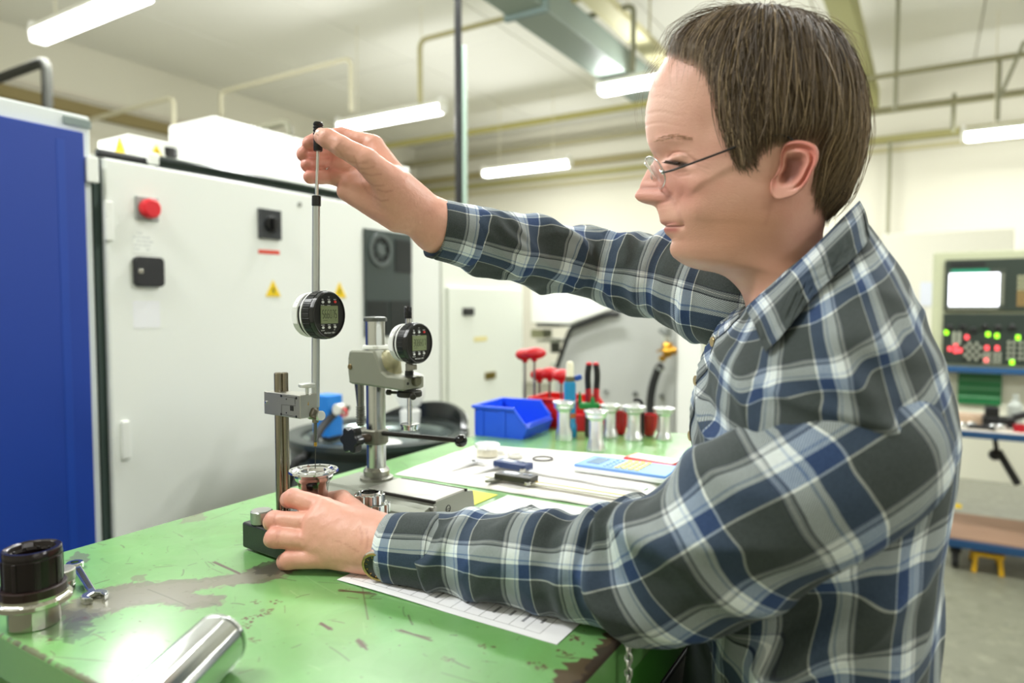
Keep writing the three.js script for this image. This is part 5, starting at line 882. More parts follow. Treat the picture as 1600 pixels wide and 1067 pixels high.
  p = B(969, 680); single('green_peg', 'tiny green peg sticking up behind the first dark red cup', 'peg', lathe([[0, 0], [0.008, 0], [0.008, 0.052], [0.004, 0.056], [0.004, 0.07], [0, 0.072]], 20), M.green, V(p.x, TOP, p.z - 0.05));
  for (const [u, v0, v1, w, l] of [[970, 679, 643, 11, 'narrow dark red cup between two hubs'], [1014, 681, 647, 13.5, 'wide dark red cup beside the last hub, below the hose']]) {
    p = B(u, v0); k = -p.z / 1067; const h = at(u, v1, -p.z).y - TOP; t = thing('drinking_cup', l, 'cup', p);
    part('cup_body', lathe([[0, 0.002], [w * 0.55 * k, 0.002], [w * 0.62 * k, 0.004], [w * 0.9 * k, h * 0.45], [w * k, h], [w * 0.92 * k, h], [w * 0.8 * k, h * 0.45], [w * 0.5 * k, 0.006], [0, 0.006]], 40), mat('#b3131f', 0.25), t);
    part('cup_foot', lathe([[0, 0], [w * 0.35 * k, 0], [w * 0.35 * k, 0.003], [0, 0.003]], 24), M.darkGrey, t);
  }
  p = B(1001, 680); const hp = [[1004, 672], [1004, 640], [1002, 628], [996, 624.5], [992, 625]].map(([u, v]) => at(u, v, -p.z - 0.03)); hp[0].y = TOP + 0.004;
  single('hook_key', 'black bent hook key standing between the hubs', 'hook', shifted(hose(hp, 0.0042, 40, 12), hp[0]), M.black, hp[0]);
}
// ---------------------------------------------------------------- the man
const BT2 = THREE.MathUtils.degToRad(20), FWD = V(-Math.cos(BT2), 0, -Math.sin(BT2)), LAT = V(-Math.sin(BT2), 0, Math.cos(BT2));
const MID = at(1240, 420, 0.72), PXM = 0.72 / 1067;            // metres a photo pixel spans at the head
const PH = (u, v, off = 0) => onPlane(u, v, MID.clone().addScaledVector(LAT, off), LAT);
const proj = (p) => { const c = Math.cos(PITCH), s = Math.sin(PITCH), y = p.y - EYE, z = p.z, yc = y * c - z * s * -1 * -1, a = y * c + -z * s, d = -z * c - y * s; return [800 + FOCAL * p.x / (-z * c - y * s), 533.5 - FOCAL * (y * c - z * s) / (-z * c - y * s)]; };
function spline(rows, t) {                                        // Catmull-Rom through rows of numbers, t in 0..1
  const n = rows.length - 1, x = clamp(t, 0, 1) * n, i = Math.min(Math.floor(x), n - 1), f = x - i, g = (k) => rows[clamp(k, 0, n)], a = g(i - 1), b = g(i), c = g(i + 1), d = g(i + 2);
  return b.map((_, k) => 0.5 * (2 * b[k] + (c[k] - a[k]) * f + (2 * a[k] - 5 * b[k] + 4 * c[k] - d[k]) * f * f + (3 * b[k] - a[k] - 3 * c[k] + d[k]) * f * f * f));
}
const table1 = (pts, x) => { if (x <= pts[0][0]) return pts[0][1]; for (let i = 1; i < pts.length; i++) if (x <= pts[i][0]) { const f = (x - pts[i - 1][0]) / (pts[i][0] - pts[i - 1][0]); return lerp(pts[i - 1][1], pts[i][1], f * f * (3 - 2 * f)); } return pts[pts.length - 1][1]; };
const sp = (c, e) => Math.sign(c) * Math.pow(Math.abs(c), e);
const srgb = (r, g, b) => new THREE.Color().setRGB(r / 255, g / 255, b / 255, THREE.SRGBColorSpace);
function gridGeo(nu, nv, f, wrap) {                               // f(i/nu, j/nv) -> {p, uv, c}
  const pos = [], uv = [], col = [], idx = []; let hasC = false;
  for (let j = 0; j <= nv; j++) for (let i = 0; i <= nu; i++) { const q = f(i / nu, j / nv); pos.push(q.p.x, q.p.y, q.p.z); uv.push(...(q.uv || [i / nu, j / nv])); if (q.c) { hasC = true; col.push(q.c.r, q.c.g, q.c.b); } }
  for (let j = 0; j < nv; j++) for (let i = 0; i < nu; i++) { const a = j * (nu + 1) + i, b = a + 1, c = a + nu + 1, d = c + 1; idx.push(a, b, c, b, d, c); }
  const g = new THREE.BufferGeometry(); g.setAttribute('position', new THREE.Float32BufferAttribute(pos, 3)); g.setAttribute('uv', new THREE.Float32BufferAttribute(uv, 2)); if (hasC) g.setAttribute('color', new THREE.Float32BufferAttribute(col, 3)); g.setIndex(idx); g.computeVertexNormals();
  if (wrap) { const n = g.attributes.normal; for (let j = 0; j <= nv; j++) { const a = j * (nu + 1), b = a + nu, v = V(n.getX(a) + n.getX(b), n.getY(a) + n.getY(b), n.getZ(a) + n.getZ(b)).normalize(); n.setXYZ(a, v.x, v.y, v.z); n.setXYZ(b, v.x, v.y, v.z); } }
  return g;
}
function outward(g, c) { // faces and normals away from c
  const p = g.attributes.position, n = g.attributes.normal; let s = 0;
  for (let i = 0; i < p.count; i++) s += n.getX(i) * (p.getX(i) - c.x) + n.getY(i) * (p.getY(i) - c.y) + n.getZ(i) * (p.getZ(i) - c.z);
  if (s < 0) { g.index.array.reverse(); for (let i = 0; i < n.count; i++) n.setXYZ(i, -n.getX(i), -n.getY(i), -n.getZ(i)); }
  return g;
}
// surface nets over a distance field
function surfaceNet(f, lo, hi, h, colour) {
  const nx = Math.ceil((hi.x - lo.x) / h) + 1, ny = Math.ceil((hi.y - lo.y) / h) + 1, nz = Math.ceil((hi.z - lo.z) / h) + 1, F = new Float32Array(nx * ny * nz), I = (i, j, k) => (k * ny + j) * nx + i, p = V();
  for (let k = 0; k < nz; k++) for (let j = 0; j < ny; j++) for (let i = 0; i < nx; i++) F[I(i, j, k)] = f(p.set(lo.x + i * h, lo.y + j * h, lo.z + k * h));
  const id = new Int32Array(nx * ny * nz).fill(-1), pos = [], idx = [];
  for (let k = 0; k < nz - 1; k++) for (let j = 0; j < ny - 1; j++) for (let i = 0; i < nx - 1; i++) {
    let sx = 0, sy = 0, sz = 0, n = 0, m = 0; const v = [];
    for (let c = 0; c < 8; c++) { v[c] = F[I(i + (c & 1), j + ((c >> 1) & 1), k + (c >> 2))]; if (v[c] < 0) m++; }
    if (m === 0 || m === 8) continue;
    for (let a = 0; a < 8; a++) for (const b of [a | 1, a | 2, a | 4]) if (b !== a && (v[a] < 0) !== (v[b] < 0)) { const t = v[a] / (v[a] - v[b]); sx += lerp(a & 1, b & 1, t); sy += lerp((a >> 1) & 1, (b >> 1) & 1, t); sz += lerp(a >> 2, b >> 2, t); n++; }
    id[I(i, j, k)] = pos.length / 3; pos.push(lo.x + (i + sx / n) * h, lo.y + (j + sy / n) * h, lo.z + (k + sz / n) * h);
  }
  const Q = (a, b, c, d, flip) => { if (a < 0 || b < 0 || c < 0 || d < 0) return; flip ? idx.push(a, c, b, a, d, c) : idx.push(a, b, c, a, c, d); };
  for (let k = 1; k < nz - 1; k++) for (let j = 1; j < ny - 1; j++) for (let i = 1; i < nx - 1; i++) {
    const v = F[I(i, j, k)] < 0;
    if (v !== F[I(i + 1, j, k)] < 0) Q(id[I(i, j - 1, k - 1)], id[I(i, j, k - 1)], id[I(i, j, k)], id[I(i, j - 1, k)], !v);
    if (v !== F[I(i, j + 1, k)] < 0) Q(id[I(i - 1, j, k - 1)], id[I(i - 1, j, k)], id[I(i, j, k)], id[I(i, j, k - 1)], !v);
    if (v !== F[I(i, j, k + 1)] < 0) Q(id[I(i - 1, j - 1, k)], id[I(i, j - 1, k)], id[I(i, j, k)], id[I(i - 1, j, k)], !v);
  }
  const g = new THREE.BufferGeometry(); g.setAttribute('position', new THREE.Float32BufferAttribute(pos, 3)); g.setIndex(idx);
  const N = [], C2 = [], U = [], e = h * 0.5;
  for (let i = 0; i < pos.length; i += 3) {
    const q = V(pos[i], pos[i + 1], pos[i + 2]), d = (x, y, z) => f(p.set(q.x + x, q.y + y, q.z + z)), n = V(d(e, 0, 0) - d(-e, 0, 0), d(0, e, 0) - d(0, -e, 0), d(0, 0, e) - d(0, 0, -e)).normalize();
    N.push(n.x, n.y, n.z); U.push(q.x * 14, q.y * 14); const c = colour(q, n); C2.push(c.r, c.g, c.b);
  }
  g.setAttribute('normal', new THREE.Float32BufferAttribute(N, 3)); g.setAttribute('uv', new THREE.Float32BufferAttribute(U, 2)); g.setAttribute('color', new THREE.Float32BufferAttribute(C2, 3));
  return g;
}
const capsule = (p, a, b, ra, rb) => { const bx = b.x - a.x, by = b.y - a.y, bz = b.z - a.z, px = p.x - a.x, py = p.y - a.y, pz = p.z - a.z, t = clamp((px * bx + py * by + pz * bz) / (bx * bx + by * by + bz * bz + 1e-12), 0, 1), x = px - bx * t, y = py - by * t, z = pz - bz * t; return Math.sqrt(x * x + y * y + z * z) - (ra + (rb - ra) * t); };
const smin = (a, b, k) => { const h = Math.max(k - Math.abs(a - b), 0) / k; return Math.min(a, b) - h * h * k * 0.25; };
// a limb or hand: palm bones melt together, each finger is a chain of its own
function handField(palm, fingers, kp, kf) {
  const J = (q) => ({ p: at(q[0], q[1], q[2]), r: q[3] });
  palm = palm.map(([a, b]) => [J(a), J(b)]); fingers = fingers.map((f) => f.map(J));
  return (p) => {
    let d = 1;
    for (const [a, b] of palm) d = smin(d, capsule(p, a.p, b.p, a.r, b.r), kp);
    for (const f of fingers) { let e = 1; for (let i = 1; i < f.length; i++) e = smin(e, capsule(p, f[i - 1].p, f[i].p, f[i - 1].r, f[i].r), 0.003); d = smin(d, e, kf); }
    return d;
  };
}
const SKIN = srgb(234, 184, 164), RED = srgb(212, 118, 108), TAN = srgb(204, 152, 124), DARKSKIN = srgb(150, 96, 78);
const mix = (a, b, t) => a.clone().lerp(b, clamp(t, 0, 1));
const mottled = (p, c0, c = mix(c0, TAN, 0.16 * (0.5 + 0.5 * noise3(p.x * 420, p.y * 420, p.z * 420)))) => mix(mix(c, RED, 0.16 + 0.16 * fbm(p.x * 60, p.y * 60, p.z * 60)), TAN, 0.14 + 0.2 * fbm(p.x * 25 + 9, p.y * 25, p.z * 25));
const bodyParts = [];
const man = thing('person', 'man in a plaid shirt leaning over the bench with one hand raised', 'person', V(MID.x, 0, MID.z), 0);
const toMan = (g) => { g.translate(-MID.x, 0, -MID.z); return g; };

// -------- head: each row runs from the profile F to the back of the head B (photo pixels), w = half width in mm
const HEAD = [
  [1190, 36, 1190.5, 36, 2, 2], [1150, 38, 1230, 40, 34, 2.1], [1108, 48, 1270, 55, 54, 2.2], [1075, 66, 1298, 80, 65, 2.3], [1050, 90, 1313, 110, 71, 2.4], [1032, 116, 1322, 140, 74, 2.4], [1018, 146, 1328, 170, 76, 2.4],
  [1010.5, 180, 1330, 200, 76, 2.35], [1010.5, 210, 1328, 228, 75, 2.3], [1016, 232, 1323, 252, 74, 2.25], [1025, 250, 1316, 274, 72.5, 2.25], [1035, 270, 1309, 294, 71.5, 2.3], [1041, 290, 1302, 312, 70.5, 2.3], [1044, 308, 1296, 328, 69.5, 2.2],
  [1044, 322, 1291, 342, 68, 2.14], [1043.8, 335, 1288, 354, 66.5, 2.09], [1043.8, 345, 1286, 364, 65.3, 2.05], [1044.2, 352, 1285.5, 371, 64.3, 2.02], [1045, 359, 1285, 378, 63.5, 2.0], [1046.5, 368, 1285, 386, 62.6, 1.97], [1048.2, 377, 1286, 393, 61.8, 1.94],
  [1050, 388, 1287, 400, 61, 1.91], [1054, 399, 1288, 407, 60.2, 1.89], [1062, 409, 1289, 413, 59.6, 1.88], [1077, 417, 1291, 419, 59.2, 1.88], [1096, 422, 1293, 425, 59, 1.9], [1117, 426, 1295, 431, 59, 1.95], [1134, 433, 1297, 437, 59, 2], [1149, 446, 1300, 446, 59.5, 2], [1160, 462, 1303, 458, 61, 2], [1166, 490, 1315, 490, 66, 2], [1160, 530, 1335, 530, 74, 2], [1150, 570, 1350, 570, 80, 2],
];
const TRUE = [[228, 1013.5], [236, 1016.5], [244, 1018], [250, 1017], [256, 1015.5], [262, 1012.5], [272, 1008], [281, 1003.5], [290, 999.5], [299, 996], [305, 994.6], [309, 994.8], [313, 997], [316, 1001.5], [318, 1008], [320, 1017], [322.5, 1023], [326, 1026], [331, 1028], [336, 1029.6], [341, 1030.6], [346, 1031.4], [349, 1033], [351.5, 1036.5], [353.3, 1040], [355.5, 1038.6], [359, 1037.6], [363, 1038.8], [367, 1041.6], [371, 1046], [375, 1049.6], [379, 1049.8], [384, 1048.2], [390, 1047.6], [396, 1049], [402, 1053], [408, 1060], [414, 1070]];
const profileAt = (v) => { for (let i = 1; i < TRUE.length; i++) if (v <= TRUE[i][0]) { const f = clamp((v - TRUE[i - 1][0]) / (TRUE[i][0] - TRUE[i - 1][0]), 0, 1); return lerp(TRUE[i - 1][1], TRUE[i][1], f); } return 1e9; };
const NOSEW = [[236, 7.5], [262, 8.5], [281, 10], [295, 12.5], [306, 14.5], [322, 15]];
const BUMPS = [ // where it shows (u, v), spread su, sv, height in mm
  [1042, 243, 16, 9, -4], [1027, 250, 9, 11, -2.5], [1056, 247, 13, 7.5, 5], [1042, 220, 24, 7, 1.8], [1070, 264, 18, 6, 1.6], [1084, 288, 26, 18, 3], [1090, 326, 22, 24, 3], [1064, 352, 4.5, 6, -2.6], [1110, 195, 22, 24, -2], [1195, 362, 40, 26, 1.6], [1135, 385, 34, 24, 1],
  [1033, 308, 9.5, 9, 6.5], [1051, 306, 5, 10, -1.8], [1056, 322, 6, 10, -1.2], [1026, 319, 7, 2.6, -2.5], [1060, 256, 16, 1.7, -1.4], [1058, 238, 15, 1.6, -0.9], [1070, 396, 26, 14, 1],
];
const creaseLine = (u, v, list, wd = 1.5) => { let k = 0; for (const l of list) for (let i = 1; i < l.length; i++) { const [a, b] = l[i - 1], [c, d] = l[i], t = clamp(((u - a) * (c - a) + (v - b) * (d - b)) / ((c - a) ** 2 + (d - b) ** 2), 0, 1), q = Math.hypot(u - a - t * (c - a), v - b - t * (d - b)); k = Math.max(k, Math.exp(-((q / wd) ** 2))); } return k; };
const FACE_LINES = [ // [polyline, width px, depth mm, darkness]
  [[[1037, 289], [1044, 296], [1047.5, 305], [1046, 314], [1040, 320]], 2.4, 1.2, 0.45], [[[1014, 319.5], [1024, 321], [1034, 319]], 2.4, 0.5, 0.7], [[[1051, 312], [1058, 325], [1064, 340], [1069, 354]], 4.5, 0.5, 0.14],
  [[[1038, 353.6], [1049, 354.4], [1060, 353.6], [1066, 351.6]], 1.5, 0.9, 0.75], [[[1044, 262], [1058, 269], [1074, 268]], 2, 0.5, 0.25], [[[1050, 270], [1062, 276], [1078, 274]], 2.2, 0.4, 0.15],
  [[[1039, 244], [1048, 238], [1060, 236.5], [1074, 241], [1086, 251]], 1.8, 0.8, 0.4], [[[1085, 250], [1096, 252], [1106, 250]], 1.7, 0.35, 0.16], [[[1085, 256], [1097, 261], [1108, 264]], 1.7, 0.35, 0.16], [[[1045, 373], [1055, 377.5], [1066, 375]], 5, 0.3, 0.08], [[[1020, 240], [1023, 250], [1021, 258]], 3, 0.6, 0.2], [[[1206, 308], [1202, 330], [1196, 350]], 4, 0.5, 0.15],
];
function headPoint(t, a) {                                         // t down the rows, a round the head (0 = front, + = near side)
  const [fu, fv, bu, bv, w, n] = spline(HEAD, t), m = 0.5, c = Math.cos(a), s = Math.sin(a), nn = c > 0 ? n : 2.15;
  const x = sp(c, 2 / nn), y = sp(s, 2 / nn), k = c > 0 ? m * (1 - x) : m + (1 - m) * -x;
  let u = lerp(fu, bu, k), v = lerp(fv, bv, k), lat = w * y;
  const al = Math.abs(lat), dir = [fu - bu, fv - bv], L = Math.hypot(...dir) || 1; dir[0] /= L; dir[1] /= L;
  let push = 0, side = 0, relief = 0;                                          // mm along the profile direction and sideways
  // where the near half of this row shows in the picture
  const q0 = proj(PH(u, v, 0).addScaledVector(LAT, al / 1000)), pu = q0[0], pv = q0[1];
  if (c > 0.02) {
    if (v > 230 && v < 413) {  // relief of the profile: a narrow nose over a broader mouth and chin
      const all = (fu - profileAt(v)) * PXM * 1000, broad = v < 330 ? Math.min(all, 10.5 * smooth(v, 288, 326)) : all, nose = all - broad, k = 1 - smooth(v, 402, 413);
      relief += k * nose * Math.exp(-Math.pow(al / table1(NOSEW, v), 2.6)) * smooth(v, 230, 240) + k * broad * Math.exp(-Math.pow(al / (25 - 2 * smooth(v, 355, 376)), 2.4));
    }
  }
  for (const [bu2, bv2, su, sv, mm] of BUMPS) { const q = ((pu - bu2) / su) ** 2 + ((pv - bv2) / sv) ** 2; if (q < 9) { const g = mm * Math.exp(-q); push += g * x; side += g * Math.abs(y); } }
  if (pu < 1112 && pv > 225) for (const [l, wd, dp] of FACE_LINES) { const k = dp * creaseLine(pu, pv, [l], wd); push -= k * Math.max(x, 0.3); side -= k * Math.abs(y) * 0.8; }
  if (c > 0) for (const [wv, wd] of [[139, 1], [155, 1.2], [178, 1.6], [195, 1.4]]) { const vv = wv + 3 * Math.sin(pu * 0.09), q = ((pv - vv) / 1.8) ** 2; push -= 0.42 * wd * Math.exp(-q) * (1 - smooth(pu, 1050, 1085)); }
  u += dir[0] * push / 1000 / PXM - relief / 1000 / PXM; v += dir[1] * push / 1000 / PXM; lat += side * Math.sign(lat);
  return { u: pu, v: pv, lat, p: PH(u, v, 0).addScaledVector(LAT, lat / 1000) };
}
const hairline = [[1036, 84], [1058, 94], [1084, 104], [1104, 124], [1116, 152], [1126, 184], [1134, 214], [1146, 244], [1158, 264], [1166, 268], [1180, 256], [1191, 242], [1206, 230], [1232, 226], [1262, 224], [1280, 234], [1283, 262], [1276, 290], [1272, 306], [1284, 330], [1300, 352], [1420, 360], [1420, -80], [1000, -80], [1010, 40]];
function inHair(u, v) {                                            // signed pixel distance to the hairline, + inside the hair
  let d = 1e9, inside = false;
  for (let i = 0, j = hairline.length - 1; i < hairline.length; j = i++) {
    const [x1, y1] = hairline[i], [x2, y2] = hairline[j];
    if ((y1 > v) !== (y2 > v) && u < (x2 - x1) * (v - y1) / (y2 - y1) + x1) inside = !inside;
    const t = clamp(((u - x1) * (x2 - x1) + (v - y1) * (y2 - y1)) / ((x2 - x1) ** 2 + (y2 - y1) ** 2), 0, 1); d = Math.min(d, Math.hypot(u - x1 - t * (x2 - x1), v - y1 - t * (y2 - y1)));
  }
  return inside ? d : -d;
}
const G2 = (u, v, a, b, su, sv) => Math.exp(-(((u - a) / su) ** 2) - ((v - b) / sv) ** 2);
{
  const cLip = srgb(186, 104, 98), cBrow = srgb(150, 104, 78), cDark = srgb(84, 52, 44), cStub = srgb(186, 138, 110), cPale = srgb(240, 200, 182);
  const g = gridGeo(300, 460, (i, j) => {
    const a = (i * 2 - 1) * Math.PI, h = headPoint(j, a), { u, v } = h; let c = mottled(h.p, SKIN); const c00 = c, front = smooth(Math.cos(a), -0.75, -0.3);
    if (front > 0) {
      c = mix(c, cPale, 0.5 * G2(u, v, 1030, 160, 40, 45)); c = mix(c, RED, 0.62 * G2(u, v, 1008, 305, 20, 18) + 0.42 * G2(u, v, 1070, 300, 30, 22) + 0.2 * G2(u, v, 1040, 270, 16, 16) + 0.3 * G2(u, v, 1250, 330, 40, 40) + 0.2 * G2(u, v, 1230, 400, 60, 50));
      c = mix(c, cStub, 0.55 * smooth(v, 322, 350) * (1 - smooth(v, 425, 470)) * smooth(u, 1020, 1040));
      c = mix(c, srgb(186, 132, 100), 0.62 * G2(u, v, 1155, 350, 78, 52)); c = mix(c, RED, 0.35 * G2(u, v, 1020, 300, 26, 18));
      c = mix(c, cLip, 0.85 * (1 - smooth(u, 1054, 1066)) * (Math.exp(-(((v - 349) / 4) ** 2)) * 0.7 + Math.exp(-(((v - 359) / 4.5) ** 2))));
      c = mix(c, cDark, 0.75 * Math.exp(-(((v - 353.4) / 1.3) ** 2)) * (1 - smooth(u, 1056, 1065)));
      const bl = v - (219 - 0.0045 * (u - 1048) ** 2 * (u > 1048 ? -1 : 1) * 0.6); c = mix(c, cBrow, 0.22 * Math.exp(-((bl / 5) ** 2)) * smooth(u, 1014, 1024) * (1 - smooth(u, 1066, 1082)) * (0.7 + 0.5 * fbm(u * 0.5, v * 0.15, 1)));
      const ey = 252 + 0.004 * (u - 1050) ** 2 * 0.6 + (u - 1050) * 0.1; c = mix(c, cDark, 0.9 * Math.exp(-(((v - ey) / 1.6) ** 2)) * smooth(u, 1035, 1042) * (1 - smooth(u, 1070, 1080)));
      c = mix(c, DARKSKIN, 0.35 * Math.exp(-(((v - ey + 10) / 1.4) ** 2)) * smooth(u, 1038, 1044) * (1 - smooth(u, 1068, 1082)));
      c = mix(c, DARKSKIN, 0.6 * G2(u, v, 1022, 317.5, 7, 2.6)); c = mix(c, DARKSKIN, 0.3 * G2(u, v, 1047, 307, 3, 10));
      if (Math.abs(h.lat) > 30) c = mix(c, DARKSKIN, 0.16 * (Math.exp(-(((v - 250 - (u - 1090) * 0.35) / 1.6) ** 2)) + Math.exp(-(((v - 262 - (u - 1090) * 0.5) / 1.6) ** 2))) * smooth(u, 1082, 1090) * (1 - smooth(u, 1104, 1114)));
    }
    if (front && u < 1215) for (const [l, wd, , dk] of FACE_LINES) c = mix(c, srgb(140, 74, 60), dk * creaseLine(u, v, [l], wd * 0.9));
    c = mix(c00, c, front);
    const hd = inHair(u, v); if (v < 360) c = mix(c, srgb(96, 74, 54), smooth(hd, -4, 12) * 0.85);
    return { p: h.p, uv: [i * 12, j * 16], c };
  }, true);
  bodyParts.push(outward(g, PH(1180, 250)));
  // ears: relief over an outline drawn about a centre
  const out = [[1212, 272], [1204, 284], [1204, 300], [1213, 311.5], [1228, 310], [1245, 303], [1260, 288], [1270.5, 268], [1279, 248], [1277, 230], [1262, 221], [1243, 219], [1226, 224], [1219, 240], [1218, 256]];
  for (const side of [1, -1]) {
    const cu = 1236, cv = 264, ear = gridGeo(96, 44, (i, j) => {
      const n = out.length, x = i * n, k = Math.floor(x) % n, f = x - Math.floor(x), P0 = out[(k + n - 1) % n], P1 = out[k], P2 = out[(k + 1) % n], P3 = out[(k + 2) % n], cr = (q) => 0.5 * (2 * P1[q] + (P2[q] - P0[q]) * f + (2 * P0[q] - 5 * P1[q] + 4 * P2[q] - P3[q]) * f * f + (3 * P1[q] - P0[q] - 3 * P2[q] + P3[q]) * f ** 3);
      const ou = cr(0), ov = cr(1), r = j < 0.86 ? j / 0.86 : 1, back = j < 0.86 ? 0 : (j - 0.86) / 0.14;
      let u = lerp(cu, ou, r), v = lerp(cv, ov, r); const lobe = smooth(v, 286, 300);
      const front = 1 - smooth(ou, 1214, 1232), helix = Math.exp(-(((r - 0.9) / 0.1) ** 2)) * (1 - lobe) * (1 - front * 0.6), anti = Math.exp(-(((r - 0.62) / 0.13) ** 2)) * smooth(ou, 1232, 1258) * (1 - lobe * 0.5), concha = (1 - smooth(r, 0.28, 0.64)) * (1 - lobe);
      let lat = 71 + 15 * clamp((u - 1208) / 66, 0, 1) + helix * 3.6 + anti * 3 - concha * 5.5 - 3.2 * Math.exp(-(((r - 0.77) / 0.07) ** 2)) * (1 - lobe) * (1 - front) + lobe * 1 + 2.4 * G2(u, v, 1216, 272, 6, 9);
      lat -= 3 * Math.max(0, r - 0.95) * 20 * 0.4 + back * (10 + 6 * clamp((u - 1208) / 66, 0, 1)); if (back) { u = lerp(u, cu, back * 0.22); v = lerp(v, cv, back * 0.2); }
      const p = PH(u, v, lat / 1000); let c = mix(mottled(p, SKIN), RED, 0.28 + 0.5 * helix + 0.25 * anti - 0.05 * lobe); c = mix(c, srgb(120, 60, 50), concha * 0.85); c = mix(c, RED, 0.4 * Math.exp(-(((r - 0.77) / 0.07) ** 2)) * (1 - lobe));
      if (side < 0) p.addScaledVector(LAT, -2 * lat / 1000);
      return { p, uv: [i * 2, j * 2], c };
    }, true);
    bodyParts.push(outward(ear, PH(1236, 264, side * 0.05)));
  }
}
// -------- hands and forearms
const handColour = (tips, creases = []) => (p, n) => { let c = mottled(p, mix(SKIN, srgb(236, 178, 156), 0.5)); for (const [q, r, k] of tips) { const d = p.distanceTo(q); if (d < r * 2) c = mix(c, RED, k * Math.exp(-((d / r) ** 2))); } if (n.z > 0.1) { const [u, v] = proj(p); c = mix(c, srgb(170, 96, 80), 0.3 * creaseLine(u, v, creases)); } return c; };
const boundsOf = (list, pad) => { const b = new THREE.Box3(); for (const q of list.flat()) b.expandByPoint(at(q[0], q[1], q[2])); return b.expandByScalar(pad); };
const farPalm = [
  [[628, 310, 0.885, 0.026], [584, 228, 0.900, 0.0135]], [[628, 312, 0.888, 0.026], [574, 246, 0.908, 0.0135]], [[628, 316, 0.888, 0.026], [563, 266, 0.908, 0.0135]], [[628, 320, 0.886, 0.026], [548, 288, 0.902, 0.0135]],
  [[622, 334, 0.886, 0.024], [540, 300, 0.897, 0.0115]], [[618, 294, 0.866, 0.0215], [577, 256, 0.850, 0.0158]], [[640, 322, 0.886, 0.0285], [618, 300, 0.878, 0.028]], [[640, 322, 0.886, 0.0285], [684, 354, 0.902, 0.0335]], [[684, 354, 0.902, 0.0335], [730, 371, 0.925, 0.030]], [[730, 371, 0.925, 0.030], [800, 388, 0.95, 0.030]],
];
const farFingers = [
  [[606, 282, 0.862, 0.02], [573, 251, 0.849, 0.0150], [534, 229, 0.848, 0.0128], [513, 217, 0.853, 0.0122], [503, 214, 0.8575, 0.0100]],
  [[584, 226, 0.902, 0.0125], [535, 213, 0.910, 0.0112], [503, 215, 0.898, 0.0104], [484, 224, 0.884, 0.0094]],
  [[574, 246, 0.910, 0.0125], [515, 239, 0.916, 0.0112], [492, 240, 0.902, 0.0104], [475, 241, 0.886, 0.0094]],
  [[563, 264, 0.908, 0.0122], [514, 258, 0.912, 0.0108], [496, 258, 0.900, 0.0100], [481, 258.5, 0.885, 0.0090]],
  [[548, 286, 0.902, 0.0115], [518, 276, 0.905, 0.0098], [501, 276, 0.893, 0.0092], [484, 277, 0.880, 0.0084]],
];
const nearPalm = [
  [[604, 838, 0.785, 0.019], [508, 795, 0.808, 0.0132]], [[604, 850, 0.776, 0.02], [492, 816, 0.795, 0.0132]], [[606, 866, 0.772, 0.02], [490, 844, 0.788, 0.0130]], [[608, 876, 0.776, 0.018], [500, 870, 0.786, 0.0122]],
  [[590, 826, 0.796, 0.017], [550, 800, 0.834, 0.014]], [[560, 850, 0.792, 0.022], [520, 845, 0.802, 0.02]], [[604, 852, 0.782, 0.0255], [680, 862, 0.765, 0.029]], [[680, 862, 0.765, 0.029], [760, 868, 0.745, 0.033]],
];
const nearFingers = [
  [[508, 793, 0.812, 0.0125], [458, 778, 0.826, 0.0115], [452, 780, 0.850, 0.0105], [463, 784, 0.866, 0.0095]],
  [[492, 817, 0.800, 0.0125], [429, 813, 0.812, 0.0118], [425, 816, 0.836, 0.0105], [440, 819, 0.854, 0.0095]],
  [[490, 845, 0.789, 0.0122], [430, 840, 0.795, 0.0118], [426, 842, 0.812, 0.0102], [436, 845, 0.820, 0.0092]],
  [[502, 872, 0.784, 0.0118], [452, 875, 0.785, 0.0108], [446, 877, 0.798, 0.0098], [453, 879, 0.803, 0.0088]],
  [[572, 820, 0.806, 0.015], [551, 797, 0.838, 0.0135], [534, 780, 0.864, 0.0118], [518, 779, 0.882, 0.0098]],
];
{
  const T = (f, k, r = 0.012) => f.map((q) => [at(...q.slice(0, 3)), r, k]);
  const fb = boundsOf([...farPalm, ...farFingers], 0.045), nb = boundsOf([...nearPalm, ...nearFingers], 0.04);
  const wr = (f, amp, k) => (p) => f(p) + amp * fbm(p.x * k, p.y * k, p.z * k);
  const ff = handField(farPalm, farFingers, 0.010, 0.0024), nf = handField(nearPalm, nearFingers, 0.016, 0.003);
  bodyParts.push(surfaceNet(wr(ff, 0.0006, 110), fb.min, fb.max, 0.0021, handColour([...farFingers.slice(1).flatMap((f) => T([f[3]], 0.7)), ...farFingers.slice(1).flatMap((f) => T([f[1]], 0.45, 0.014)), ...T([farFingers[0][3]], 0.3)], [[[541, 257], [556, 262], [570, 264], [584, 261]], [[544, 252], [560, 255], [575, 253]], [[566, 270], [580, 274], [596, 272]], [[572, 282], [584, 290], [600, 290]], [[553, 243], [560, 264], [566, 286], [574, 300], [590, 310]], [[590, 296], [602, 300], [612, 298]], [[582, 306], [596, 314], [606, 312]], [[519, 247], [517, 257]], [[517, 263], [515, 268]], [[524, 231], [530, 236], [535, 244]]])));
  bodyParts.push(surfaceNet(wr(nf, 0.0006, 110), nb.min, nb.max, 0.0021, handColour([...nearFingers.flatMap((f) => T([f[1]], 0.45, 0.014)), ...nearFingers.flatMap((f) => T([f[0]], 0.22, 0.016))], [[[430, 803], [428, 812], [431, 821]], [[434, 829], [432, 838], [435, 848]], [[437, 829], [436, 838]], [[454, 766], [452, 774]], [[562, 822], [566, 836], [564, 850]], [[572, 826], [575, 842], [572, 858]], [[520, 843], [540, 850], [560, 862]], [[466, 815], [470, 819]], [[464, 838], [474, 844]]])));
}
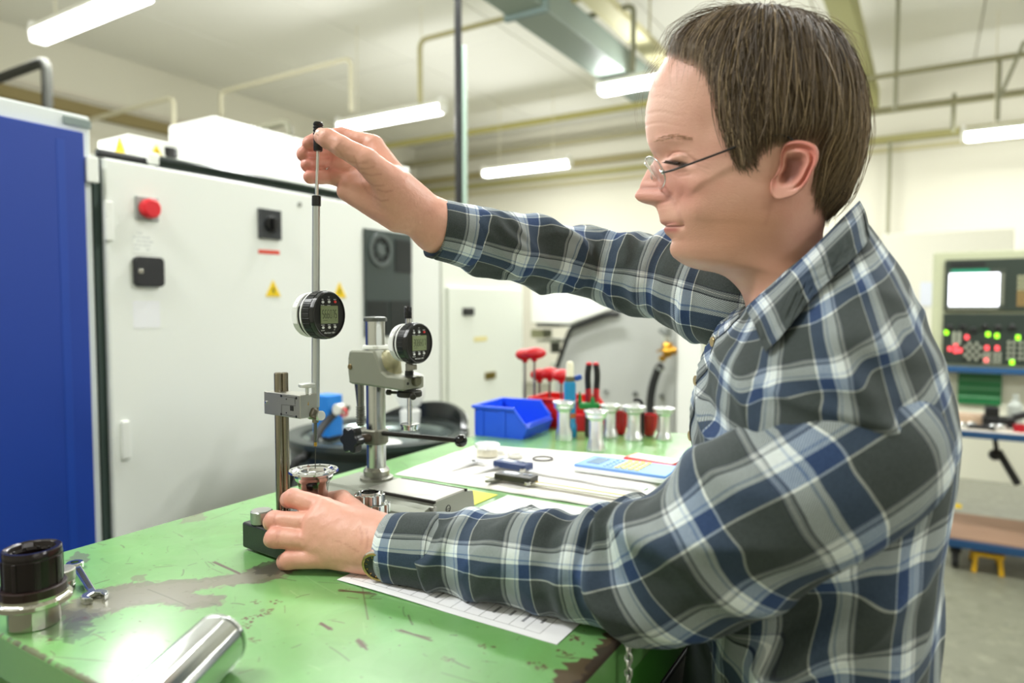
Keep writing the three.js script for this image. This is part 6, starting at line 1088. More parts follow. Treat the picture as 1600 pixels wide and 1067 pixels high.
// -------- trunk and legs under the clothes
const HIP = V(MID.x + 0.015, 0.93, MID.z), legTop = (s) => HIP.clone().addScaledVector(LAT, s * 0.095);
const KNEE = (s) => V(HIP.x + 0.03, 0.48, HIP.z).addScaledVector(LAT, s * 0.12), ANK = (s) => V(HIP.x + 0.06, 0.09, HIP.z).addScaledVector(LAT, s * 0.13);
{
  const chest = PH(1285, 620), sh = (s) => PH(1280, 560).addScaledVector(LAT, s * 0.12).add(V(0, -s * 0.03, 0)), neck = PH(1240, 490), el = at(985, 895, 0.66), wr = at(700, 862, 0.76), fe = at(920, 415, 0.985), fw = at(760, 385, 0.93);
  const bones = [[chest, HIP, 0.09, 0.075], [neck, chest, 0.04, 0.09], [sh(1), chest, 0.055, 0.09], [sh(-1), chest, 0.055, 0.09], [chest.clone().addScaledVector(LAT, 0.07), HIP.clone().addScaledVector(LAT, 0.06), 0.075, 0.075], [chest.clone().addScaledVector(LAT, -0.07), HIP.clone().addScaledVector(LAT, -0.06), 0.075, 0.075], [sh(1), el, 0.042, 0.033], [el, wr, 0.032, 0.024], [sh(-1), fe, 0.04, 0.028], [fe, fw, 0.028, 0.024]];
  for (const s of [1, -1]) { bones.push([legTop(s), KNEE(s), 0.078, 0.052], [KNEE(s), ANK(s), 0.054, 0.036], [ANK(s).add(V(0, -0.02, 0)), ANK(s).add(V(0, -0.045, 0)).addScaledVector(FWD, 0.12), 0.036, 0.028]); }
  const b = new THREE.Box3(); for (const [p, q, r1, r2] of bones) { b.expandByPoint(p); b.expandByPoint(q); } b.expandByScalar(0.14);
  bodyParts.push(surfaceNet((p) => { let d = 1; for (const [a, c, r1, r2] of bones) d = smin(d, capsule(p, a, c, r1, r2), 0.04); return d; }, b.min, b.max, 0.014, () => SKIN));
}
const skinMat = new THREE.MeshPhysicalMaterial({ color: '#ffffff', vertexColors: true, roughness: 0.48, sheen: 0.15, sheenRoughness: 0.6, sheenColor: new THREE.Color('#ffd8c8'), bumpMap: grainTex, bumpScale: 0.00025 });
part('body', toMan(merge(bodyParts)), skinMat, man);
{ // brow and lash hairs, set where the near side of the face shows
  const S4 = []; for (let j = 0.2; j < 0.56; j += 0.0035) for (let a = 0.05; a < 1.5; a += 0.012) { const h = headPoint(j, a); S4.push([h.u, h.v, h.p, j, a]); }
  const faceAt = (u, v) => { let b = null, bd = 1e9; for (const q of S4) { const d = (q[0] - u) ** 2 + (q[1] - v) ** 2; if (d < bd) { bd = d; b = q; } } return onPlane(u, v, b[2], LAT.clone().addScaledVector(FWD, 0.5).normalize()); };
  const hairs = [], hairG = (pts, r) => { const c = new THREE.CatmullRomCurve3(pts); hairs.push(new THREE.TubeGeometry(c, 5, r, 4)); };
  const out2 = LAT.clone().addScaledVector(FWD, 0.6).normalize();
  for (let i = 0; i < 70; i++) { const f = rnd(), u = lerp(1019, 1076, f), v = 222 - 9 * Math.sin(f * 2.6) + rr(-4, 4) * (1 - f * 0.3), p = faceAt(u, v), L = rr(5, 10), q = faceAt(u + L, v - L * 0.35 + f * 4); hairG([p.clone().addScaledVector(out2, -0.0004), p.clone().lerp(q, 0.5).addScaledVector(out2, 0.0012), q.addScaledVector(out2, 0.0006)], 0.00014); }
  part('eyebrow', toMan(merge(hairs)), mat('#b58f70', 0.6), man, 'light brown eyebrow'); hairs.length = 0;
  for (let i = 0; i < 46; i++) { const f = i / 45, u = lerp(1042, 1073, f), v = 251.5 + 5 * f * f + 1.5 * Math.sin(f * 3), p = faceAt(u, v); hairG([p.clone(), p.clone().addScaledVector(FWD, 0.002).addScaledVector(out2, 0.0012).add(V(0, -0.0012, 0)), p.clone().addScaledVector(FWD, 0.0042).addScaledVector(out2, 0.0016).add(V(0, -0.0016, 0))], 0.00022); }
  const lid = []; for (let i = 0; i <= 14; i++) { const f = i / 14; lid.push(faceAt(lerp(1040, 1076, f), 251.5 + 5 * f * f + 1.5 * Math.sin(f * 3)).addScaledVector(out2, 0.0002)); }
  part('eyelashes', toMan(merge([...hairs, capTube(new THREE.CatmullRomCurve3(lid), 0.0006, 40, 8)])), mat('#3a2a20', 0.6), man, 'dark lash line of the lowered eyelid');
}
// thumb nails
{
  const nail = (a, b, w, l, out) => { const d = at(...b).sub(at(...a)).normalize(), g = new THREE.SphereGeometry(1, 24, 16), z = out.clone().addScaledVector(d, -out.dot(d)).normalize(), x = d.clone().cross(z), m = new THREE.Matrix4().makeBasis(x.multiplyScalar(w), d.clone().multiplyScalar(l), z.clone().multiplyScalar(0.0018)); m.setPosition(at(...b).addScaledVector(z, 0.0098).addScaledVector(d, 0.0005)); return toMan(g.applyMatrix4(m)); };
  part('fingernail', nail([534, 229, 0.848], [505.5, 214.5, 0.856], 0.0062, 0.0068, V(0.1, 0.35, 1)), phys('#f0c0ae', 0.3, 0, { clearcoat: 0.3 }), man, 'thumb nail');
}
// -------- hair
{
  const T = 0.62, shell = [], thick = (u, v, a) => (table1([[20, 5], [60, 7], [140, 9], [220, 9], [300, 10], [350, 6]], v) + 4 * smooth(u, 1240, 1320) * (1 - smooth(v, 200, 330))) ;
  const hp = (t, a, lift = 0) => { const h = headPoint(t, a), e = 0.004, q1 = headPoint(t + e, a).p.sub(h.p), q2 = headPoint(t, a + 0.02).p.sub(h.p), n = q1.cross(q2).normalize(); if (n.dot(h.p.clone().sub(PH(1180, 190))) < 0) n.negate(); const d = inHair(h.u, h.v), th = thick(h.u, h.v, a) * smooth(d, -3, 26) + lift; return { h, d, p: h.p.clone().addScaledVector(n, th / 1000), n }; };
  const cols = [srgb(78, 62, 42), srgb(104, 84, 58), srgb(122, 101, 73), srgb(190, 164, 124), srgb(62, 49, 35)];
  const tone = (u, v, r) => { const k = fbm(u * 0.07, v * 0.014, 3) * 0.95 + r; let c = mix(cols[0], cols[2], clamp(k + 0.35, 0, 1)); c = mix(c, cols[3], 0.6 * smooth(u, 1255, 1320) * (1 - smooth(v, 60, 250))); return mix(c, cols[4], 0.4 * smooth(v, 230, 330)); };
  const N = 200, R = 150, keep = [], g = gridGeo(N, R, (i, j) => { const a = (i * 2 - 1) * Math.PI, q = hp(j * T, a, 1.2 * fbm(i * 90, j * 6, 2)); keep.push(q.d > -2.5); return { p: q.p, c: mix(mix(SKIN, TAN, 0.5), tone(q.h.u, q.h.v, 0.25 * noise3(i * 160, j * 5, 1)), 0.25 + 0.75 * smooth(q.d, -2, 11 + 5 * noise3(i * 120, j * 30, 4))), uv: [i, j] }; }, true);
  const src = g.index.array, dst = []; for (let k = 0; k < src.length; k += 3) if (keep[src[k]] && keep[src[k + 1]] && keep[src[k + 2]]) dst.push(src[k], src[k + 1], src[k + 2]);
  g.setIndex(dst); const gs = outward(g, PH(1180, 190)); shell.push(gs);
  const pos = [], nor = [], col = [], strand = (pts, w, c) => { // three-sided tapering strand
    const n = pts.length, rings = [];
    for (let k = 0; k < n; k++) { const d = pts[Math.min(k + 1, n - 1)].p.clone().sub(pts[Math.max(k - 1, 0)].p).normalize(), nn = pts[k].n, s = d.clone().cross(nn).normalize(), r = w * (k === 0 ? 0.7 : 1) * (1 - 0.85 * (k / (n - 1)) ** 2); rings.push([0, 1, 2].map((q) => { const a = q * 2.0944 + 0.5, o = s.clone().multiplyScalar(Math.cos(a)).addScaledVector(nn, Math.sin(a) * 0.6); return [pts[k].p.clone().addScaledVector(o, r), o.normalize()]; })); }
    for (let k = 0; k < n - 1; k++) for (let q = 0; q < 3; q++) { const A = rings[k][q], B2 = rings[k][(q + 1) % 3], C2 = rings[k + 1][q], D = rings[k + 1][(q + 1) % 3], fl = B2[0].clone().sub(A[0]).cross(C2[0].clone().sub(A[0])).dot(A[1].clone().add(B2[1])) < 0; for (const X of fl ? [A, C2, B2, B2, C2, D] : [A, B2, C2, B2, D, C2]) { pos.push(X[0].x, X[0].y, X[0].z); nor.push(X[1].x, X[1].y, X[1].z); col.push(c.r, c.g, c.b); } }
  };
  for (let s = 0; s < 8200; s++) {
    let t = rr(0.01, 0.5), a = rr(-1.1, 3.1) ; if (rnd() < 0.12) a = rr(-3.14, 0);
    const h0 = headPoint(t, a); if (inHair(h0.u, h0.v) < -1) continue;
    const pts = [], len = rr(0.12, 0.3), lift = rr(0.3, 3.2) + (rnd() < 0.05 ? rr(2, 6) : 0), sw = rr(-0.16, 0.16), bend = rr(-0.1, 0.22), lim = rnd() < 0.3 ? rr(-15, -5) : rr(-6, -1);
    for (let k = 0; k <= 7; k++) { const f = k / 7, q = hp(clamp(t + len * f, 0.005, T), a + sw * f + bend * f * f * Math.sin(a), lift * (0.4 + 0.9 * Math.sin(Math.PI * Math.min(f * 0.8, 1)))); if (q.d < lim) break; pts.push(q); }
    if (pts.length > 3) strand(pts, rr(0.0004, 0.0009), mix(tone(h0.u, h0.v, rr(-0.35, 0.55)), cols[3], rnd() < 0.12 ? 0.6 : 0));
  }
  for (let s = 0; s < 150; s++) { // fly-away hairs on top and at the front
    const a = s < 40 ? rr(-0.8, 0.8) : rr(-3, 3), t0 = rr(0.01, 0.12), pts = [], L = rr(5, 17), q0 = rr(0.05, 0.14);
    for (let k = 0; k <= 8; k++) { const f = k / 8, q = hp(t0 + q0 * f, a + rr(-0.01, 0.01) + 0.2 * f * Math.sin(s), L * Math.sin(Math.PI * (0.05 + 0.8 * f))); pts.push(q); }
    strand(pts, 0.00028, cols[2]);
  }
  // sideburn and temple wisps, brows
  for (let s = 0; s < 260; s++) { const u = rr(1110, 1178), v = rr(150, 262); if (inHair(u, v) < -6) continue; const p = []; for (let k = 0; k <= 4; k++) { const f = k / 4, uu = u + f * rr(4, 12), vv = v + f * 16; let lat = 0.071; p.push({ p: PH(uu, vv, lat + 0.003 * Math.sin(f * 3)), n: LAT }); } strand(p, 0.00045, tone(u, v, rr(-0.2, 0.5))); }
  const sg = new THREE.BufferGeometry(); sg.setAttribute('position', new THREE.Float32BufferAttribute(pos, 3)); sg.setAttribute('normal', new THREE.Float32BufferAttribute(nor, 3)); sg.setAttribute('color', new THREE.Float32BufferAttribute(col, 3)); sg.setAttribute('uv', new THREE.Float32BufferAttribute(new Float32Array(pos.length / 3 * 2), 2));
  part('hair', toMan(merge([gs, sg])), new THREE.MeshStandardMaterial({ color: '#ffffff', vertexColors: true, roughness: 0.55 }), man, 'brown straight hair covering the ear top');
}
// -------- plaid cloth
const PERIOD = 0.075;
const plaidTex = (() => {
  const n = 512, bands = [[0, [56, 64, 63]], [0.40, [228, 230, 220]], [0.418, [40, 64, 104]], [0.60, [222, 230, 230]], [0.645, [142, 162, 190]], [0.665, [222, 230, 230]], [0.80, [30, 37, 48]], [0.815, [150, 156, 156]], [0.845, [226, 226, 220]], [0.855, [150, 156, 156]], [0.88, [36, 42, 54]], [0.893, [56, 64, 63]]];
  const band = (s) => { let c = bands[0][1]; for (const [x, q] of bands) if (s >= x) c = q; return c; };
  const wx = [...Array(n)].map((_, i) => band(i / n)), wy = [...Array(n)].map((_, i) => band(((i / n) + 0.17) % 1)), d = new Uint8Array(n * n * 4);
  for (let y = 0; y < n; y++) for (let x = 0; x < n; x++) {
    const tw = ((x + y) % 12) / 12, k = smooth(Math.abs(tw - 0.5), 0.12, 0.38), nz = (hash(x >> 1, y, 3) - 0.5) * 24 + (hash(x >> 3, y >> 3, 5) - 0.5) * 8, o = (y * n + x) * 4;
    for (let c = 0; c < 3; c++) d[o + c] = clamp(lerp(wx[x][c], wy[y][c], lerp(0.32, 0.68, k)) + nz, 0, 255); d[o + 3] = 255;
  }
  const t = new THREE.DataTexture(d, n, n); t.colorSpace = THREE.SRGBColorSpace; t.magFilter = THREE.LinearFilter; t.minFilter = THREE.LinearMipmapLinearFilter; t.generateMipmaps = true; t.wrapS = t.wrapT = THREE.RepeatWrapping; t.needsUpdate = true; return t;
})();
const shirtMat = new THREE.MeshPhysicalMaterial({ color: '#ffffff', map: plaidTex, roughness: 0.85, sheen: 0.25, sheenRoughness: 0.7, sheenColor: new THREE.Color('#cdd6de'), side: THREE.DoubleSide });
const shirtDark = mat('#3c4656', 0.85);
const rg = (a, s, sh, f, k, z) => 1 - Math.abs(noise3(k * Math.cos(a + sh * s) + z, k * Math.sin(a + sh * s) - z, f * s)) * 2;
const fb = (a, s, f, k, z) => fbm(k * Math.cos(a) + z, k * Math.sin(a) - z, f * s);
const ridged = (x, y, z) => 1 - Math.abs(noise3(x, y, z)) * 2;
// trunk rows: front and back silhouettes in photo pixels, half width, how far the near side hangs lower
const TRUNK = [[1176, 466, 1338, 338, 0.062, 0.0], [1158, 486, 1362, 352, 0.098, 0.06], [1138, 502, 1392, 384, 0.152, 0.16], [1118, 520, 1424, 425, 0.186, 0.23], [1101, 550, 1456, 478, 0.200, 0.26], [1090, 590, 1482, 540, 0.203, 0.25], [1084, 640, 1500, 606, 0.199, 0.20], [1081, 700, 1503, 672, 0.19, 0.15], [1081, 770, 1489, 748, 0.184, 0.08], [1084, 850, 1477, 836, 0.182, 0.03], [1089, 930, 1469, 924, 0.184, 0], [1096, 1000, 1459, 1000, 0.187, 0], [1108, 1066, 1452, 1050, 0.19, 0], [1118, 1100, 1452, 1078, 0.191, 0]];
const trunkFit = TRUNK.map((r) => { // pull front and back in until the silhouette lands on the traced pixels
  let [fu, fv, bu, bv, w, tilt] = r; const q = [fu, fv, bu, bv, w, tilt];
  for (let it = 0; it < 10; it++) { let lo = 1e9, hi = -1e9; for (let k = 0; k < 72; k++) { const [u] = proj(trunkRing(q, k / 72 * 6.2832)); lo = Math.min(lo, u); hi = Math.max(hi, u); } q[0] += (fu - lo) * 0.7; q[2] += (bu - hi) * 0.7; if (q[2] < q[0] + 60) q[2] = q[0] + 60; }
  return q;
});
function trunkRing([fu, fv, bu, bv, w, tilt], a) {
  const F = PH(fu, fv), Bk = PH(bu, bv), c = Math.cos(a), s = Math.sin(a), n = 2.25, m = F.clone().add(Bk).multiplyScalar(0.5), h = F.clone().sub(Bk).multiplyScalar(0.5), y = sp(s, 2 / n);
  return m.addScaledVector(h, sp(c, 2 / n)).addScaledVector(LAT, w * y).add(V(0, -tilt * w * y, 0));
}
const foldAt = (a, t) => { // cloth folds: drag lines from the armpit and waist creases
    const low = smooth(t, 0.45, 0.75), up = smooth(t, 0.1, 0.25) * (1 - smooth(t, 0.45, 0.6)), near = Math.max(0, Math.sin(a));
    return 0.008 * rg(a, t, 3.2, 4, 1.3, 2) * (0.3 + low) + 0.006 * fb(a, t, 9, 2, 7) * (0.4 + low) + 0.0075 * up * rg(a, t, -7, 3, 2.6, 9) + 0.012 * low * near * rg(a, t, 2.5, 10, 1.2, 17) + 0.015 * low * (0.3 + near) * Math.pow(0.5 + 0.5 * Math.sin(26 * t + 4.2 * a + 2.6 * fb(a, t, 5, 1, 3)), 3) + 0.009 * up * near * Math.pow(0.5 + 0.5 * Math.sin(16 * t - 9 * a + 2 * fb(a, t, 5, 1, 13)), 4) - 0.006;
  };
const trunkSurf = (a, t) => { const r = spline(trunkFit, t), p = trunkRing(r, a), m = PH((r[0] + r[2]) / 2, (r[1] + r[3]) / 2), o = p.clone().sub(m); o.y *= 0.3; o.normalize(); return p.addScaledVector(o, foldAt(a, t) * smooth(t, 0.02, 0.12) * (0.35 + 0.65 * smooth(Math.cos(a), -0.85, -0.25)) + 0.006 * smooth(t, 0.9, 1) * Math.sin(a * 5 + 1)); };
const shirt = (() => {
  const nu = 220, nv = 200, c0 = PH(1280, 700);
  const g = gridGeo(nu, nv, (i, j) => {
    const a = (i * 2 - 1) * Math.PI + 0.0001, p = trunkSurf(a, j), fo = foldAt(a, j) * 9;
    return { p, uv: [i * 1.06 / PERIOD * 0.96 + 0.33 + 0.12 * fb(a, j, 7, 1.5, 51) + fo * 0.6, fo + (1 - j) * 0.66 / PERIOD + j * j * 0.4 + 0.14 * fb(a, j, 4, 1.6, 61) + 0.25 * Math.sin(a * 1.0 + 0.6) * smooth(j, 0.3, 0.8)] };
  }, true);
  return part('shirt', toMan(outward(g, c0)), shirtMat, man, 'long-sleeved blue, grey and white plaid shirt');
})();
function sleeveGeo(rows, opt) {
  const pts = rows.map((q) => at(q[0], q[1], q[2])), curve = new THREE.CatmullRomCurve3(pts, false, 'centripetal'), nv = opt.nv || 190, nu = opt.nu || 120, L = curve.getLength(), fr = [], n = rows.length - 1;
  let nrm = V(0, 1, 0); const C3 = [], T3 = [];
  for (let j = 0; j <= nv; j++) { C3.push(curve.getPoint(j / nv)); T3.push(curve.getTangent(j / nv)); nrm = nrm.clone().addScaledVector(T3[j], -nrm.dot(T3[j])).normalize(); fr.push([nrm.clone(), T3[j].clone().cross(nrm)]); }
  let len = 0; const S2 = [0]; for (let j = 1; j <= nv; j++) { len += C3[j].distanceTo(C3[j - 1]); S2.push(len); }
  const g = gridGeo(nu, nv, (i, j) => {
    const k = Math.round(j * nv), a = i * Math.PI * 2 + (opt.start || 0), r0 = spline(rows.map((q) => [q[3]]), j)[0], s = S2[k], f = opt.fold ? opt.fold(a, s, j) : 0, r = r0 + f;
    const p = C3[k].clone().addScaledVector(fr[k][0], Math.cos(a) * r).addScaledVector(fr[k][1], Math.sin(a) * r);
    if (opt.rest) p.y = Math.max(p.y, TOP + 0.0022 + 0.0016 * (1 + noise3(p.x * 60, p.z * 60, 4)));
    return { p, uv: [i * (opt.girth || 0.3) / PERIOD + (opt.u0 || 0) + 0.05 * fb(a, s, 12, 1.4, 91), (s + f * 0.7) / PERIOD + (opt.v0 || 0) + 0.05 * fb(a, s, 10, 1.4, 95)] };
  }, true);
  return { g: outwardTube(g, C3, nu), S2, len };
}
function outwardTube(g, C3, nu) { const p = g.attributes.position, n = g.attributes.normal; let s = 0; for (let i = 0; i < p.count; i++) { const c = C3[Math.floor(i / (nu + 1))]; s += n.getX(i) * (p.getX(i) - c.x) + n.getY(i) * (p.getY(i) - c.y) + n.getZ(i) * (p.getZ(i) - c.z); } if (s < 0) { g.index.array.reverse(); for (let i = 0; i < n.count; i++) n.setXYZ(i, -n.getX(i), -n.getY(i), -n.getZ(i)); } return g; }
{
  // near sleeve
  const near = [[1385, 668, 0.606, 0.052], [1352, 698, 0.582, 0.066], [1276, 750, 0.566, 0.0695], [1180, 806, 0.578, 0.068], [1100, 852, 0.602, 0.066], [1030, 884, 0.632, 0.0635], [968, 890, 0.662, 0.060], [900, 884, 0.690, 0.0555], [820, 876, 0.716, 0.051], [750, 869, 0.738, 0.0465], [690, 863, 0.756, 0.0405], [664, 861, 0.7635, 0.0365]];
  const S = sleeveGeo(near, { rest: true, start: Math.PI / 2, girth: 0.36, u0: 0.45, nv: 230, nu: 150, twist: 0.0, fold: (a, s, j) => {
    const inner = 0.5 + 0.5 * Math.cos(a - 0.2), e = Math.exp(-(((s - 0.335) / 0.075) ** 2)), fo = smooth(s, 0.36, 0.44) * (1 - smooth(s, 0.6, 0.65)), sh = Math.exp(-(((s - 0.05) / 0.06) ** 2));
    return e * inner * 0.0062 * Math.sin((s - 0.335) * 120 + 2.5 * fb(a, s, 9, 1, 41) + Math.sin(a * 2) * 1.2) + fo * (0.005 * rg(a, s, 9, 20, 0.9, 3) + 0.0055 * Math.pow(0.5 + 0.5 * Math.sin(s * 75 + 2.4 * Math.sin(a + 1) + 3 * fb(a, s, 9, 1, 81)), 3)) + 0.0026 * fb(a, s, 16, 1.2, 8) + 0.004 * e * rg(a, s, 3, 26, 1.2, 1) + sh * 0.005 * rg(a, s, 14, 8, 1.8, 6) * inner + smooth(s, 0.1, 0.2) * (1 - smooth(s, 0.28, 0.36)) * (0.0085 * rg(a, s, -9, 9, 1, 12) + 0.009 * (0.35 + 0.65 * Math.max(0, -Math.sin(a - 0.5))) * Math.pow(0.5 + 0.5 * Math.sin(s * 62 + 1 * Math.cos(a + 2) * 3 + 2 * fb(a, s, 8, 1, 71)), 4));
  } });
  part('sleeve', toMan(S.g), shirtMat, shirt);
  const cuff = [[700, 864, 0.753, 0.0400], [690, 863, 0.756, 0.0440], [684, 862.5, 0.7575, 0.0445], [660, 861, 0.764, 0.0435], [640, 859.5, 0.769, 0.0425], [622, 858, 0.774, 0.0415], [616, 857.5, 0.7755, 0.0405], [620, 857.8, 0.775, 0.0370], [660, 861, 0.764, 0.0375]];
  const K = sleeveGeo(cuff, { start: Math.PI / 2, girth: 0.258, u0: 0.73, v0: 0.55, nv: 60, nu: 120, rest: true, fold: (a, s) => 0.0012 * fb(a, s, 20, 2, 5) });
  part('cuff', toMan(K.g), shirtMat, shirt);
  // far sleeve
  const far = [[1215, 470, 0.850, 0.075], [1160, 462, 0.870, 0.072], [1105, 448, 0.905, 0.066], [1050, 434, 0.940, 0.060], [990, 426, 0.968, 0.0545], [930, 417, 0.985, 0.0475], [870, 402, 0.975, 0.0465], [800, 386, 0.950, 0.0445], [745, 373, 0.928, 0.0420], [722, 368, 0.919, 0.0405]];
  const S3 = sleeveGeo(far, { start: Math.PI / 2, girth: 0.30, u0: 0.87, v0: 0.3, nv: 170, nu: 120, fold: (a, s) => 0.003 * fb(a, s, 14, 1.3, 21) + (0.0045 * rg(a, s, -16, 8, 1.1, 23) + 0.006 * Math.pow(0.5 + 0.5 * Math.sin(s * 60 - 2.8 * Math.sin(a + 0.6) + 3 * fb(a, s, 8, 1, 85)), 4)) * smooth(s, 0.02, 0.08) * (1 - smooth(s, 0.42, 0.47)) + 0.006 * Math.exp(-(((s - 0.17) / 0.05) ** 2)) * (0.5 + 0.5 * Math.cos(a)) * Math.sin(s * 130 + a) });
  part('sleeve', toMan(S3.g), shirtMat, shirt);
  const cf = [[748, 374, 0.929, 0.0395], [740, 372, 0.926, 0.0425], [732, 370, 0.923, 0.0428], [712, 365, 0.915, 0.0410], [696, 361, 0.908, 0.0405], [686, 359, 0.9045, 0.0395], [690, 360, 0.906, 0.0372], [720, 367, 0.917, 0.036]];
  const K3 = sleeveGeo(cf, { start: Math.PI / 2, girth: 0.258, u0: 0.35, v0: 0.2, nv: 50, nu: 100, fold: (a, s) => 0.0012 * fb(a, s, 20, 2, 15) });
  part('cuff', toMan(K3.g), shirtMat, shirt);
  // collar: near half traced, far half mirrored
  const topE = [[1166, 484, 0.030], [1178, 470, 0.044], [1204, 449, 0.058], [1240, 416, 0.066], [1285, 372, 0.060], [1318, 338, 0.042], [1338, 318, 0.018], [1343, 313, 0]], lowE = [[1196, 549, 0.082], [1212, 534, 0.098], [1236, 506, 0.118], [1268, 466, 0.132], [1306, 428, 0.126], [1338, 398, 0.095], [1356, 376, 0.045], [1362, 364, 0]];
  const TS = []; for (let t = 0; t < 0.42; t += 0.008) for (let a = 0; a < 3.1; a += 0.03) { const p = trunkSurf(a, t), q = proj(p); TS.push([q[0], q[1], p.clone().sub(MID).dot(LAT)]); }
  const onTrunk = (u, v) => { let m = -1, sw = 0, sl = 0; for (const q of TS) { const d = (q[0] - u) ** 2 + (q[1] - v) ** 2; if (d < 150) m = Math.max(m, q[2]); } return m; };
  for (const s of [1, -1]) {
    const lats = []; for (let j = 0; j <= 24; j++) { lats.push([]); for (let i = 0; i <= 40; i++) { const a = spline(topE, i / 40), b = spline(lowE, i / 40); lats[j].push([Math.max(lerp(a[2], b[2], j / 24), i > 37 ? 0 : onTrunk(lerp(a[0], b[0], j / 24), lerp(a[1], b[1], j / 24)) + 0.004)]); } }
    const lat2 = (i, j) => { const y = j * 24, y0 = Math.min(Math.floor(y), 23); return lerp(spline(lats[y0], i)[0], spline(lats[y0 + 1], i)[0], y - y0); };
    const f = (off) => gridGeo(80, 24, (i, j) => { const a = spline(topE, i), b = spline(lowE, i), bulge = Math.sin(Math.PI * Math.min(1, j * 1.25)) * 0.006; const lat = lat2(i, j), p = PH(lerp(a[0], b[0], j), lerp(a[1], b[1], j), lat); if (s < 0) p.addScaledVector(LAT, -2 * lat); p.addScaledVector(LAT, s * (bulge * 0.6 - off)); p.y += bulge * 0.5 - off * 0.6; return { p, uv: [i * 0.24 / PERIOD + 0.1, j * 0.062 / PERIOD + 0.35] }; });
    const c = PH(1250, 430);
    part('collar', toMan(merge([outward(f(0), c), outward(f(0.002), c)])), shirtMat, shirt);
  }
  const stand = gridGeo(60, 6, (i, j) => { const k = i < 0.5 ? i * 2 : 2 - i * 2, s = i < 0.5 ? 1 : -1, a = spline(topE, k); const p = PH(a[0] + 4 * j, a[1] + 26 * j, a[2]); if (s < 0) p.addScaledVector(LAT, -2 * a[2]); return { p, uv: [i * 0.4 / PERIOD, j * 0.03 / PERIOD] }; });
  part('collar_stand', toMan(outward(stand, PH(1250, 430))), shirtMat, shirt);
  // button strip and buttons at the front
  const placket = gridGeo(6, 90, (i, j) => { const t = lerp(0.1, 0.97, j), a = (i - 0.5) * 0.3 + 0.06, p = trunkSurf(a, t); p.addScaledVector(FWD, 0.0022 - 0.002 * Math.abs(i - 0.5)); return { p, uv: [i * 0.036 / PERIOD + 0.45, (1 - t) * 0.66 / PERIOD + 0.2] }; });
  part('button_strip', toMan(outward(placket, PH(1280, 700))), shirtMat, shirt);
  for (const t of [0.245, 0.37, 0.50, 0.64, 0.78]) { const p = trunkSurf(0.1, t); p.addScaledVector(FWD, 0.0022); const d = FWD.clone().addScaledVector(LAT, 0.5).normalize(), g = along(rod(0.0055, 0.0022, 0.0006, 20), p, p.clone().addScaledVector(d, 0.01)); part('button', toMan(g), mat('#a08a58', 0.3, 0.4), shirt, 'brass-coloured button'); }
}
// -------- trousers and shoes
{
  const cloth = mat('#3b4243', 0.85, 0, { bumpMap: grainTex, bumpScale: 0.0005 });
  const gs = [];
  const hips = gridGeo(60, 16, (i, j) => { const a = i * 6.2832, y = lerp(1.02, 0.8, j), w = lerp(0.165, 0.19, Math.sin(j * 2)), d = lerp(0.105, 0.125, Math.sin(j * 2)); return { p: V(HIP.x, y, HIP.z).addScaledVector(LAT, Math.sin(a) * w).addScaledVector(FWD, Math.cos(a) * d) }; }, true);
  gs.push(outward(hips, HIP));
  for (const s of [1, -1]) { const c = new THREE.CatmullRomCurve3([legTop(s).add(V(0, -0.02, 0)), legTop(s).lerp(KNEE(s), 0.5), KNEE(s), KNEE(s).lerp(ANK(s), 0.5), ANK(s).add(V(0, -0.02, 0))]), C3 = []; for (let j = 0; j <= 60; j++) C3.push(c.getPoint(j / 60)); gs.push(outwardTube(gridGeo(36, 60, (i, j) => { const a = i * 6.2832, r = lerp(0.105, 0.068, Math.min(1, j * 1.4)) + 0.004 * fbm(a, j * 14, 31 + s); return { p: C3[Math.round(j * 60)].clone().add(V(Math.cos(a) * r, 0, Math.sin(a) * r)) }; }, true), C3, 36)); }
  part('trousers', toMan(merge(gs)), cloth, man, 'dark grey trousers');
  for (const s of [1, -1]) {
    const o = ANK(s), f = (p) => { let d = smin(capsule(p, V(o.x, 0.07, o.z).addScaledVector(FWD, -0.03), V(o.x, 0.055, o.z).addScaledVector(FWD, 0.08), 0.05, 0.046), capsule(p, V(o.x, 0.055, o.z).addScaledVector(FWD, 0.06), V(o.x, 0.042, o.z).addScaledVector(FWD, 0.17), 0.046, 0.036), 0.03); d = smin(d, capsule(p, V(o.x, 0.1, o.z), V(o.x, 0.06, o.z), 0.046, 0.05), 0.02); return Math.max(d, 0.012 - p.y); };
    const q = o.clone().addScaledVector(FWD, 0.07), g = surfaceNet(f, q.clone().add(V(-0.19, -0.13, -0.15)), q.clone().add(V(0.19, 0.09, 0.15)), 0.008, () => new THREE.Color(1, 1, 1));
    const sh = part('shoe', toMan(g), M.blackSatin, man, 'black shoe');
  }
}
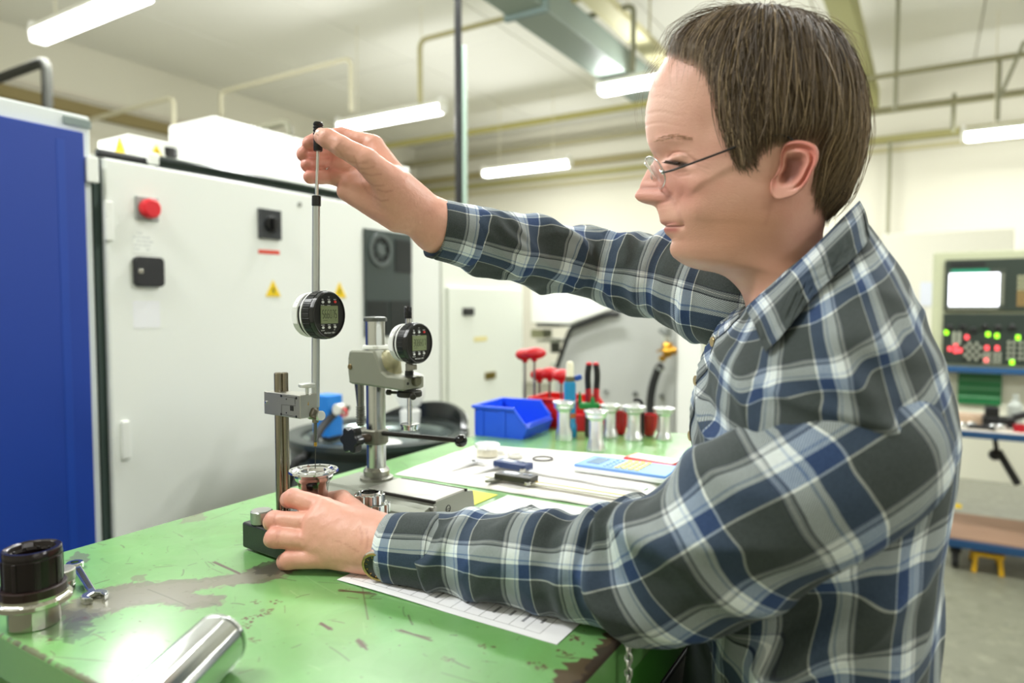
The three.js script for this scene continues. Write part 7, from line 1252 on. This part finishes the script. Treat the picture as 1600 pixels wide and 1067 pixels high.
// -------- things he wears
{
  const t = thing('eyeglasses', 'rimless eyeglasses with thin black temples worn by the man', 'eyeglasses', PH(1030, 260)), o = t.position, Q = (u, v, lat) => PH(u, v, lat).sub(o);
  const mir = (u, v, lat) => PH(u, v, lat).addScaledVector(LAT, -2 * lat).sub(o);
  for (const s of [1, -1]) {
    const P = (u, v, l) => (s > 0 ? Q(u, v, l) : mir(u, v, l));
    const tp = [P(1035, 269, 0.058), P(1043, 268, 0.066), P(1062, 262, 0.072), P(1122, 240, 0.077), P(1190, 215, 0.080), P(1228, 213, 0.077), P(1252, 234, 0.07)];
    part('temple', hose(tp, 0.0011, 80, 10), M.black, t, 'thin black temple');
    part('hinge', [put(new THREE.SphereGeometry(0.0024, 14, 10), ...P(1036, 269, 0.0585).toArray()), bar(P(1036, 269, 0.0585), P(1031, 266, 0.055), 0.0011)], M.chrome, t);
    // lens: a slightly curved oval pane standing before the eye
    const lens = gridGeo(40, 10, (i, j) => { const a = i * 6.2832, x = Math.cos(a) * j, y = Math.sin(a) * j, e = 0.8, lx = 0.0255 * sp(Math.cos(a), 0.8) * j, ly = 0.0165 * sp(Math.sin(a), 0.8) * j; const c = P(1022, 271, 0.034); return { p: c.addScaledVector(LAT, s * lx).add(V(0, ly * 0.98, 0)).addScaledVector(FWD, -lx * lx * 7 + ly * 0.5 - lx * 0.3) }; }, true);
    const lens2 = lens.clone(); lens2.translate(FWD.x * 0.0016, 0, FWD.z * 0.0016);
    part('lens', [lens, lens2], phys('#ffffff', 0.02, 0, { transmission: 1, thickness: 0, ior: 1.5 }), t);
    const rim = [...Array(41)].map((_, k) => { const a = k / 40 * 6.2832, lx = 0.0257 * sp(Math.cos(a), 0.8), ly = 0.0167 * sp(Math.sin(a), 0.8); return P(1022, 271, 0.034).addScaledVector(LAT, s * lx).add(V(0, ly * 0.98, 0)).addScaledVector(FWD, -lx * lx * 7 + ly * 0.5 - lx * 0.3 + 0.0006); });
    part('rim', new THREE.TubeGeometry(new THREE.CatmullRomCurve3(rim, true), 80, 0.00075, 8, true), mat('#cfd0cd', 0.15, 0.9), t, 'fine pale rim');
    part('nose_pad', put(new THREE.SphereGeometry(0.0032, 16, 12), ...P(1019, 275, 0.011).toArray(), 0, 0, 0, 0.6, 1.3, 0.6), phys('#e8dfd8', 0.2, 0, { transmission: 0.6, thickness: 0.003 }), t);
  }
  part('bridge', hose([Q(1014, 262, 0.0105), Q(1008, 256, 0.004), mir(1008, 256, 0.004), mir(1014, 262, 0.0105)], 0.0011, 30, 10), M.chrome, t);
}
{
  const c = at(610, 856, 0.7765), d = at(680, 862, 0.765).sub(at(604, 852, 0.782)).normalize(), t = thing('wristwatch', 'steel and gold wristwatch with a dark dial at the shirt cuff', 'wristwatch', c.clone());
  const q = new THREE.Quaternion().setFromUnitVectors(V(0, 0, 1), d), up = (g) => g.applyQuaternion(q);
  const R = 0.0285; // bracelet of links round the wrist
  for (let i = 0; i < 22; i++) { const a = i / 22 * 6.2832; if (Math.abs(Math.atan2(Math.sin(a - 5.25), Math.cos(a - 5.25))) < 0.55) continue; part('bracelet_link', up(put(box(0.0072, 0.0028, 0.016, 0.0008), Math.cos(a) * R, Math.sin(a) * R, 0, 0, 0, a + Math.PI / 2)), i % 2 ? M.chrome : M.polished, t); }
  // case on the camera side of the wrist, a little below the middle
  const n = V(0.1, -0.3, 1); n.addScaledVector(d, -n.dot(d)).normalize();
  const cp = n.clone().multiplyScalar(0.0285), face = new THREE.Quaternion().setFromUnitVectors(V(0, 1, 0), n), fc = (g) => g.applyQuaternion(face).translate(cp.x, cp.y, cp.z);
  part('case', fc(lathe([[0, -0.003], [0.017, -0.003], [0.019, 0], [0.019, 0.004], [0.0165, 0.006], [0, 0.006]], 44)), M.chrome, t);
  const dial = part('dial', fc(lathe([[0, 0.0058], [0.0155, 0.0058], [0.0155, 0.0064], [0, 0.0064]], 40)), mat('#1c211e', 0.3), t, 'dark dial');
  part('bezel', fc(put(ringSolid(0.0152, 0.0182, 0.0028, 0.0007, 44), 0, 0.0052, 0)), mat('#a9985f', 0.25, 0.9), t, 'gold bezel');
  for (let i = 0; i < 12; i++) { const a = i / 12 * 6.2832; part('hour_mark', fc(put(box(0.0024, 0.0006, 0.0008, 0.0001), Math.cos(a) * 0.0128, 0.0066, Math.sin(a) * 0.0128, 0, -a, 0)), M.gold, dial); }
  part('watch_hand', fc(put(box(0.009, 0.0005, 0.0009, 0.0001), 0.003, 0.007, 0.001, 0, 0.4, 0)), M.gold, dial);
  part('watch_hand', fc(put(box(0.0065, 0.0005, 0.0011, 0.0001), -0.001, 0.0074, 0.002, 0, 2.2, 0)), M.gold, dial);
  // ring on the far hand
  const a = at(513, 272, 0.905), b = at(540, 283, 0.903), rd = b.clone().sub(a).normalize(), rc = at(512, 272, 0.905);
  single('finger_ring', 'thin pale ring on the raised hand', 'ring', along(lathe([[0.0098, -0.0009], [0.0106, -0.0009], [0.0108, 0], [0.0106, 0.0009], [0.0098, 0.0009], [0.0098, -0.0009]], 48), V(0, 0, 0), rd), mat('#e8e6e0', 0.15, 0.9), rc);
}
renderer.render(scene, camera);
